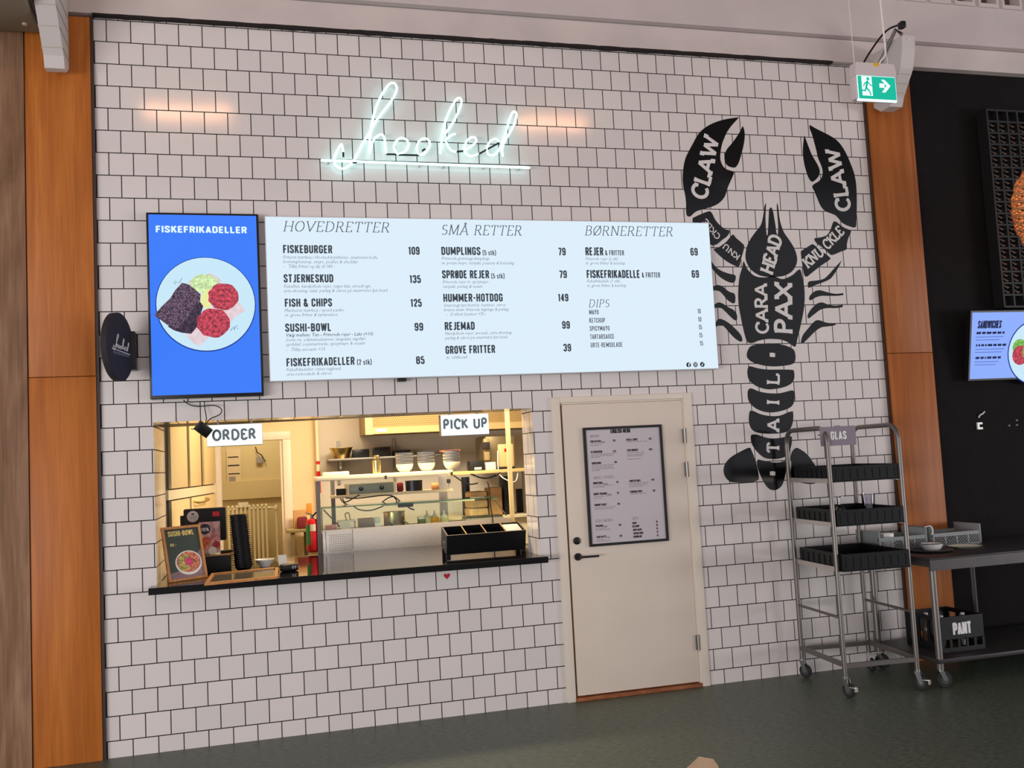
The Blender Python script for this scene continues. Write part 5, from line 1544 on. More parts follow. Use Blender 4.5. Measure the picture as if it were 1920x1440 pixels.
for (x, y, h) in ((0, 0.004, 0.018), (KW - 0.03, 0.004, 0.018), (0, KD - 0.05, 0.058), (KW - 0.03, KD - 0.05, 0.058)):
    mb = MB(); mb.box(x, x + 0.03, y, y + 0.03, 0.0005, h); kbuild(mb, 'foot', M_crate, None, False)
mb = MB(); mb.lathe([(0.016, 0), (0.022, 0), (0.022, 0.003), (0.016, 0.003)], n=20, M=Matrix.Translation((-0.002, KD * 0.45, 0.05)) @ Matrix.Rotation(PI / 2, 4, 'Y') @ Matrix.Scale(1.6, 4, (0, 1, 0)))
kbuild(mb, 'hand_hole_rim', M_steel_dull)
npk = thing('napkin_pile', 'white napkins in the right-hand compartment of the black caddy', 'napkins', (KX0, KY, CZ))
mb = MB()
for k in range(9):
    mb.box(KW * 0.77 + 0.001 * math.sin(k * 2.2), KW - w - 0.010 + 0.001 * math.cos(k * 1.7), w + 0.02, KD - w - 0.02 + 0.002 * math.sin(k), 0.0125 + k * 0.0142, 0.0125 + k * 0.0142 + 0.0138, bev=0.002)
mb.xform(KT); mb.build('napkins', M_paper, npk, local=True)

# ---- refrigerated prep unit behind the counter
FX0, FX1 = 1.435, 3.02
pu = thing('prep_unit', 'stainless prep unit with glass guard behind the counter', 'prep unit', (2.3, 1.6, 0.0))
mb = MB(); mb.box(FX0 + 0.004, FX1, 1.405, 1.43, 0.9, 1.215, bev=0.003)
pf = mb.build('front_panel', M_steel, pu)
mb = MB(); mb.box(FX0, FX1, 1.43, 2.05, 0.05, 1.185)
mb.build('cabinet', M_steel_dull, pu, smooth=0)
mb = MB()
p0 = at(618, 1004, 1.404); p1_ = at(659, 1031, 1.404)
for i in range(13):
    for j in range(10):
        mb.disc((p0.x + (p1_.x - p0.x) * i / 12, 1.4035, p1_.z + (p0.z - p1_.z) * j / 9), 0.0032, n=8)
o = mb.build('vent_holes', M_black_seam, pf, smooth=0); o['kind'] = 'stuff'
for px in (611, 661.5):
    c = at(px, 1015, 1.404); mb = MB(); mb.box(c.x - 0.0015, c.x + 0.0015, 1.403, 1.405, 1.05, 1.21)
    mb.build('panel_seam', M_blackm, pf, smooth=0)
mb = MB(); mb.box(FX0, FX1 - 0.1, 1.436, 1.442, 1.216, 1.392)
mb.build('front_glass', M_pane, pu, smooth=0)
mb = MB(); mb.box(FX0, FX1 - 0.1, 1.436, 1.80, 1.392, 1.398)
mb.build('top_glass', M_pane, pu, smooth=0)
mb = MB(); mb.box(FX0, FX1 - 0.1, 1.434, 1.4445, 1.391, 1.399)
mb.box(FX0, FX0 + 0.008, 1.434, 1.442, 1.215, 1.392)
mb.build('glass_edge', M_pane_edge, pu, smooth=0)
for xx in (FX0 + 0.02, FX1 - 0.13):
    mb = MB(); mb.bar((xx, 1.45, 1.38), (xx + 0.14, 1.62, 1.225), 0.008, 0.008)
    mb.build('glass_bracket', M_steel_dull, pu)
mb = MB(); mb.box(1.95, 2.75, 1.60, 1.63, 1.372, 1.388); mb.build('light_bar', M_cream, pu)
c = at(675, 945.5, 1.59)
mb = MB(); a = at(746, 942, 1.59); b = at(775, 950, 1.59); mb.box(a.x, b.x, 1.59, 1.60, b.z, a.z); mb.build('controller', M_print_dk, pu)

# contents of the glass case
pbox('ham_tray', 'pink sliced ham at the left end of the glass case', 'food', M_meat, (611, 986), (632, 994), 1.50, 0.12, 1.186)
tcn = thing('food_container', 'clear lidded container at the left inside the glass case', 'container', (at(651, 990, 1.55).x, 1.62, 1.186))
a = at(635, 977, 1.55); b = at(668, 992, 1.55)
mb = MB(); mb.box(a.x, b.x, 1.55, 1.70, 1.186, a.z - 0.008, bev=0.004); mb.build('tub', M_tumbler, tcn)
mb = MB(); mb.box(a.x - 0.004, b.x + 0.004, 1.546, 1.704, a.z - 0.008, a.z, bev=0.003); mb.build('lid', M_white_enamel, tcn)
mb = MB(); mb.box(a.x + 0.02, b.x - 0.05, 1.549, 1.5495, 1.20, a.z - 0.02); mb.build('paper_label', M_paper, tcn)
mb = MB(); mb.tube(catmull([((a.x + b.x) / 2, 1.62, a.z), ((a.x + b.x) / 2 - 0.01, 1.62, a.z + 0.05), ((a.x + b.x) / 2 + 0.02, 1.62, a.z + 0.055), ((a.x + b.x) / 2 + 0.03, 1.62, a.z)], 4), 0.006, 6); mb.build('handle', M_brass, tcn)
pbox('white_tub', 'upper of two white tubs in the glass case beside the steel pot', 'tub', M_white_enamel, (703.5, 970.5), (713.5, 979), 1.56, 0.06)
pbox('white_tub', 'lower of two white tubs in the glass case beside the steel pot', 'tub', M_white_enamel, (703, 980), (713.5, 988), 1.56, 0.06, 1.186)
pbox('pink_tray', 'long pale pink tray standing in the glass case left of the tubs', 'tray', mat('pale_pink_plastic', rgb(214, 180, 164), 0.5), (672, 973), (702, 988), 1.72, 0.1, 1.186)
a = at(717, 963, 1.60); b = at(767, 984, 1.60); pr_ = (b.x - a.x) / 2 * 0.82
pt = thing('steel_pot', 'steel pot in the middle of the glass case', 'pot', ((a.x + b.x) / 2, 1.60 + pr_, 1.186))
mb = MB(); mb.lathe([(0, 0.0), (pr_ * 0.96, 0.0), (pr_, 0.01), (pr_, a.z - 1.186), (pr_ * 1.05, a.z - 1.183), (pr_ * 1.05, a.z - 1.179), (pr_ * 0.96, a.z - 1.18), (pr_ * 0.94, 0.01), (0, 0.008)], n=32)
mb.build('body', M_brass, pt, local=True)
for k, (xa, xb) in enumerate(((729, 738), (756, 766))):
    p = at(xa, 979 - 3 * k, 1.52); r_ = at(xb, 987 - 5 * k, 1.50)
    mb = MB(); mb.tube([(p.x, 1.52, p.z), (r_.x, 1.50, max(r_.z, 1.20))], 0.006, 8)
    tag(rebase(mb.build('tongs', M_black if k == 0 else M_steel_dull), (r_.x, 1.5, 1.20)), ('black-handled spoon leaning left before the steel pot', 'steel tongs leaning right before the steel pot')[k], 'utensil')
gj = thing('sauce_jar', 'small jar with white lid right of the steel pot', 'jar', (at(791, 980, 1.58).x, 1.6, 1.186))
a = at(784, 969, 1.58); b = at(798, 981, 1.58)
mb = MB(); mb.lathe([(0, 0), (0.032, 0), (0.034, 0.01), (0.034, a.z - 1.186 - 0.02), (0, a.z - 1.186 - 0.02)], n=20); mb.build('glass', mat('green_glass', rgb(120, 134, 96), 0.1), gj, local=True)
mb = MB(); mb.lathe([(0, a.z - 1.186 - 0.02), (0.036, a.z - 1.186 - 0.02), (0.036, a.z - 1.186), (0, a.z - 1.186)], n=20); mb.build('lid', M_white_enamel, gj, local=True)
for k, (px, mm, lb) in enumerate(((802, M_mayo, 'pale squeeze bottle left of the orange one in the glass case'), (816, M_sauce, 'orange squeeze bottle in the glass case'), (834, M_mayo, 'pale squeeze bottle right of the orange one in the glass case'))):
    p = at(px, 975, 1.60); hh = at(px, 961, 1.60).z - 1.186
    bt = thing('squeeze_bottle', lb, 'bottle', (p.x, 1.63, 1.186), group='squeeze bottles in the glass case')
    mb = MB(); mb.lathe([(0, 0), (0.035, 0), (0.038, 0.01), (0.038, hh * 0.6), (0.03, hh * 0.66), (0, hh * 0.66)], n=18); mb.build('body', mm, bt, local=True)
    mb = MB(); mb.lathe([(0.031, hh * 0.66), (0.028, hh * 0.74), (0.012, hh * 0.8), (0.005, hh + 0.02), (0, hh + 0.02)], n=18); mb.build('nozzle', M_white_enamel, bt, local=True)
a = at(873, 963, 1.62); b = at(945, 972, 1.62)
gr = thing('cooling_rack', 'ridged steel tray at the right end of the glass case', 'tray', ((a.x + b.x) / 2, 1.7, 1.186))
mb = MB(); mb.box(a.x, b.x, 1.62, 1.82, 1.186, 1.215, bev=0.004); mb.build('pan', M_steel, gr)
mb = MB()
for i in range(26):
    xx = a.x + 0.01 + (b.x - a.x - 0.02) * i / 25; mb.box(xx - 0.003, xx + 0.003, 1.63, 1.81, 1.213, 1.232)
mb.build('ridges', M_steel_dull, gr)

# ---- gantry shelf over the prep unit
sh_ = thing('gantry_shelf', 'steel gantry with two cream shelves above the prep unit', 'shelf unit', (2.0, 1.6, 0.0))
mb = MB(); mb.box(1.405, 2.535, 1.42, 1.86, 1.612, 1.648, bev=0.004); mb.build('shelf', M_cream, sh_)
mb = MB(); mb.box(1.56, 2.62, 1.88, 2.18, 1.452, 1.476, bev=0.003); mb.build('shelf', M_cream, sh_)
for x, y in ((1.398, 1.425), (2.50, 1.90), (1.56, 2.01)):
    mb = MB(); mb.box(x, x + (0.034 if x < 2 else 0.07), y, y + 0.034, 0.0 if x < 1.5 else 1.1855, 1.612); mb.build('post', M_tube if x < 2 else M_steel, sh_, smooth=0)
for px in (723, 847):
    c = at(px, 897, 1.42); mb = MB(); mb.box(c.x - 0.008, c.x + 0.008, 1.405, 1.42, 1.60, 1.63); mb.build('clip', M_print_dk, sh_)

SZ = 1.6485
pbox('baking_tray', 'cream tray at the left end of the upper gantry shelf', 'tray', M_cream, (607, 886), (655, 896), 1.50, 0.22, SZ, 0.006)
a = at(708, 890, 1.50)
ch = thing('cutlery_holder', 'perforated steel cutlery holder on the upper gantry shelf', 'cutlery holder', (a.x, 1.54, SZ))
mb = MB(); mb.lathe([(0, 0), (0.034, 0), (0.038, 0.11), (0.035, 0.11), (0.031, 0.004), (0, 0.004)], n=24); hld = mb.build('cup', M_brass, ch, local=True)
for j in range(5):
    for i in range(3):
        an = -PI / 2 + (i - 1) * 0.55; zz = 0.018 + j * 0.018; r_ = 0.0345 + 0.0036 * zz / 0.1
        mb = MB(); mb.lathe([(0, 0), (0.0042, 0), (0.0042, 0.001), (0, 0.001)], n=8, M=Matrix.Translation((r_ * math.cos(an), r_ * math.sin(an), zz)) @ Matrix.Rotation(an + PI / 2, 4, 'Z') @ Matrix.Rotation(PI / 2, 4, 'X'))
        mb.build('hole', M_blackm, hld, local=True)
for i in range(8):
    an = i * 2.4; r_ = 0.012 + 0.002 * (i % 4)
    mb = MB(); x, y = r_ * math.cos(an), r_ * math.sin(an)
    mb.tube([(x, y, 0.006), (x * 1.7, y * 1.7, 0.12)], 0.0025, 6)
    mb.lathe([(0, 0.0), (0.008, 0.008), (0.009, 0.02), (0.005, 0.034), (0, 0.036)], n=8, M=Matrix.Translation((x * 1.7, y * 1.7, 0.118)) @ Matrix.Scale(0.35, 4, (math.cos(an), math.sin(an), 0)))
    o = mb.build('cutlery', M_brass); o.location = (a.x, 1.54, SZ)
    tag(o, 'piece of cutlery standing in the perforated steel holder', 'cutlery', 'cutlery in the perforated steel holder')

# ---- nested bowls, three stacks
mb = MB(); mb.lathe([(0, 0.0), (0.034, 0.0), (0.056, 0.018), (0.071, 0.048), (0.0745, 0.076), (0.072, 0.076), (0.067, 0.048), (0.053, 0.022), (0, 0.008)], n=26)
bowl_b = mb.build('bowl_body_source', M_bowl)
mb = MB(); mb.lathe([(0.0746, 0.0695), (0.0764, 0.0715), (0.0764, 0.0775), (0.073, 0.0785), (0.072, 0.076)], n=26)
rim_b = mb.build('rim', M_rim)
for k, (px, lb) in enumerate(((760.5, 'left'), (801.5, 'middle'), (849.5, 'right'))):
    p = at(px, 886, 1.58)
    for i in range(8):
        where = 'bottom' if i == 0 else ('top' if i == 7 else 'inner')
        t = thing('bowl', {'bottom': 'ivory bowl at the bottom of the %s bowl stack on the gantry', 'top': 'ivory bowl topping the %s bowl stack on the gantry', 'inner': 'dark-rimmed ivory bowl nested inside the %s bowl stack on the gantry'}[where] % lb, 'bowl', (p.x + 0.002 * math.sin(i * 3 + k), 1.62, SZ + i * 0.0125), group='bowls in the %s stack on the gantry' % lb)
        if k == 0 and i == 0:
            bb, rr = bowl_b, rim_b
            bb.name = 'body'
        else:
            bb = bowl_b.copy(); COL.objects.link(bb); rr = rim_b.copy(); COL.objects.link(rr)
        bb.parent = t; rr.parent = t
pbox('folded_cloth', 'folded terracotta cloth on the right bowl stack', 'cloth', mat('terracotta_cloth', rgb(180, 96, 62), 0.8), (829, 846.5), (863, 851.5), 1.58, 0.1, SZ + 0.0125 * 7 + 0.0787, 0.003)

# ---- food warmer and jars on the lower shelf
LZ = 1.4765
a = at(650, 908, 1.90); b = at(743, 926, 1.90)
fwm = thing('food_warmer', 'grey warmer box with two black knobs on the lower gantry shelf', 'warmer', ((a.x + b.x) / 2, 2.0, LZ))
mb = MB(); mb.box(a.x, b.x, 1.905, 2.15, LZ, a.z - 0.002, bev=0.004); wmb = mb.build('body', M_warmer, fwm)
for x in (a.x, b.x - 0.02):
    mb = MB(); mb.box(x, x + 0.02, 1.895, 1.905, LZ, a.z); mb.build('end_cap', M_cream, fwm)
for px in (677, 716):
    c = at(px, 917, 1.90); mb = MB(); mb.lathe([(0, 0), (0.020, 0), (0.018, 0.016), (0, 0.017)], n=18, M=Matrix.Translation((c.x, 1.904, LZ + 0.045)) @ Matrix.Rotation(PI / 2, 4, 'X')); k_ = mb.build('knob', M_black, fwm)
    mb = MB(); mb.box(c.x - 0.002, c.x + 0.002, 1.886, 1.8875, LZ + 0.045, LZ + 0.06); mb.build('pointer', M_white_enamel, k_)
pbox('small_device', 'small dark device left of the grey warmer', 'device', M_blackm, (631, 917), (649, 930), 1.90, 0.08, LZ)
pbox('dark_jar', 'dark jar right of the grey warmer', 'jar', M_burgundy, (745, 905), (757, 919), 1.93, 0.06, LZ, 0.012)
def tub(name, label, cat, m_, P0, P1, Y, z0, taper=0.92, n=24, group=None):
    a = at(P0[0], P0[1], Y); b = at(P1[0], P1[1], Y); r = (b.x - a.x) / 2; h = a.z - z0
    mb = MB(); mb.lathe([(0, 0), (r * taper, 0), (r, h), (r * 1.03, h), (r * 1.03, h - 0.006), (r * 0.94, h), (r * taper * 0.94, 0.005), (0, 0.005)], n=n)
    o = mb.build(name, m_); o.location = ((a.x + b.x) / 2, Y + r, z0)
    return tag(o, label, cat, group)
tub('navy_tub', 'dark navy tub on the lower gantry shelf', 'tub', M_navy_tub, (762, 902), (795, 918), 1.90, LZ, 0.98)
p0 = at(821, 909, 1.93)
mb = MB(); mb.tube([(p0.x - 0.05, 1.98, LZ + 0.03), (p0.x + 0.05, 1.98, LZ + 0.03)], [0.029, 0.029], 16)
tag(rebase(mb.build('dough_roll', mat('orange_roll', rgb(214, 150, 92), 0.6)), (p0.x, 1.98, LZ)), 'orange roll lying on the lower gantry shelf', 'roll')
p0 = at(843, 905, 1.93)
cl = thing('shelf_clamp', 'small steel clamp stand at the right end of the lower gantry shelf', 'clamp', (p0.x, 1.96, LZ))
mb = MB(); mb.box(p0.x - 0.008, p0.x + 0.008, 1.95, 1.966, LZ, LZ + 0.085); mb.box(p0.x - 0.025, p0.x + 0.025, 1.94, 1.98, LZ, LZ + 0.008); mb.build('stand', M_steel, cl)
mb = MB(); mb.box(p0.x - 0.018, p0.x + 0.012, 1.935, 1.975, LZ + 0.05, LZ + 0.085, bev=0.003); mb.build('head', M_print_dk, cl)

# ---- loose black cables behind the glass
def cz(x, y, Y=1.87): return at(590 + x / 8.348, 790 + y / 8.348, Y)
cbl = thing('hanging_cables', 'loops of black cable hanging under the lower gantry shelf', 'cables', cz(800, 1250))
for pts in ([(400, 1205), (430, 1250), (480, 1290), (545, 1310)], [(435, 1205), (455, 1245), (485, 1265), (560, 1230), (700, 1150)], [(480, 1200), (650, 1205), (850, 1185), (1050, 1160), (1180, 1160), (1270, 1195), (1360, 1275)],
            [(1030, 1300), (1060, 1265), (1150, 1200), (1230, 1180), (1270, 1220), (1300, 1270)], [(600, 1320), (680, 1375), (800, 1398), (920, 1385), (1040, 1340), (1080, 1325)]):
    mb = MB(); mb.tube(catmull([cz(*p) for p in pts], 5), 0.005, 6); mb.build('cable', M_black, cbl)
mb = MB(); mb.tube(catmull([cz(1450, 1330, 1.78), cz(1500, 1365, 1.78), cz(1560, 1385, 1.78)], 4), [0.006] * 9, 6); mb.build('plug_lead', M_black, cbl)

# ---- wall shelf with bowls, hood
WZ = 1.80
ws = thing('steel_shelf', 'thin steel wall shelf under the extractor hood', 'shelf', (2.2, 3.0, WZ - 0.02))
a = at(616, 862, 2.85); b = at(800, 850, 2.85)
mb = MB(); mb.box(a.x, b.x + 0.3, 2.85, 3.18, WZ - 0.022, WZ, bev=0.003); mb.build('plate', M_steel_dull, ws)
for px in (636, 741):
    c = at(px, 866, 3.1); mb = MB(); mb.box(c.x - 0.01, c.x + 0.01, 2.95, 3.18, WZ - 0.10, WZ - 0.022); mb.box(c.x - 0.012, c.x + 0.012, 3.155, 3.18, WZ - 0.25, WZ + 0.18); mb.build('bracket', M_steel_dull, ws)
tub('steel_bowl', 'wide flaring steel bowl at the left of the wall shelf', 'bowl', M_brass, (619, 840), (664, 861), 2.86, WZ + 0.0005, 0.62)
pbox('black_bin', 'black bin beside the flaring steel bowl on the wall shelf', 'bin', M_navy_tub, (662, 843), (693, 858), 2.9, 0.16, WZ + 0.0005, 0.006)
pbox('black_bin', 'tall black bin behind the cutlery holder on the wall shelf', 'bin', M_navy_tub, (701, 839), (733, 855), 2.9, 0.16, WZ + 0.0005, 0.006)
pbox('black_bin', 'low black bin at the right of the wall shelf, over the left bowl stack', 'bin', M_navy_tub, (739, 845), (770, 855), 2.9, 0.16, WZ + 0.0005, 0.006)

a = at(689, 814, 2.45); b = at(985, 800, 2.45)
hd_ = thing('extractor_hood', 'warm steel extractor hood at the top of the kitchen hatch', 'extractor hood', ((a.x + b.x) / 2, 2.8, a.z))
HX0, HX1, HZ = a.x, 4.2, (a.z + b.z) / 2
mb = MB(); mb.box(HX0, HX1, 2.45, 3.17, HZ, 2.6, bev=0.004); mb.build('canopy', mat('warm_painted_steel', rgb(176, 146, 96), 0.5, 0.2), hd_)
mb = MB(); mb.box(HX0 - 0.02, HX0 + 0.05, 2.43, 2.452, HZ - 0.01, 2.6); mb.build('corner_trim', mat('hood_trim', rgb(206, 180, 130), 0.45), hd_)
mb = MB(); mb.box(HX0 + 0.05, HX1, 2.438, 2.45, HZ - 0.006, HZ + 0.055); mb.build('lip', mat('hood_lip', rgb(196, 168, 116), 0.45), hd_)
c0_ = at(705, 812, 2.437); c1_ = at(725, 806.5, 2.437)
mb = MB(); mb.box(c0_.x, c1_.x, 2.432, 2.4375, HZ + 0.012, HZ + 0.040); mb.build('label_plate', M_white_enamel, hd_)
mb = MB()
for i in range(56):
    for j in range(9):
        mb.disc((HX0 + 0.08 + i * 0.022 + (j % 2) * 0.011, 2.4485, HZ + 0.08 + j * 0.020), 0.0042, n=6)
o = mb.build('perforation', mat('hood_hole_shade', rgb(104, 80, 46), 0.7), hd_, smooth=0); o['kind'] = 'stuff'

# ---- right-hand corner of the kitchen
ys = thing('side_shelf', 'beige side shelf at the right of the hatch', 'shelf', (3.1, 2.1, 1.60))
mb = MB(); a = at(840, 888, 2.02); b = at(985, 884, 2.02); mb.box(a.x, b.x + 0.1, 2.02, 2.42, 1.592, 1.622, bev=0.003); mb.build('board', mat('beige_board', rgb(206, 180, 120), 0.5), ys)
mb = MB(); mb.box(b.x + 0.05, b.x + 0.09, 2.3, 2.34, 1.1905, 1.592); mb.build('leg', M_steel_dull, ys)
YZ = 1.6225
pn = thing('ticket_printer', 'black ticket printer on the beige side shelf', 'printer', (at(895, 872, 2.08).x, 2.15, YZ))
a = at(881, 865, 2.08); b = at(909, 880, 2.08)
mb = MB(); mb.box(a.x, b.x, 2.08, 2.22, YZ, a.z, bev=0.006); mb.build('body', M_blackm, pn)
mb = MB(); mb.box(a.x + 0.04, b.x - 0.03, 2.0785, 2.08, YZ + 0.008, YZ + 0.03); mb.build('ticket', M_paper, pn)
pbox('white_box', 'white box between the ticket printer and the screen back', 'box', M_paper, (910, 867), (930, 879), 2.10, 0.1, YZ)
a = at(934, 833, 2.12); b = at(965, 875, 2.12)
ks = thing('kitchen_screen', 'cream kitchen screen seen from behind with a red square tag', 'screen', ((a.x + b.x) / 2, 2.15, YZ))
mb = MB(); mb.box(a.x, b.x, 2.12, 2.16, YZ + 0.018, a.z, bev=0.012); mb.build('back_cover', mat('warm_beige_plastic', rgb(206, 180, 128), 0.45), ks)
c = at(949, 844, 2.118); mb = MB(); mb.box(c.x - 0.018, c.x + 0.018, 2.116, 2.1195, c.z - 0.014, c.z + 0.014); mb.build('red_tag', M_red, ks)
mb = MB(); mb.box(a.x - 0.01, b.x, 2.11, 2.18, YZ, YZ + 0.014); mb.build('foot', M_black, ks)
mb = MB(); mb.tube(catmull([(a.x - 0.01, 2.11, a.z - 0.06), (a.x - 0.02, 2.08, YZ), (a.x - 0.01, 2.0, YZ - 0.07), (a.x + 0.08, 1.98, YZ - 0.12), (b.x - 0.02, 2.0, YZ - 0.10), (b.x + 0.01, 2.05, YZ - 0.03)], 5), 0.005, 6); mb.build('cable', M_white_enamel, ks)
for k, pts in enumerate(([(882, 889), (893, 893), (910, 897), (928, 893), (938, 886)], [(886, 889), (898, 895), (914, 896), (930, 890)], [(850, 891), (866, 902), (880, 908), (896, 906)])):
    mb = MB(); mb.tube(catmull([at(p[0], p[1], 2.0) for p in pts], 4), 0.006, 6)
    tag(rebase(mb.build('black_cable', M_black), at(pts[0][0], pts[0][1], 2.0)), ('thicker sagging black cable under the beige side shelf', 'inner sagging black cable under the beige side shelf', 'thin black cable running down from the gantry end')[k], 'cable')
a = at(904, 818, 2.5); b = at(968, 866, 2.5)
gh = thing('steel_oven', 'grey steel oven behind the cream kitchen screen', 'oven', ((a.x + b.x) / 2, 2.6, YZ - 0.03))
mb = MB(); mb.box(a.x + 0.03, b.x, 2.5, 2.95, YZ, a.z, bev=0.02); mb.build('body', mat('olive_steel', rgb(150, 136, 104), 0.4, 0.6), gh)
mb = MB(); mb.box(a.x, a.x + 0.06, 2.44, 2.50, a.z - 0.24, a.z - 0.02, bev=0.02); mb.build('door_edge', mat('olive_steel_light', rgb(180, 160, 120), 0.4), gh)
mb = MB(); mb.box(a.x - 0.02, a.x + 0.05, 2.40, 2.45, a.z - 0.13, a.z - 0.06, bev=0.01); mb.build('handle', M_print_dk, gh)
mb = MB(); mb.box(b.x - 0.08, b.x - 0.03, 2.6, 2.7, 1.1905, YZ); mb.build('stand', M_steel_dull, gh)
vp = at(968, 850, 1.46)
mb = MB(); mb.box(3.024, 3.058, 1.44, 1.475, 0.0, 2.74)
tag(rebase(mb.build('support_post', mat('beige_post', rgb(214, 190, 140), 0.5), smooth=0), (3.04, 1.456, 0)), 'beige upright post near the right jamb of the hatch', 'post')
pbox('black_appliance', 'tall black appliance behind the beige upright post', 'appliance', M_blackm, (944, 894), (963, 931), 2.3, 0.2, 1.19)
p = at(972, 905, 2.6)
pbox('black_canister', 'small black canister between the beige post and the right jamb', 'canister', M_blackm, (971.5, 917), (982, 937), 2.5, 0.1, 1.191)
rb = thing('worktop_counter', 'white-topped back worktop right of the prep unit', 'worktop', (3.2, 2.4, 0))
mb = MB(); mb.box(2.62, 4.4, 2.25, 2.9, 1.16, 1.19, bev=0.003); mb.build('top', M_cream, rb)
mb = MB(); mb.box(2.64, 4.38, 2.30, 2.88, 0.02, 1.16); mb.build('cabinet', M_cream, rb)
for k, (P0, P1, lb) in enumerate((((879, 921), (915, 930), 'lower folded brown paper bag on the back worktop'), ((880, 912), (914, 921), 'middle folded brown paper bag on the back worktop'), ((881, 904), (913, 912), 'top folded brown paper bag on the back worktop'))):
    a = at(P0[0], P0[1], 2.3); b = at(P1[0], P1[1], 2.3)
    z0 = 1.191 + 0.078 * k
    mb = MB(); mb.box(a.x, b.x, 2.3, 2.55, z0, z0 + 0.075, bev=0.02)
    tag(rebase(mb.build('paper_bag', M_bag), ((a.x + b.x) / 2, 2.42, z0)), lb, 'paper bag', 'folded paper bags on the back worktop')
cbx_ = pbox('cardboard_box', 'orange-brown carton right of the paper bags', 'carton', M_cardboard, (917, 915), (941, 930), 2.3, 0.2, 1.191)
tub('navy_tub', 'black lidded tub behind the paper bags', 'tub', M_navy_tub, (866, 895), (882, 905), 2.6, 1.191, 0.95)
pw = at(846, 800, 3.1)

mb = MB(); mb.tube(catmull([at(914, 903, 1.415), at(918, 920, 1.40), at(919.5, 945, 1.395), at(923, 968, 1.39), at(925, 988, 1.385), at(926, 1012, 1.385)], 4), 0.005, 6)
tag(rebase(mb.build('black_cable', M_black), at(925, 988, 1.39)), 'black cable hanging down before the glass guard behind the caddy', 'cable')

# ---- tall cupboard at the left
A_ = Vector((0.315, 0.80, 0)); B_ = Vector((0.565, 2.9, 0)); dv_ = (B_ - A_); LN = dv_.length; ang = math.atan2(dv_.y, dv_.x)
cu = thing('tall_cupboard', 'tall cream cupboard with dark door gaps at the left inside the hatch', 'cupboard', (A_.x, A_.y, 0), ang)
mb = MB(); mb.box(0, LN, 0.02, 0.24, 0.05, 2.70); mb.build('body', M_blackm, cu, smooth=0, local=True)
def along(px):
    best = min(range(401), key=lambda i: abs((lambda p: 960 + FPX * (p.dot(rx)) / p.dot(rz_))(A_ + dv_ * (i / 400.0) + Vector((0, 0, 1.7)) - CAM_C) - px))
    return LN * best / 400.0
for (pa, pb) in ((320.5, 351.5), (356.5, 377), (383.5, 404)):
    u0, u1 = along(pa), along(pb)
    mb = MB(); mb.box(u0, u1, -0.003, 0.02, 1.625, 2.68, bev=0.002); mb.build('upper_door', M_cupboard, cu, local=True)
for (pa, pb) in ((320, 354), (358, 404)):
    u0, u1 = along(pa), along(pb)
    mb = MB(); mb.box(u0, u1, -0.003, 0.02, 0.06, 1.535, bev=0.002); d_ = mb.build('lower_door', M_cupboard, cu, local=True)
u0, u1 = along(310), along(404)
mb = MB(); mb.box(u0, u1, -0.008, 0.02, 1.545, 1.615); mb.build('rail', M_cream, cu, local=True)
u0, u1 = along(361), along(383)
mb = MB(); mb.tube(catmull([(u0, -0.003, 1.50), (u0 + 0.02, -0.04, 1.49), ((u0 + u1) / 2, -0.045, 1.49), (u1 - 0.02, -0.04, 1.50), (u1, -0.003, 1.51)], 4), 0.009, 8); mb.build('handle', M_brass, cu, local=True)

# ---- radiator and notices in the room beyond the doorway
RY = 4.45
a = at(424, 952, RY); b = at(503, 952, RY)
ra = thing('radiator', 'cream column radiator seen through the kitchen doorway', 'radiator', ((a.x + b.x) / 2, RY, 0.3))
n = 10; pw_ = (b.x - a.x) / n
for i in range(n):
    xx = a.x + (i + 0.5) * pw_
    mb = MB()
    for dy in (0.0, 0.07):
        mb.tube([(xx, RY + dy, 0.62), (xx, RY + dy, a.z)], pw_ * 0.30, 8)
    mb.box(xx - pw_ * 0.3, xx + pw_ * 0.3, RY - 0.015, RY + 0.085, a.z - 0.02, a.z + 0.015, bev=0.008); mb.box(xx - pw_ * 0.3, xx + pw_ * 0.3, RY - 0.015, RY + 0.085, 0.58, 0.64, bev=0.008)
    mb.build('column', M_radiator, ra)
mb = MB(); mb.tube([(a.x, RY + 0.035, a.z - 0.03), (b.x + 0.02, RY + 0.035, a.z - 0.03)], 0.016, 8); mb.tube([(a.x, RY + 0.035, 0.66), (b.x, RY + 0.035, 0.66)], 0.016, 8); mb.build('header', M_radiator, ra)
mb = MB(); mb.tube([(b.x + 0.02, RY + 0.035, a.z - 0.03), (b.x + 0.085, RY + 0.035, a.z - 0.03), (b.x + 0.085, RY + 0.035, 0.05)], 0.012, 8)
mb.lathe([(0, -0.03), (0.022, -0.02), (0.022, 0.02), (0, 0.03)], (b.x + 0.085, RY + 0.035, a.z - 0.03), 12); mb.build('pipe', M_radiator, ra)
for x in (a.x + 0.05, b.x - 0.05):
    mb = MB(); mb.box(x - 0.02, x + 0.02, RY, RY + 0.07, 0.0, 0.6); mb.build('foot', M_radiator, ra)
pbox('paper_stack', 'pale folded paper lying on the radiator', 'paper', M_paper, (446, 943), (466, 952), RY, 0.08, None, 0.003)
NY = 4.69
a = at(424, 842, NY); b = at(453, 919, NY)
nb = thing('notice_sheet', 'long pale notice sheet with dark lines on the back room wall', 'notice', ((a.x + b.x) / 2, NY, b.z))
mb = MB(); mb.box(a.x, b.x, NY, NY + 0.004, b.z, a.z); shn = mb.build('sheet', mat('notice_paper', rgb(216, 200, 172), 0.8), nb, smooth=0)
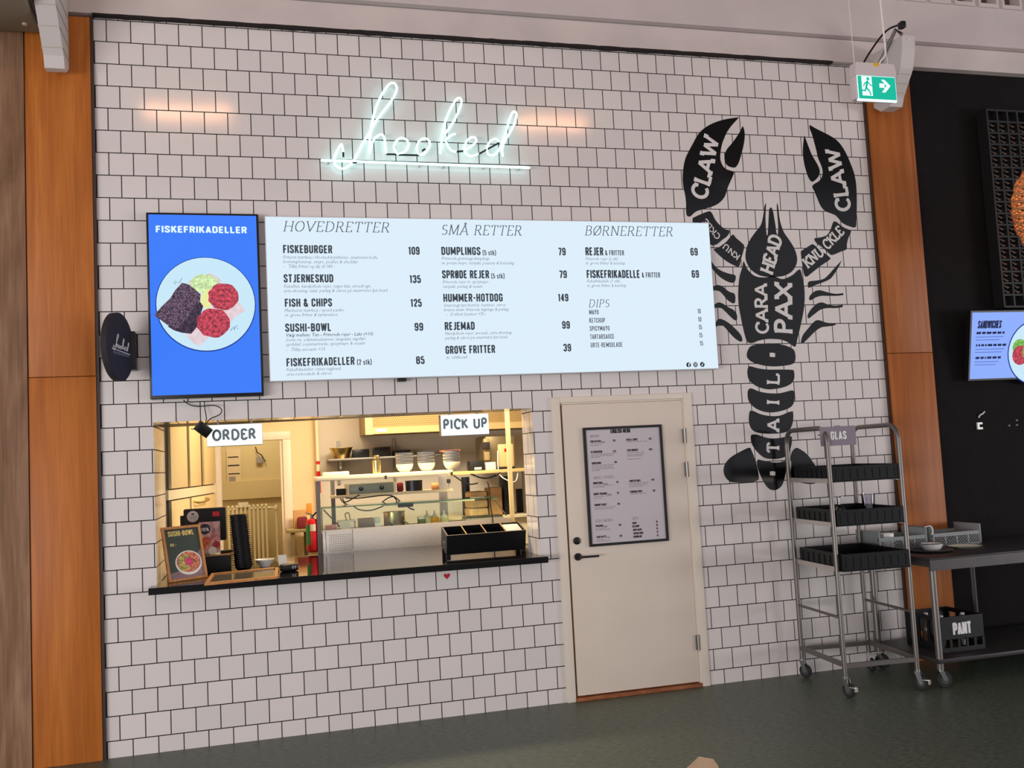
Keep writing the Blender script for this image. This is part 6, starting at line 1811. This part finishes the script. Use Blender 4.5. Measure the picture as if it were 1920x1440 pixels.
for f, w0, w1, th in ((0.80, 0.1, 0.85, 0.012), (0.60, 0.1, 0.9, 0.014), (0.40, 0.1, 0.9, 0.012), (0.28, 0.15, 0.6, 0.05), (0.12, 0.4, 0.65, 0.02)):
    mb = MB(); z_ = b.z + (a.z - b.z) * f; mb.box(a.x + (b.x - a.x) * w0, a.x + (b.x - a.x) * w1, NY - 0.002, NY, z_ - th / 2, z_ + th / 2)
    mb.build('printed_line', M_print_dk if th < 0.03 else M_print_grey, shn, smooth=0)
pbox('light_switch', 'small dark switch box right of the notice sheet', 'switch', M_print_dk, (461, 909), (473, 918), 4.67, 0.03, None, 0.003)
a = at(484, 864, 4.66)
hk = thing('hanging_tag', 'grey tag and key hanging on the back room wall', 'tag', (a.x, 4.67, a.z - 0.1))
b = at(480, 857, 4.66); c = at(492, 868, 4.66)
mb = MB(); mb.box(b.x, c.x, 4.66, 4.67, c.z, b.z); mb.build('tag', M_print_grey, hk)
mb = MB(); mb.tube([at(479, 838, 4.66), at(482, 848, 4.66), at(490, 853, 4.66), at(498, 866, 4.66)], 0.006, 6); mb.build('string', M_print_dk, hk)

# ---- pipe, side table, extinguisher
pp = at(597.5, 840, 3.12)
ppt = thing('corner_pipe', 'cream corner pipe with a red band on the kitchen back wall', 'pipe', (pp.x, 3.12, 0))
mb = MB(); mb.tube([(pp.x - 0.012, 3.12, 0), (pp.x - 0.012, 3.12, 2.74)], 0.018, 10); mb.build('pipe', M_cream, ppt)
for (ya, yb) in ((865, 871), (884, 925)):
    za = at(590, ya, 3.1).z; zb = at(590, yb, 3.1).z; mb = MB(); mb.tube([(pp.x - 0.012, 3.12, zb), (pp.x - 0.012, 3.12, za)], 0.0195, 10); mb.build('red_band', M_red, ppt)
a = at(537, 994, 2.75); b = at(600, 990, 2.75)
stb = thing('side_table', 'small olive steel table behind the extinguisher', 'table', ((a.x + b.x) / 2, 3.0, 0))
mb = MB(); mb.box(a.x, b.x + 0.05, 2.75, 3.08, a.z - 0.03, a.z, bev=0.003); mb.build('top', mat('olive_metal', rgb(150, 130, 88), 0.45, 0.4), stb)
for x, y in ((a.x + 0.04, 2.77), (a.x + 0.17, 3.04), (b.x + 0.01, 2.77), (b.x + 0.01, 3.04)):
    mb = MB(); mb.box(x, x + 0.035, y, y + 0.035, 0, a.z - 0.03); mb.build('leg', mat('olive_metal_leg', rgb(128, 112, 78), 0.45, 0.4) if 'olive_metal_leg' not in MATS else MATS['olive_metal_leg'], stb, smooth=0)
mb = MB(); mb.box(a.x + 0.17, b.x + 0.04, 2.8, 3.07, a.z - 0.30, a.z - 0.28); mb.build('under_shelf', MATS['olive_metal_leg'], stb)
TZ = a.z + 0.0005
pbox('carton', 'brown carton standing on the small olive table', 'carton', M_cardboard, (550, 958), (576, 991), 2.9, 0.15, TZ)
pbox('burgundy_pouch', 'burgundy pouch before the carton on the olive table', 'pouch', M_burgundy, (557, 970), (577, 985), 2.80, 0.08, TZ, 0.02)
pbox('orange_card', 'orange card on the kitchen wall above the fire extinguisher', 'card', M_orange, (575, 944), (585, 963), 3.185, 0.012)
q = at(586, 1010, 1.47)
fe = thing('fire_extinguisher', 'red fire extinguisher hung on the gantry post', 'fire extinguisher', (q.x, 1.47, 1.045))
er = 0.050
ztop = at(586, 972, 1.47).z - 1.045
mb = MB(); mb.lathe([(0, 0.0), (er * 0.7, 0.0), (er * 0.95, 0.012), (er, 0.03), (er, ztop - 0.03), (er * 0.8, ztop - 0.008), (er * 0.35, ztop), (0, ztop + 0.002)], n=28); mb.build('cylinder', M_red, fe, local=True)
mb = MB(); mb.lathe([(0, ztop), (0.014, ztop), (0.014, ztop + 0.03), (0, ztop + 0.03)], n=14); mb.bar((0, 0, ztop + 0.03), (-0.05, -0.01, ztop + 0.05), 0.012, 0.006); mb.build('valve', M_steel_dull, fe, local=True)
mb = MB(); mb.tube(catmull([(0.01, 0, ztop + 0.02), (0.045, -0.02, ztop + 0.05), (0.065, 0, ztop), (0.06, 0, 0.10)], 5), 0.007, 8); mb.build('hose', M_black, fe, local=True)
def curved(r, a0, a1, z0, z1, n=8):
    mb = MB(); v = []
    for i in range(n + 1):
        an = math.radians(a0 + (a1 - a0) * i / n); v.append((r * math.cos(an), r * math.sin(an)))
    for i in range(n): mb.poly([(*v[i], z0), (*v[i + 1], z0), (*v[i + 1], z1), (*v[i], z1)])
    return mb
curved(er + 0.0008, 190, 245, 0.06, ztop - 0.05).build('green_label', M_green, fe, local=True)
curved(er + 0.0008, 248, 300, ztop - 0.10, ztop - 0.045).build('cream_label', M_cream, fe, local=True)

# =================================================================== TROLLEY AND TABLE
TRX, TRY, TRA = 4.735, -0.715, math.radians(-5)
TW, TD, TH_ = 0.535, 0.62, 1.815
tr = thing('glass_trolley', 'tall grey tube trolley on castors beside the white tiles', 'trolley', (TRX, TRY, 0), TRA)
r = 0.0165
for sx in (0.0, TW):
    R_ = 0.105
    path = [(sx, 0, 0.135), (sx, 0, TH_ - R_)] + [(sx, R_ - R_ * math.cos(t), TH_ - R_ + R_ * math.sin(t)) for t in (0.3, 0.6, 0.9, 1.2, 1.5708)]
    path += [(sx, TD - R_ + R_ * math.sin(t), TH_ - R_ + R_ * math.cos(t)) for t in (0.0001, 0.4, 0.8, 1.2, 1.5708)] + [(sx, TD, 0.135)]
    mb = MB(); mb.tube(path, r, 12); mb.build('side_hoop', M_tube, tr, local=True)
    for z in (0.525,):
        mb = MB(); mb.tube([(sx, 0, z), (sx, TD, z)], 0.010, 10); mb.build('side_rail', M_tube, tr, local=True)
    s_ = 1 if sx == 0 else -1
    for z in (1.437, 1.137, 0.835):
        mb = MB(); mb.box(min(sx + s_ * 0.012, sx + s_ * 0.040), max(sx + s_ * 0.012, sx + s_ * 0.040), 0.0, TD, z - 0.004, z); mb.box(sx - 0.004 + s_ * 0.012, sx + 0.0 + s_ * 0.014, 0.0, TD, z - 0.004, z + 0.028)
        mb.build('tray_runner', M_steel, tr, local=True)
    mb = MB(); mb.bar((sx, 0.0, 0.212), (sx, TD, 0.212), 0.025, 0.03); mb.build('base_rail', M_tube, tr, local=True)
for y in (0.0, TD):
    mb = MB(); mb.bar((0, y, 0.205), (TW, y, 0.205), 0.025, 0.03); mb.build('base_rail', M_tube, tr, local=True)


def castor(parent, x, y, ztop, R, yaw, brake, local=True, name='castor'):
    Mx = Matrix.Translation((x, y, 0)) @ Matrix.Rotation(yaw, 4, 'Z')
    mb = MB(); mb.lathe([(0, ztop - 0.012), (0.020, ztop - 0.012), (0.020, ztop), (0, ztop)], n=18)
    off = 0.022
    for s in (-1, 1):
        for a, b in (((-0.014, ztop - 0.012), (off + 0.012, R + 0.008)), ((0.016, ztop - 0.012), (off + 0.014, R - 0.006))):
            pass
        mb.prism([(-0.018, ztop - 0.012), (0.020, ztop - 0.012), (off + 0.016, R), (off, R - 0.014), (off - 0.014, R)], s * 0.015 - 0.0015, s * 0.015 + 0.0015)
    mb.xform(Mx); fork = mb.build(name, M_chrome, parent, local=local)
    mb = MB(); prof = [(0.012, -0.011), (R - 0.004, -0.012), (R, -0.007), (R, 0.007), (R - 0.004, 0.012), (0.012, 0.011)]
    mb.lathe(prof, n=26, M=Mx @ Matrix.Translation((off, 0, R)) @ Matrix.Rotation(PI / 2, 4, 'X')); mb.build('wheel', M_rubber_dk, fork, local=local)
    mb = MB(); mb.lathe([(0, -0.0135), (R * 0.55, -0.0130), (R * 0.55, 0.0130), (0, 0.0135)], n=20, M=Mx @ Matrix.Translation((off, 0, R)) @ Matrix.Rotation(PI / 2, 4, 'X')); mb.build('hub', M_rubber, fork, local=local)
    if brake:
        mb = MB(); mb.box(off + 0.012, off + 0.056, -0.014, 0.014, R + 0.018, R + 0.026, bev=0.002); mb.box(off + 0.05, off + 0.058, -0.016, 0.016, R - 0.004, R + 0.020)
        mb.xform(Mx); mb.build('brake_pedal', M_steel, fork, local=local)


castor(tr, 0, 0, 0.135, 0.048, math.radians(-62), True)
castor(tr, TW, 0, 0.135, 0.048, math.radians(-52), True)
castor(tr, 0, TD, 0.135, 0.048, math.radians(-58), False)
castor(tr, TW, TD, 0.135, 0.048, math.radians(-80), False)

TRM = Matrix.Translation((TRX, TRY, 0)) @ Matrix.Rotation(TRA, 4, 'Z')


def crate(name, label, W, D, Hh, z, xo, yo, group):
    t = thing(name, label, 'dish tray', TRM @ Vector((xo, yo, z)), TRA, group)
    mb = MB(); mb.box(0, W, 0, D, 0.0005, 0.008); mb.build('base', M_crate, t, smooth=0, local=True)
    for (x0, x1, y0, y1, nm) in ((0, W, 0, 0.012, 'front_wall'), (0, W, D - 0.012, D, 'rear_wall'), (0, 0.012, 0.012, D - 0.012, 'side_wall'), (W - 0.012, W, 0.012, D - 0.012, 'side_wall')):
        mb = MB()
        if nm != 'side_wall':
            mb.box(x0, x1, y0, y1, 0.008, Hh, bev=0.003)
            for i in range(9):
                xx = x0 + (x1 - x0) * (i + 0.5) / 9
                mb.box(xx - 0.003, xx + 0.003, y0 - 0.003 if nm == 'front_wall' else y1, y0 if nm == 'front_wall' else y1 + 0.003, 0.02, Hh - 0.02)
        else:
            mb.box(x0, x1, y0, y1, 0.008, 0.022); mb.box(x0, x1, y0, y1, Hh - 0.022, Hh); n = 7
            for i in range(n + 1):
                yy = y0 + (y1 - y0 - 0.03) * i / n; mb.box(x0, x1, yy, yy + 0.03, 0.022, Hh - 0.022)
            mb.box((x0 + x1) / 2 - 0.001, (x0 + x1) / 2 + 0.001, y0, y1, 0.022, Hh - 0.022)
        mb.build(nm, M_crate, t, smooth=0, local=True)
    return t


GT = 'black dish trays on the trolley'
crate('dish_tray', 'top black dish tray on the trolley, below the GLAS sign', TW - 0.036, 0.56, 0.108, 1.4375, 0.018, 0.0, GT)
crate('dish_tray', 'middle black dish tray on the trolley, holding two glasses', TW - 0.036, 0.60, 0.112, 1.1375, 0.018, -0.02, GT)
crate('dish_tray', 'lowest black dish tray on the trolley', TW - 0.036, 0.62, 0.118, 0.8355, 0.018, -0.05, GT)
# glasses on the middle tray
gz = 1.1375 + 0.0085
p = TRM @ Vector((0.085, 0.06, gz))
gb = thing('stem_glass', 'upturned stem glass at the left of the middle black tray', 'glass', p)
mb = MB(); mb.lathe([(0.040, 0.0), (0.050, 0.04), (0.045, 0.095), (0.024, 0.125), (0.007, 0.135), (0.006, 0.185), (0.034, 0.191), (0.034, 0.194), (0.0, 0.195)], n=26); mb.build('body', M_tumbler, gb, local=True)
p = TRM @ Vector((0.445, 0.30, gz))
gt2 = thing('tumbler', 'tall clear tumbler at the right of the middle black tray', 'glass', p)
mb = MB(); mb.lathe([(0, 0.012), (0.034, 0.012), (0.047, 0.185), (0.0485, 0.185), (0.036, 0.0), (0, 0.0)], n=28); mb.build('body', M_tumbler, gt2, local=True)
# GLAS sign
a = at(1536, 801, -0.69); b = at(1602, 795, -0.69); c = at(1540, 837, -0.69)
gs = thing('glas_sign', 'mauve card sign reading GLAS clipped to the trolley top', 'sign', (a.x, -0.694, c.z))
gw = b.x - a.x; gh2 = a.z - c.z
mb = MB(); mb.box(a.x, a.x + gw, -0.697, -0.691, c.z, a.z); cardp = mb.build('card', M_glas_sign, gs, smooth=0)
mb = MB(); mb.box(a.x + gw * 0.42, a.x + gw * 0.58, -0.696, -0.692, a.z, a.z + 0.006); mb.build('tab', M_glas_sign, gs, smooth=0)
mb = MB(); stroke_word(mb, 'GLAS', lambda u, v: (a.x + gw * 0.28 + u, -0.6982, c.z + gh2 * 0.32 + v), gw * 0.45, gh2 * 0.42, 0.19, 0, gap=0.07, font=SAN); mb.build('lettering', M_white_print, cardp, smooth=0)
mb = MB(); q = TRM @ Vector((0, 0.05, 1.80)); mb.box(a.x + 0.0, a.x + 0.03, -0.691, q.y, a.z - 0.06, a.z - 0.05); mb.build('clip', M_steel_dull, gs, smooth=0)

# ---- steel side table
SX0, SX1, SY0, SY1, STZ = 5.375, 7.2, -0.845, -0.06, 0.885
wt = thing('steel_table', 'dark steel work table on castors against the dark wall', 'table', ((SX0 + SX1) / 2, (SY0 + SY1) / 2, 0))
mb = MB(); mb.box(SX0, SX1, SY0, SY1, STZ - 0.012, STZ, bev=0.003)
mb.box(SX0, SX1, SY0, SY0 + 0.012, STZ - 0.085, STZ - 0.012); mb.box(SX0, SX0 + 0.012, SY0 + 0.012, SY1, STZ - 0.06, STZ - 0.012)
mb.build('top', M_table, wt)
mb = MB(); mb.box(SX0 + 0.03, SX1 - 0.03, SY0 + 0.03, SY1 - 0.03, 0.165, 0.195, bev=0.003)
mb.build('lower_shelf', M_table, wt)
for x, y in ((SX0 + 0.055, SY0 + 0.055), (SX0 + 0.055, SY1 - 0.055), (6.32, SY1 - 0.055), (SX1 - 0.055, SY0 + 0.055), (SX1 - 0.055, SY1 - 0.055)):
    mb = MB(); mb.tube([(x, y, 0.125), (x, y, STZ - 0.012)], 0.024, 14); lg = mb.build('leg', M_tube if x < 5.6 else M_table, wt)
    L0 = Vector(wt.location)
    castor(wt, x - L0.x, y - L0.y, 0.125, 0.055, math.radians(-8 if y < -0.5 else -60), False)

# ---- dishwasher baskets on the table
def basket(label, x0, x1, y0, y1):
    z0 = STZ + 0.0005
    t = thing('dish_basket', label, 'basket', ((x0 + x1) / 2, (y0 + y1) / 2, z0), group='grey dish baskets on the steel table')
    H1 = 0.105; H2 = 0.155; w = 0.012
    for (yy, nm) in ((y0, 'lattice_side'), (y1 - 0.008, 'lattice_side')):
        mb = MB()
        mb.box(x0, x1, yy, yy + 0.008, z0 + 0.004, z0 + 0.018); mb.box(x0, x1, yy, yy + 0.008, z0 + 0.078, z0 + H1)
        n = 4
        for i in range(n + 1):
            xx = x0 + w + (x1 - x0 - 2 * w) * i / n; mb.box(xx - 0.005, xx + 0.005, yy, yy + 0.008, z0 + 0.018, z0 + 0.078)
        nd = 16
        for i in range(-5, nd):
            xa = x0 + w + (x1 - x0 - 2 * w) * i / nd; dx = 0.06
            for sgn in (1, -1):
                X0, X1 = (xa, xa + dx) if sgn > 0 else (xa + dx, xa)
                lo, hi = max(min(X0, X1), x0 + w), min(max(X0, X1), x1 - w)
                if hi - lo < 0.008: continue
                f0 = (lo - min(X0, X1)) / dx; f1 = (hi - min(X0, X1)) / dx
                if sgn < 0: f0, f1 = 1 - f0, 1 - f1
                mb.bar((lo, yy + 0.004, z0 + 0.018 + 0.06 * f0), (hi, yy + 0.004, z0 + 0.018 + 0.06 * f1), 0.0026, 0.0032)
        mb.build(nm, M_basket, t, smooth=0)
    for xx in (x0, x1 - w):
        mb = MB(); mb.box(xx, xx + w, y0 - 0.004, y1 + 0.004, z0 + 0.012, z0 + H2, bev=0.003); mb.build('end_panel', M_basket, t)
        for yy in (y0, y1 - 0.02):
            mb = MB(); mb.box(xx, xx + w, yy, yy + 0.02, z0, z0 + 0.012); mb.build('foot', M_basket, t, smooth=0)
    mb = MB()
    for i in range(1, 8):
        xx = x0 + (x1 - x0) * i / 8; mb.box(xx - 0.003, xx + 0.003, y0, y1, z0 + 0.006, z0 + 0.012)
    for i in range(1, 6):
        yy = y0 + (y1 - y0) * i / 6; mb.box(x0, x1, yy - 0.003, yy + 0.003, z0 + 0.006, z0 + 0.012)
    mb.build('bottom_grid', M_basket, t, smooth=0)
    return t


bkY = -0.33
a0 = at(1648, 1020, bkY).x; a1 = at(1739, 1016, bkY).x; a2 = at(1749, 1014, bkY).x; a3 = at(1840, 1008, bkY).x
basket('left of two grey lattice dish baskets on the steel table', a0, a1, bkY, -0.055)
basket('right of two grey lattice dish baskets on the steel table', a2, a3, bkY, -0.055)
mb = MB(); p = at(1666, 992, -0.25); mb.box(p.x - 0.04, p.x + 0.05, -0.24, -0.18, STZ + 0.013, STZ + 0.125, bev=0.004)
tag(rebase(mb.build('white_sponge', M_white_enamel), (p.x, -0.25, STZ + 0.013)), 'white block standing in the left grey basket', 'block')
mb = MB(); p = at_z(1758, 980, STZ + 0.15); mb.tube(catmull([(a1 + 0.01, bkY + 0.03, STZ + 0.156), (a1 + 0.03, bkY - 0.008, STZ + 0.165), (a1 + 0.045, bkY - 0.012, STZ + 0.13), (a1 + 0.035, bkY - 0.012, STZ + 0.10)], 5), 0.005, 6)
tag(rebase(mb.build('white_hook', M_white_enamel), (a1 + 0.03, bkY, STZ + 0.10)), 'short white hook hanging between the two grey baskets', 'hook')

q = at_z(1738, 1033, STZ); 
dp = thing('slate_plate', 'dark round plate under the white bowl on the steel table', 'plate', (5.66, -0.50, STZ))
mb = MB(); mb.lathe([(0, 0.004), (0.09, 0.004), (0.135, 0.012), (0.152, 0.018), (0.155, 0.015), (0.14, 0.006), (0.10, 0.0005), (0, 0.0005)], n=44); mb.build('body', M_slate, dp, local=True)
q = at_z(1748, 1025, STZ + 0.02)
wbw = thing('enamel_bowl', 'white enamel bowl with dark rim on the dark plate', 'bowl', (5.715, -0.445, STZ + 0.0045))
mb = MB(); mb.lathe([(0, 0.006), (0.05, 0.0005), (0.058, 0.0005), (0.070, 0.02), (0.080, 0.046), (0.077, 0.047), (0.066, 0.022), (0.052, 0.007), (0, 0.007)], n=36); mb.build('body', M_white_enamel, wbw, local=True)
mb = MB(); mb.tube([(0.0795 * math.cos(2 * PI * i / 36), 0.0795 * math.sin(2 * PI * i / 36), 0.0475) for i in range(36)], 0.0028, 6, closed=True); mb.build('rim', M_rimblack, wbw, local=True)
q = at_z(1809, 1025, STZ + 0.01)
wp_ = thing('enamel_plate', 'white plate with dark rim alone at the front of the steel table', 'plate', (q.x, q.y, STZ))
mb = MB(); mb.lathe([(0, 0.005), (0.07, 0.005), (0.105, 0.015), (0.118, 0.018), (0.119, 0.016), (0.10, 0.008), (0.07, 0.0005), (0, 0.0005)], n=40); mb.build('body', M_cream_enamel, wp_, local=True)
mb = MB(); mb.tube([(0.1185 * math.cos(2 * PI * i / 40), 0.1185 * math.sin(2 * PI * i / 40), 0.0172) for i in range(40)], 0.0024, 6, closed=True); mb.build('rim', M_rimblack, wp_, local=True)

# ---- bottle crate on the lower shelf
PZ = 0.1955; PY0, PY1 = -0.66, -0.28
a = at(1762, 1160, PY0); b = at(1843, 1158, PY0)
PX0, PX1 = a.x, b.x; PH = 0.245
bc = thing('bottle_crate', 'black bottle crate reading PANT on the lower table shelf', 'crate', ((PX0 + PX1) / 2, (PY0 + PY1) / 2, PZ))
mb = MB(); mb.box(PX0, PX1, PY0, PY1, PZ, PZ + 0.012); mb.build('base', M_crate, bc, smooth=0)
for nm, fr in (('front_wall', (PX0, PX1, PY0, PY0 + 0.012)), ('rear_wall', (PX0, PX1, PY1 - 0.012, PY1))):
    mb = MB(); x0, x1, y0, y1 = fr
    mb.box(x0, x1, y0, y1, PZ + 0.085, PZ + PH, bev=0.003); mb.box(x0, x1, y0, y1, PZ + 0.012, PZ + 0.03)
    for i in range(6):
        xx = x0 + (x1 - x0 - 0.02) * i / 5; mb.box(xx, xx + 0.02, y0, y1, PZ + 0.03, PZ + 0.085)
    w_ = mb.build(nm, M_crate, bc, smooth=0)
    if nm == 'front_wall':
        mb = MB(); cw_ = PX1 - PX0; stroke_word(mb, 'PANT', lambda u, v: (PX0 + cw_ * 0.28 + u, PY0 - 0.0015, PZ + 0.118 + v), cw_ * 0.42, 0.082, 0.22, 0, gap=0.06, font=SAN); mb.build('lettering', M_white_print, w_, smooth=0)
for x0 in (PX0, PX1 - 0.012):
    mb = MB(); mb.box(x0, x0 + 0.012, PY0 + 0.012, PY1 - 0.012, PZ + 0.012, PZ + 0.05); mb.box(x0, x0 + 0.012, PY0 + 0.012, PY1 - 0.012, PZ + PH - 0.03, PZ + PH)
    for i in range(4):
        yy = PY0 + 0.012 + (PY1 - PY0 - 0.054) * i / 3; mb.box(x0, x0 + 0.012, yy, yy + 0.03, PZ + 0.05, PZ + PH - 0.03)
    mb.build('side_wall', M_crate, bc, smooth=0)
for k, (fx, fy, mm, lb) in enumerate(((0.16, 0.15, M_tumbler, 'clear bottle at the front left of the black crate'), (0.14, 0.55, mat('brown_bottle_glass', rgb(70, 40, 20), 0.1), 'brown bottle at the left of the black crate, behind the clear one'), (0.72, 0.22, M_tumbler, 'clear bottle at the front right of the black crate'))):
    t = thing('bottle', lb, 'bottle', (PX0 + (PX1 - PX0) * fx, PY0 + (PY1 - PY0) * fy, PZ + 0.0125), group='bottles in the black crate')
    mb = MB(); mb.lathe([(0, 0), (0.028, 0), (0.03, 0.006), (0.03, 0.12), (0.024, 0.15), (0.012, 0.19), (0.012, 0.222), (0.0, 0.223)], n=18); mb.build('glass', mm, t, local=True)
    mb = MB(); mb.lathe([(0.0, 0.236), (0.0135, 0.236), (0.0135, 0.220), (0.0125, 0.220)], n=14); mb.build('cap', M_white_enamel, t, local=True)

# ---- chair whose back tip shows at the bottom edge
ctp = at_z(1316, 1424, 0.80)
chx, chy = ctp.x, ctp.y
chr_ = thing('wooden_chair', 'pale wooden chair, only its rounded back tip showing at the bottom edge', 'chair', (chx, chy + 0.02, 0), math.radians(28))
mb = MB()
# shell back: narrow rounded plywood panel leaning back
rows = 14; prev = None
for i in range(rows + 1):
    f = i / rows; z = 0.44 + 0.362 * f
    hw = 0.20 * (1 - f) ** 0.5 * 0.4 + 0.115 * math.sqrt(max(0.0, 1 - f ** 3.0)) + 0.004
    y = 0.10 - 0.10 * f
    row = []
    for s in (-1, -0.5, 0, 0.5, 1):
        for dy in (0,):
            row.append((hw * s, y - 0.03 * (s * s) * (1 - f), z))
    v = [mb.bm.verts.new(p) for p in row]
    if prev:
        for j in range(4): mb.bm.faces.new((prev[j], prev[j + 1], v[j + 1], v[j]))
    prev = v
bmesh.ops.solidify(mb.bm, geom=mb.bm.faces[:], thickness=0.013)
mb.build('backrest', M_beech, chr_, smooth=60, local=True)
mb = MB(); mb.box(-0.21, 0.21, -0.0 + 0.06, 0.48, 0.43, 0.446, bev=0.006); mb.build('seat', M_beech, chr_, local=True)
for x, y in ((-0.18, 0.1), (0.18, 0.1), (-0.18, 0.44), (0.18, 0.44)):
    mb = MB(); mb.tube([(x, y, 0.43), (x * 1.15, y + (0.04 if y > 0.3 else -0.03), 0.0005)], [0.016, 0.011], 12); mb.build('leg', M_beech, chr_, local=True)

# ---- two warm linear lamps high in the hall, seen mirrored in the glazed tiles
def mirror(px, py, D):
    p = at(px, py, D); return Vector((p.x, -D, p.z))


for (pa, pb, py, lb) in ((270, 432, 199, 'left of two warm linear hall lamps, mirrored in the upper left tiles'), (972, 1096, 222, 'right of two warm linear hall lamps, mirrored beside the neon sign')):
    a = mirror(pa, py, 5.0); b = mirror(pb, py, 5.0)
    zc = (a.z + b.z) / 2
    t = thing('linear_lamp', lb, 'lamp', ((a.x + b.x) / 2, -5.0, zc - 0.1), group='warm linear hall lamps')
    mb = MB(); mb.box(a.x - 0.03, b.x + 0.03, -5.14, -5.02, zc - 0.06, zc + 0.20, bev=0.008); mb.build('housing', M_housing, t)
    mb = MB(); mb.box(a.x, b.x, -5.02, -5.0, zc - 0.13, zc - 0.01); mb.build('glow_strip', M_lampwarm, t)
    for x in (a.x + 0.1, b.x - 0.1):
        mb = MB(); mb.tube([(x, -5.08, zc + 0.2), (x, -5.08, 7.05)], 0.004, 6); mb.build('suspension_wire', M_black, t)
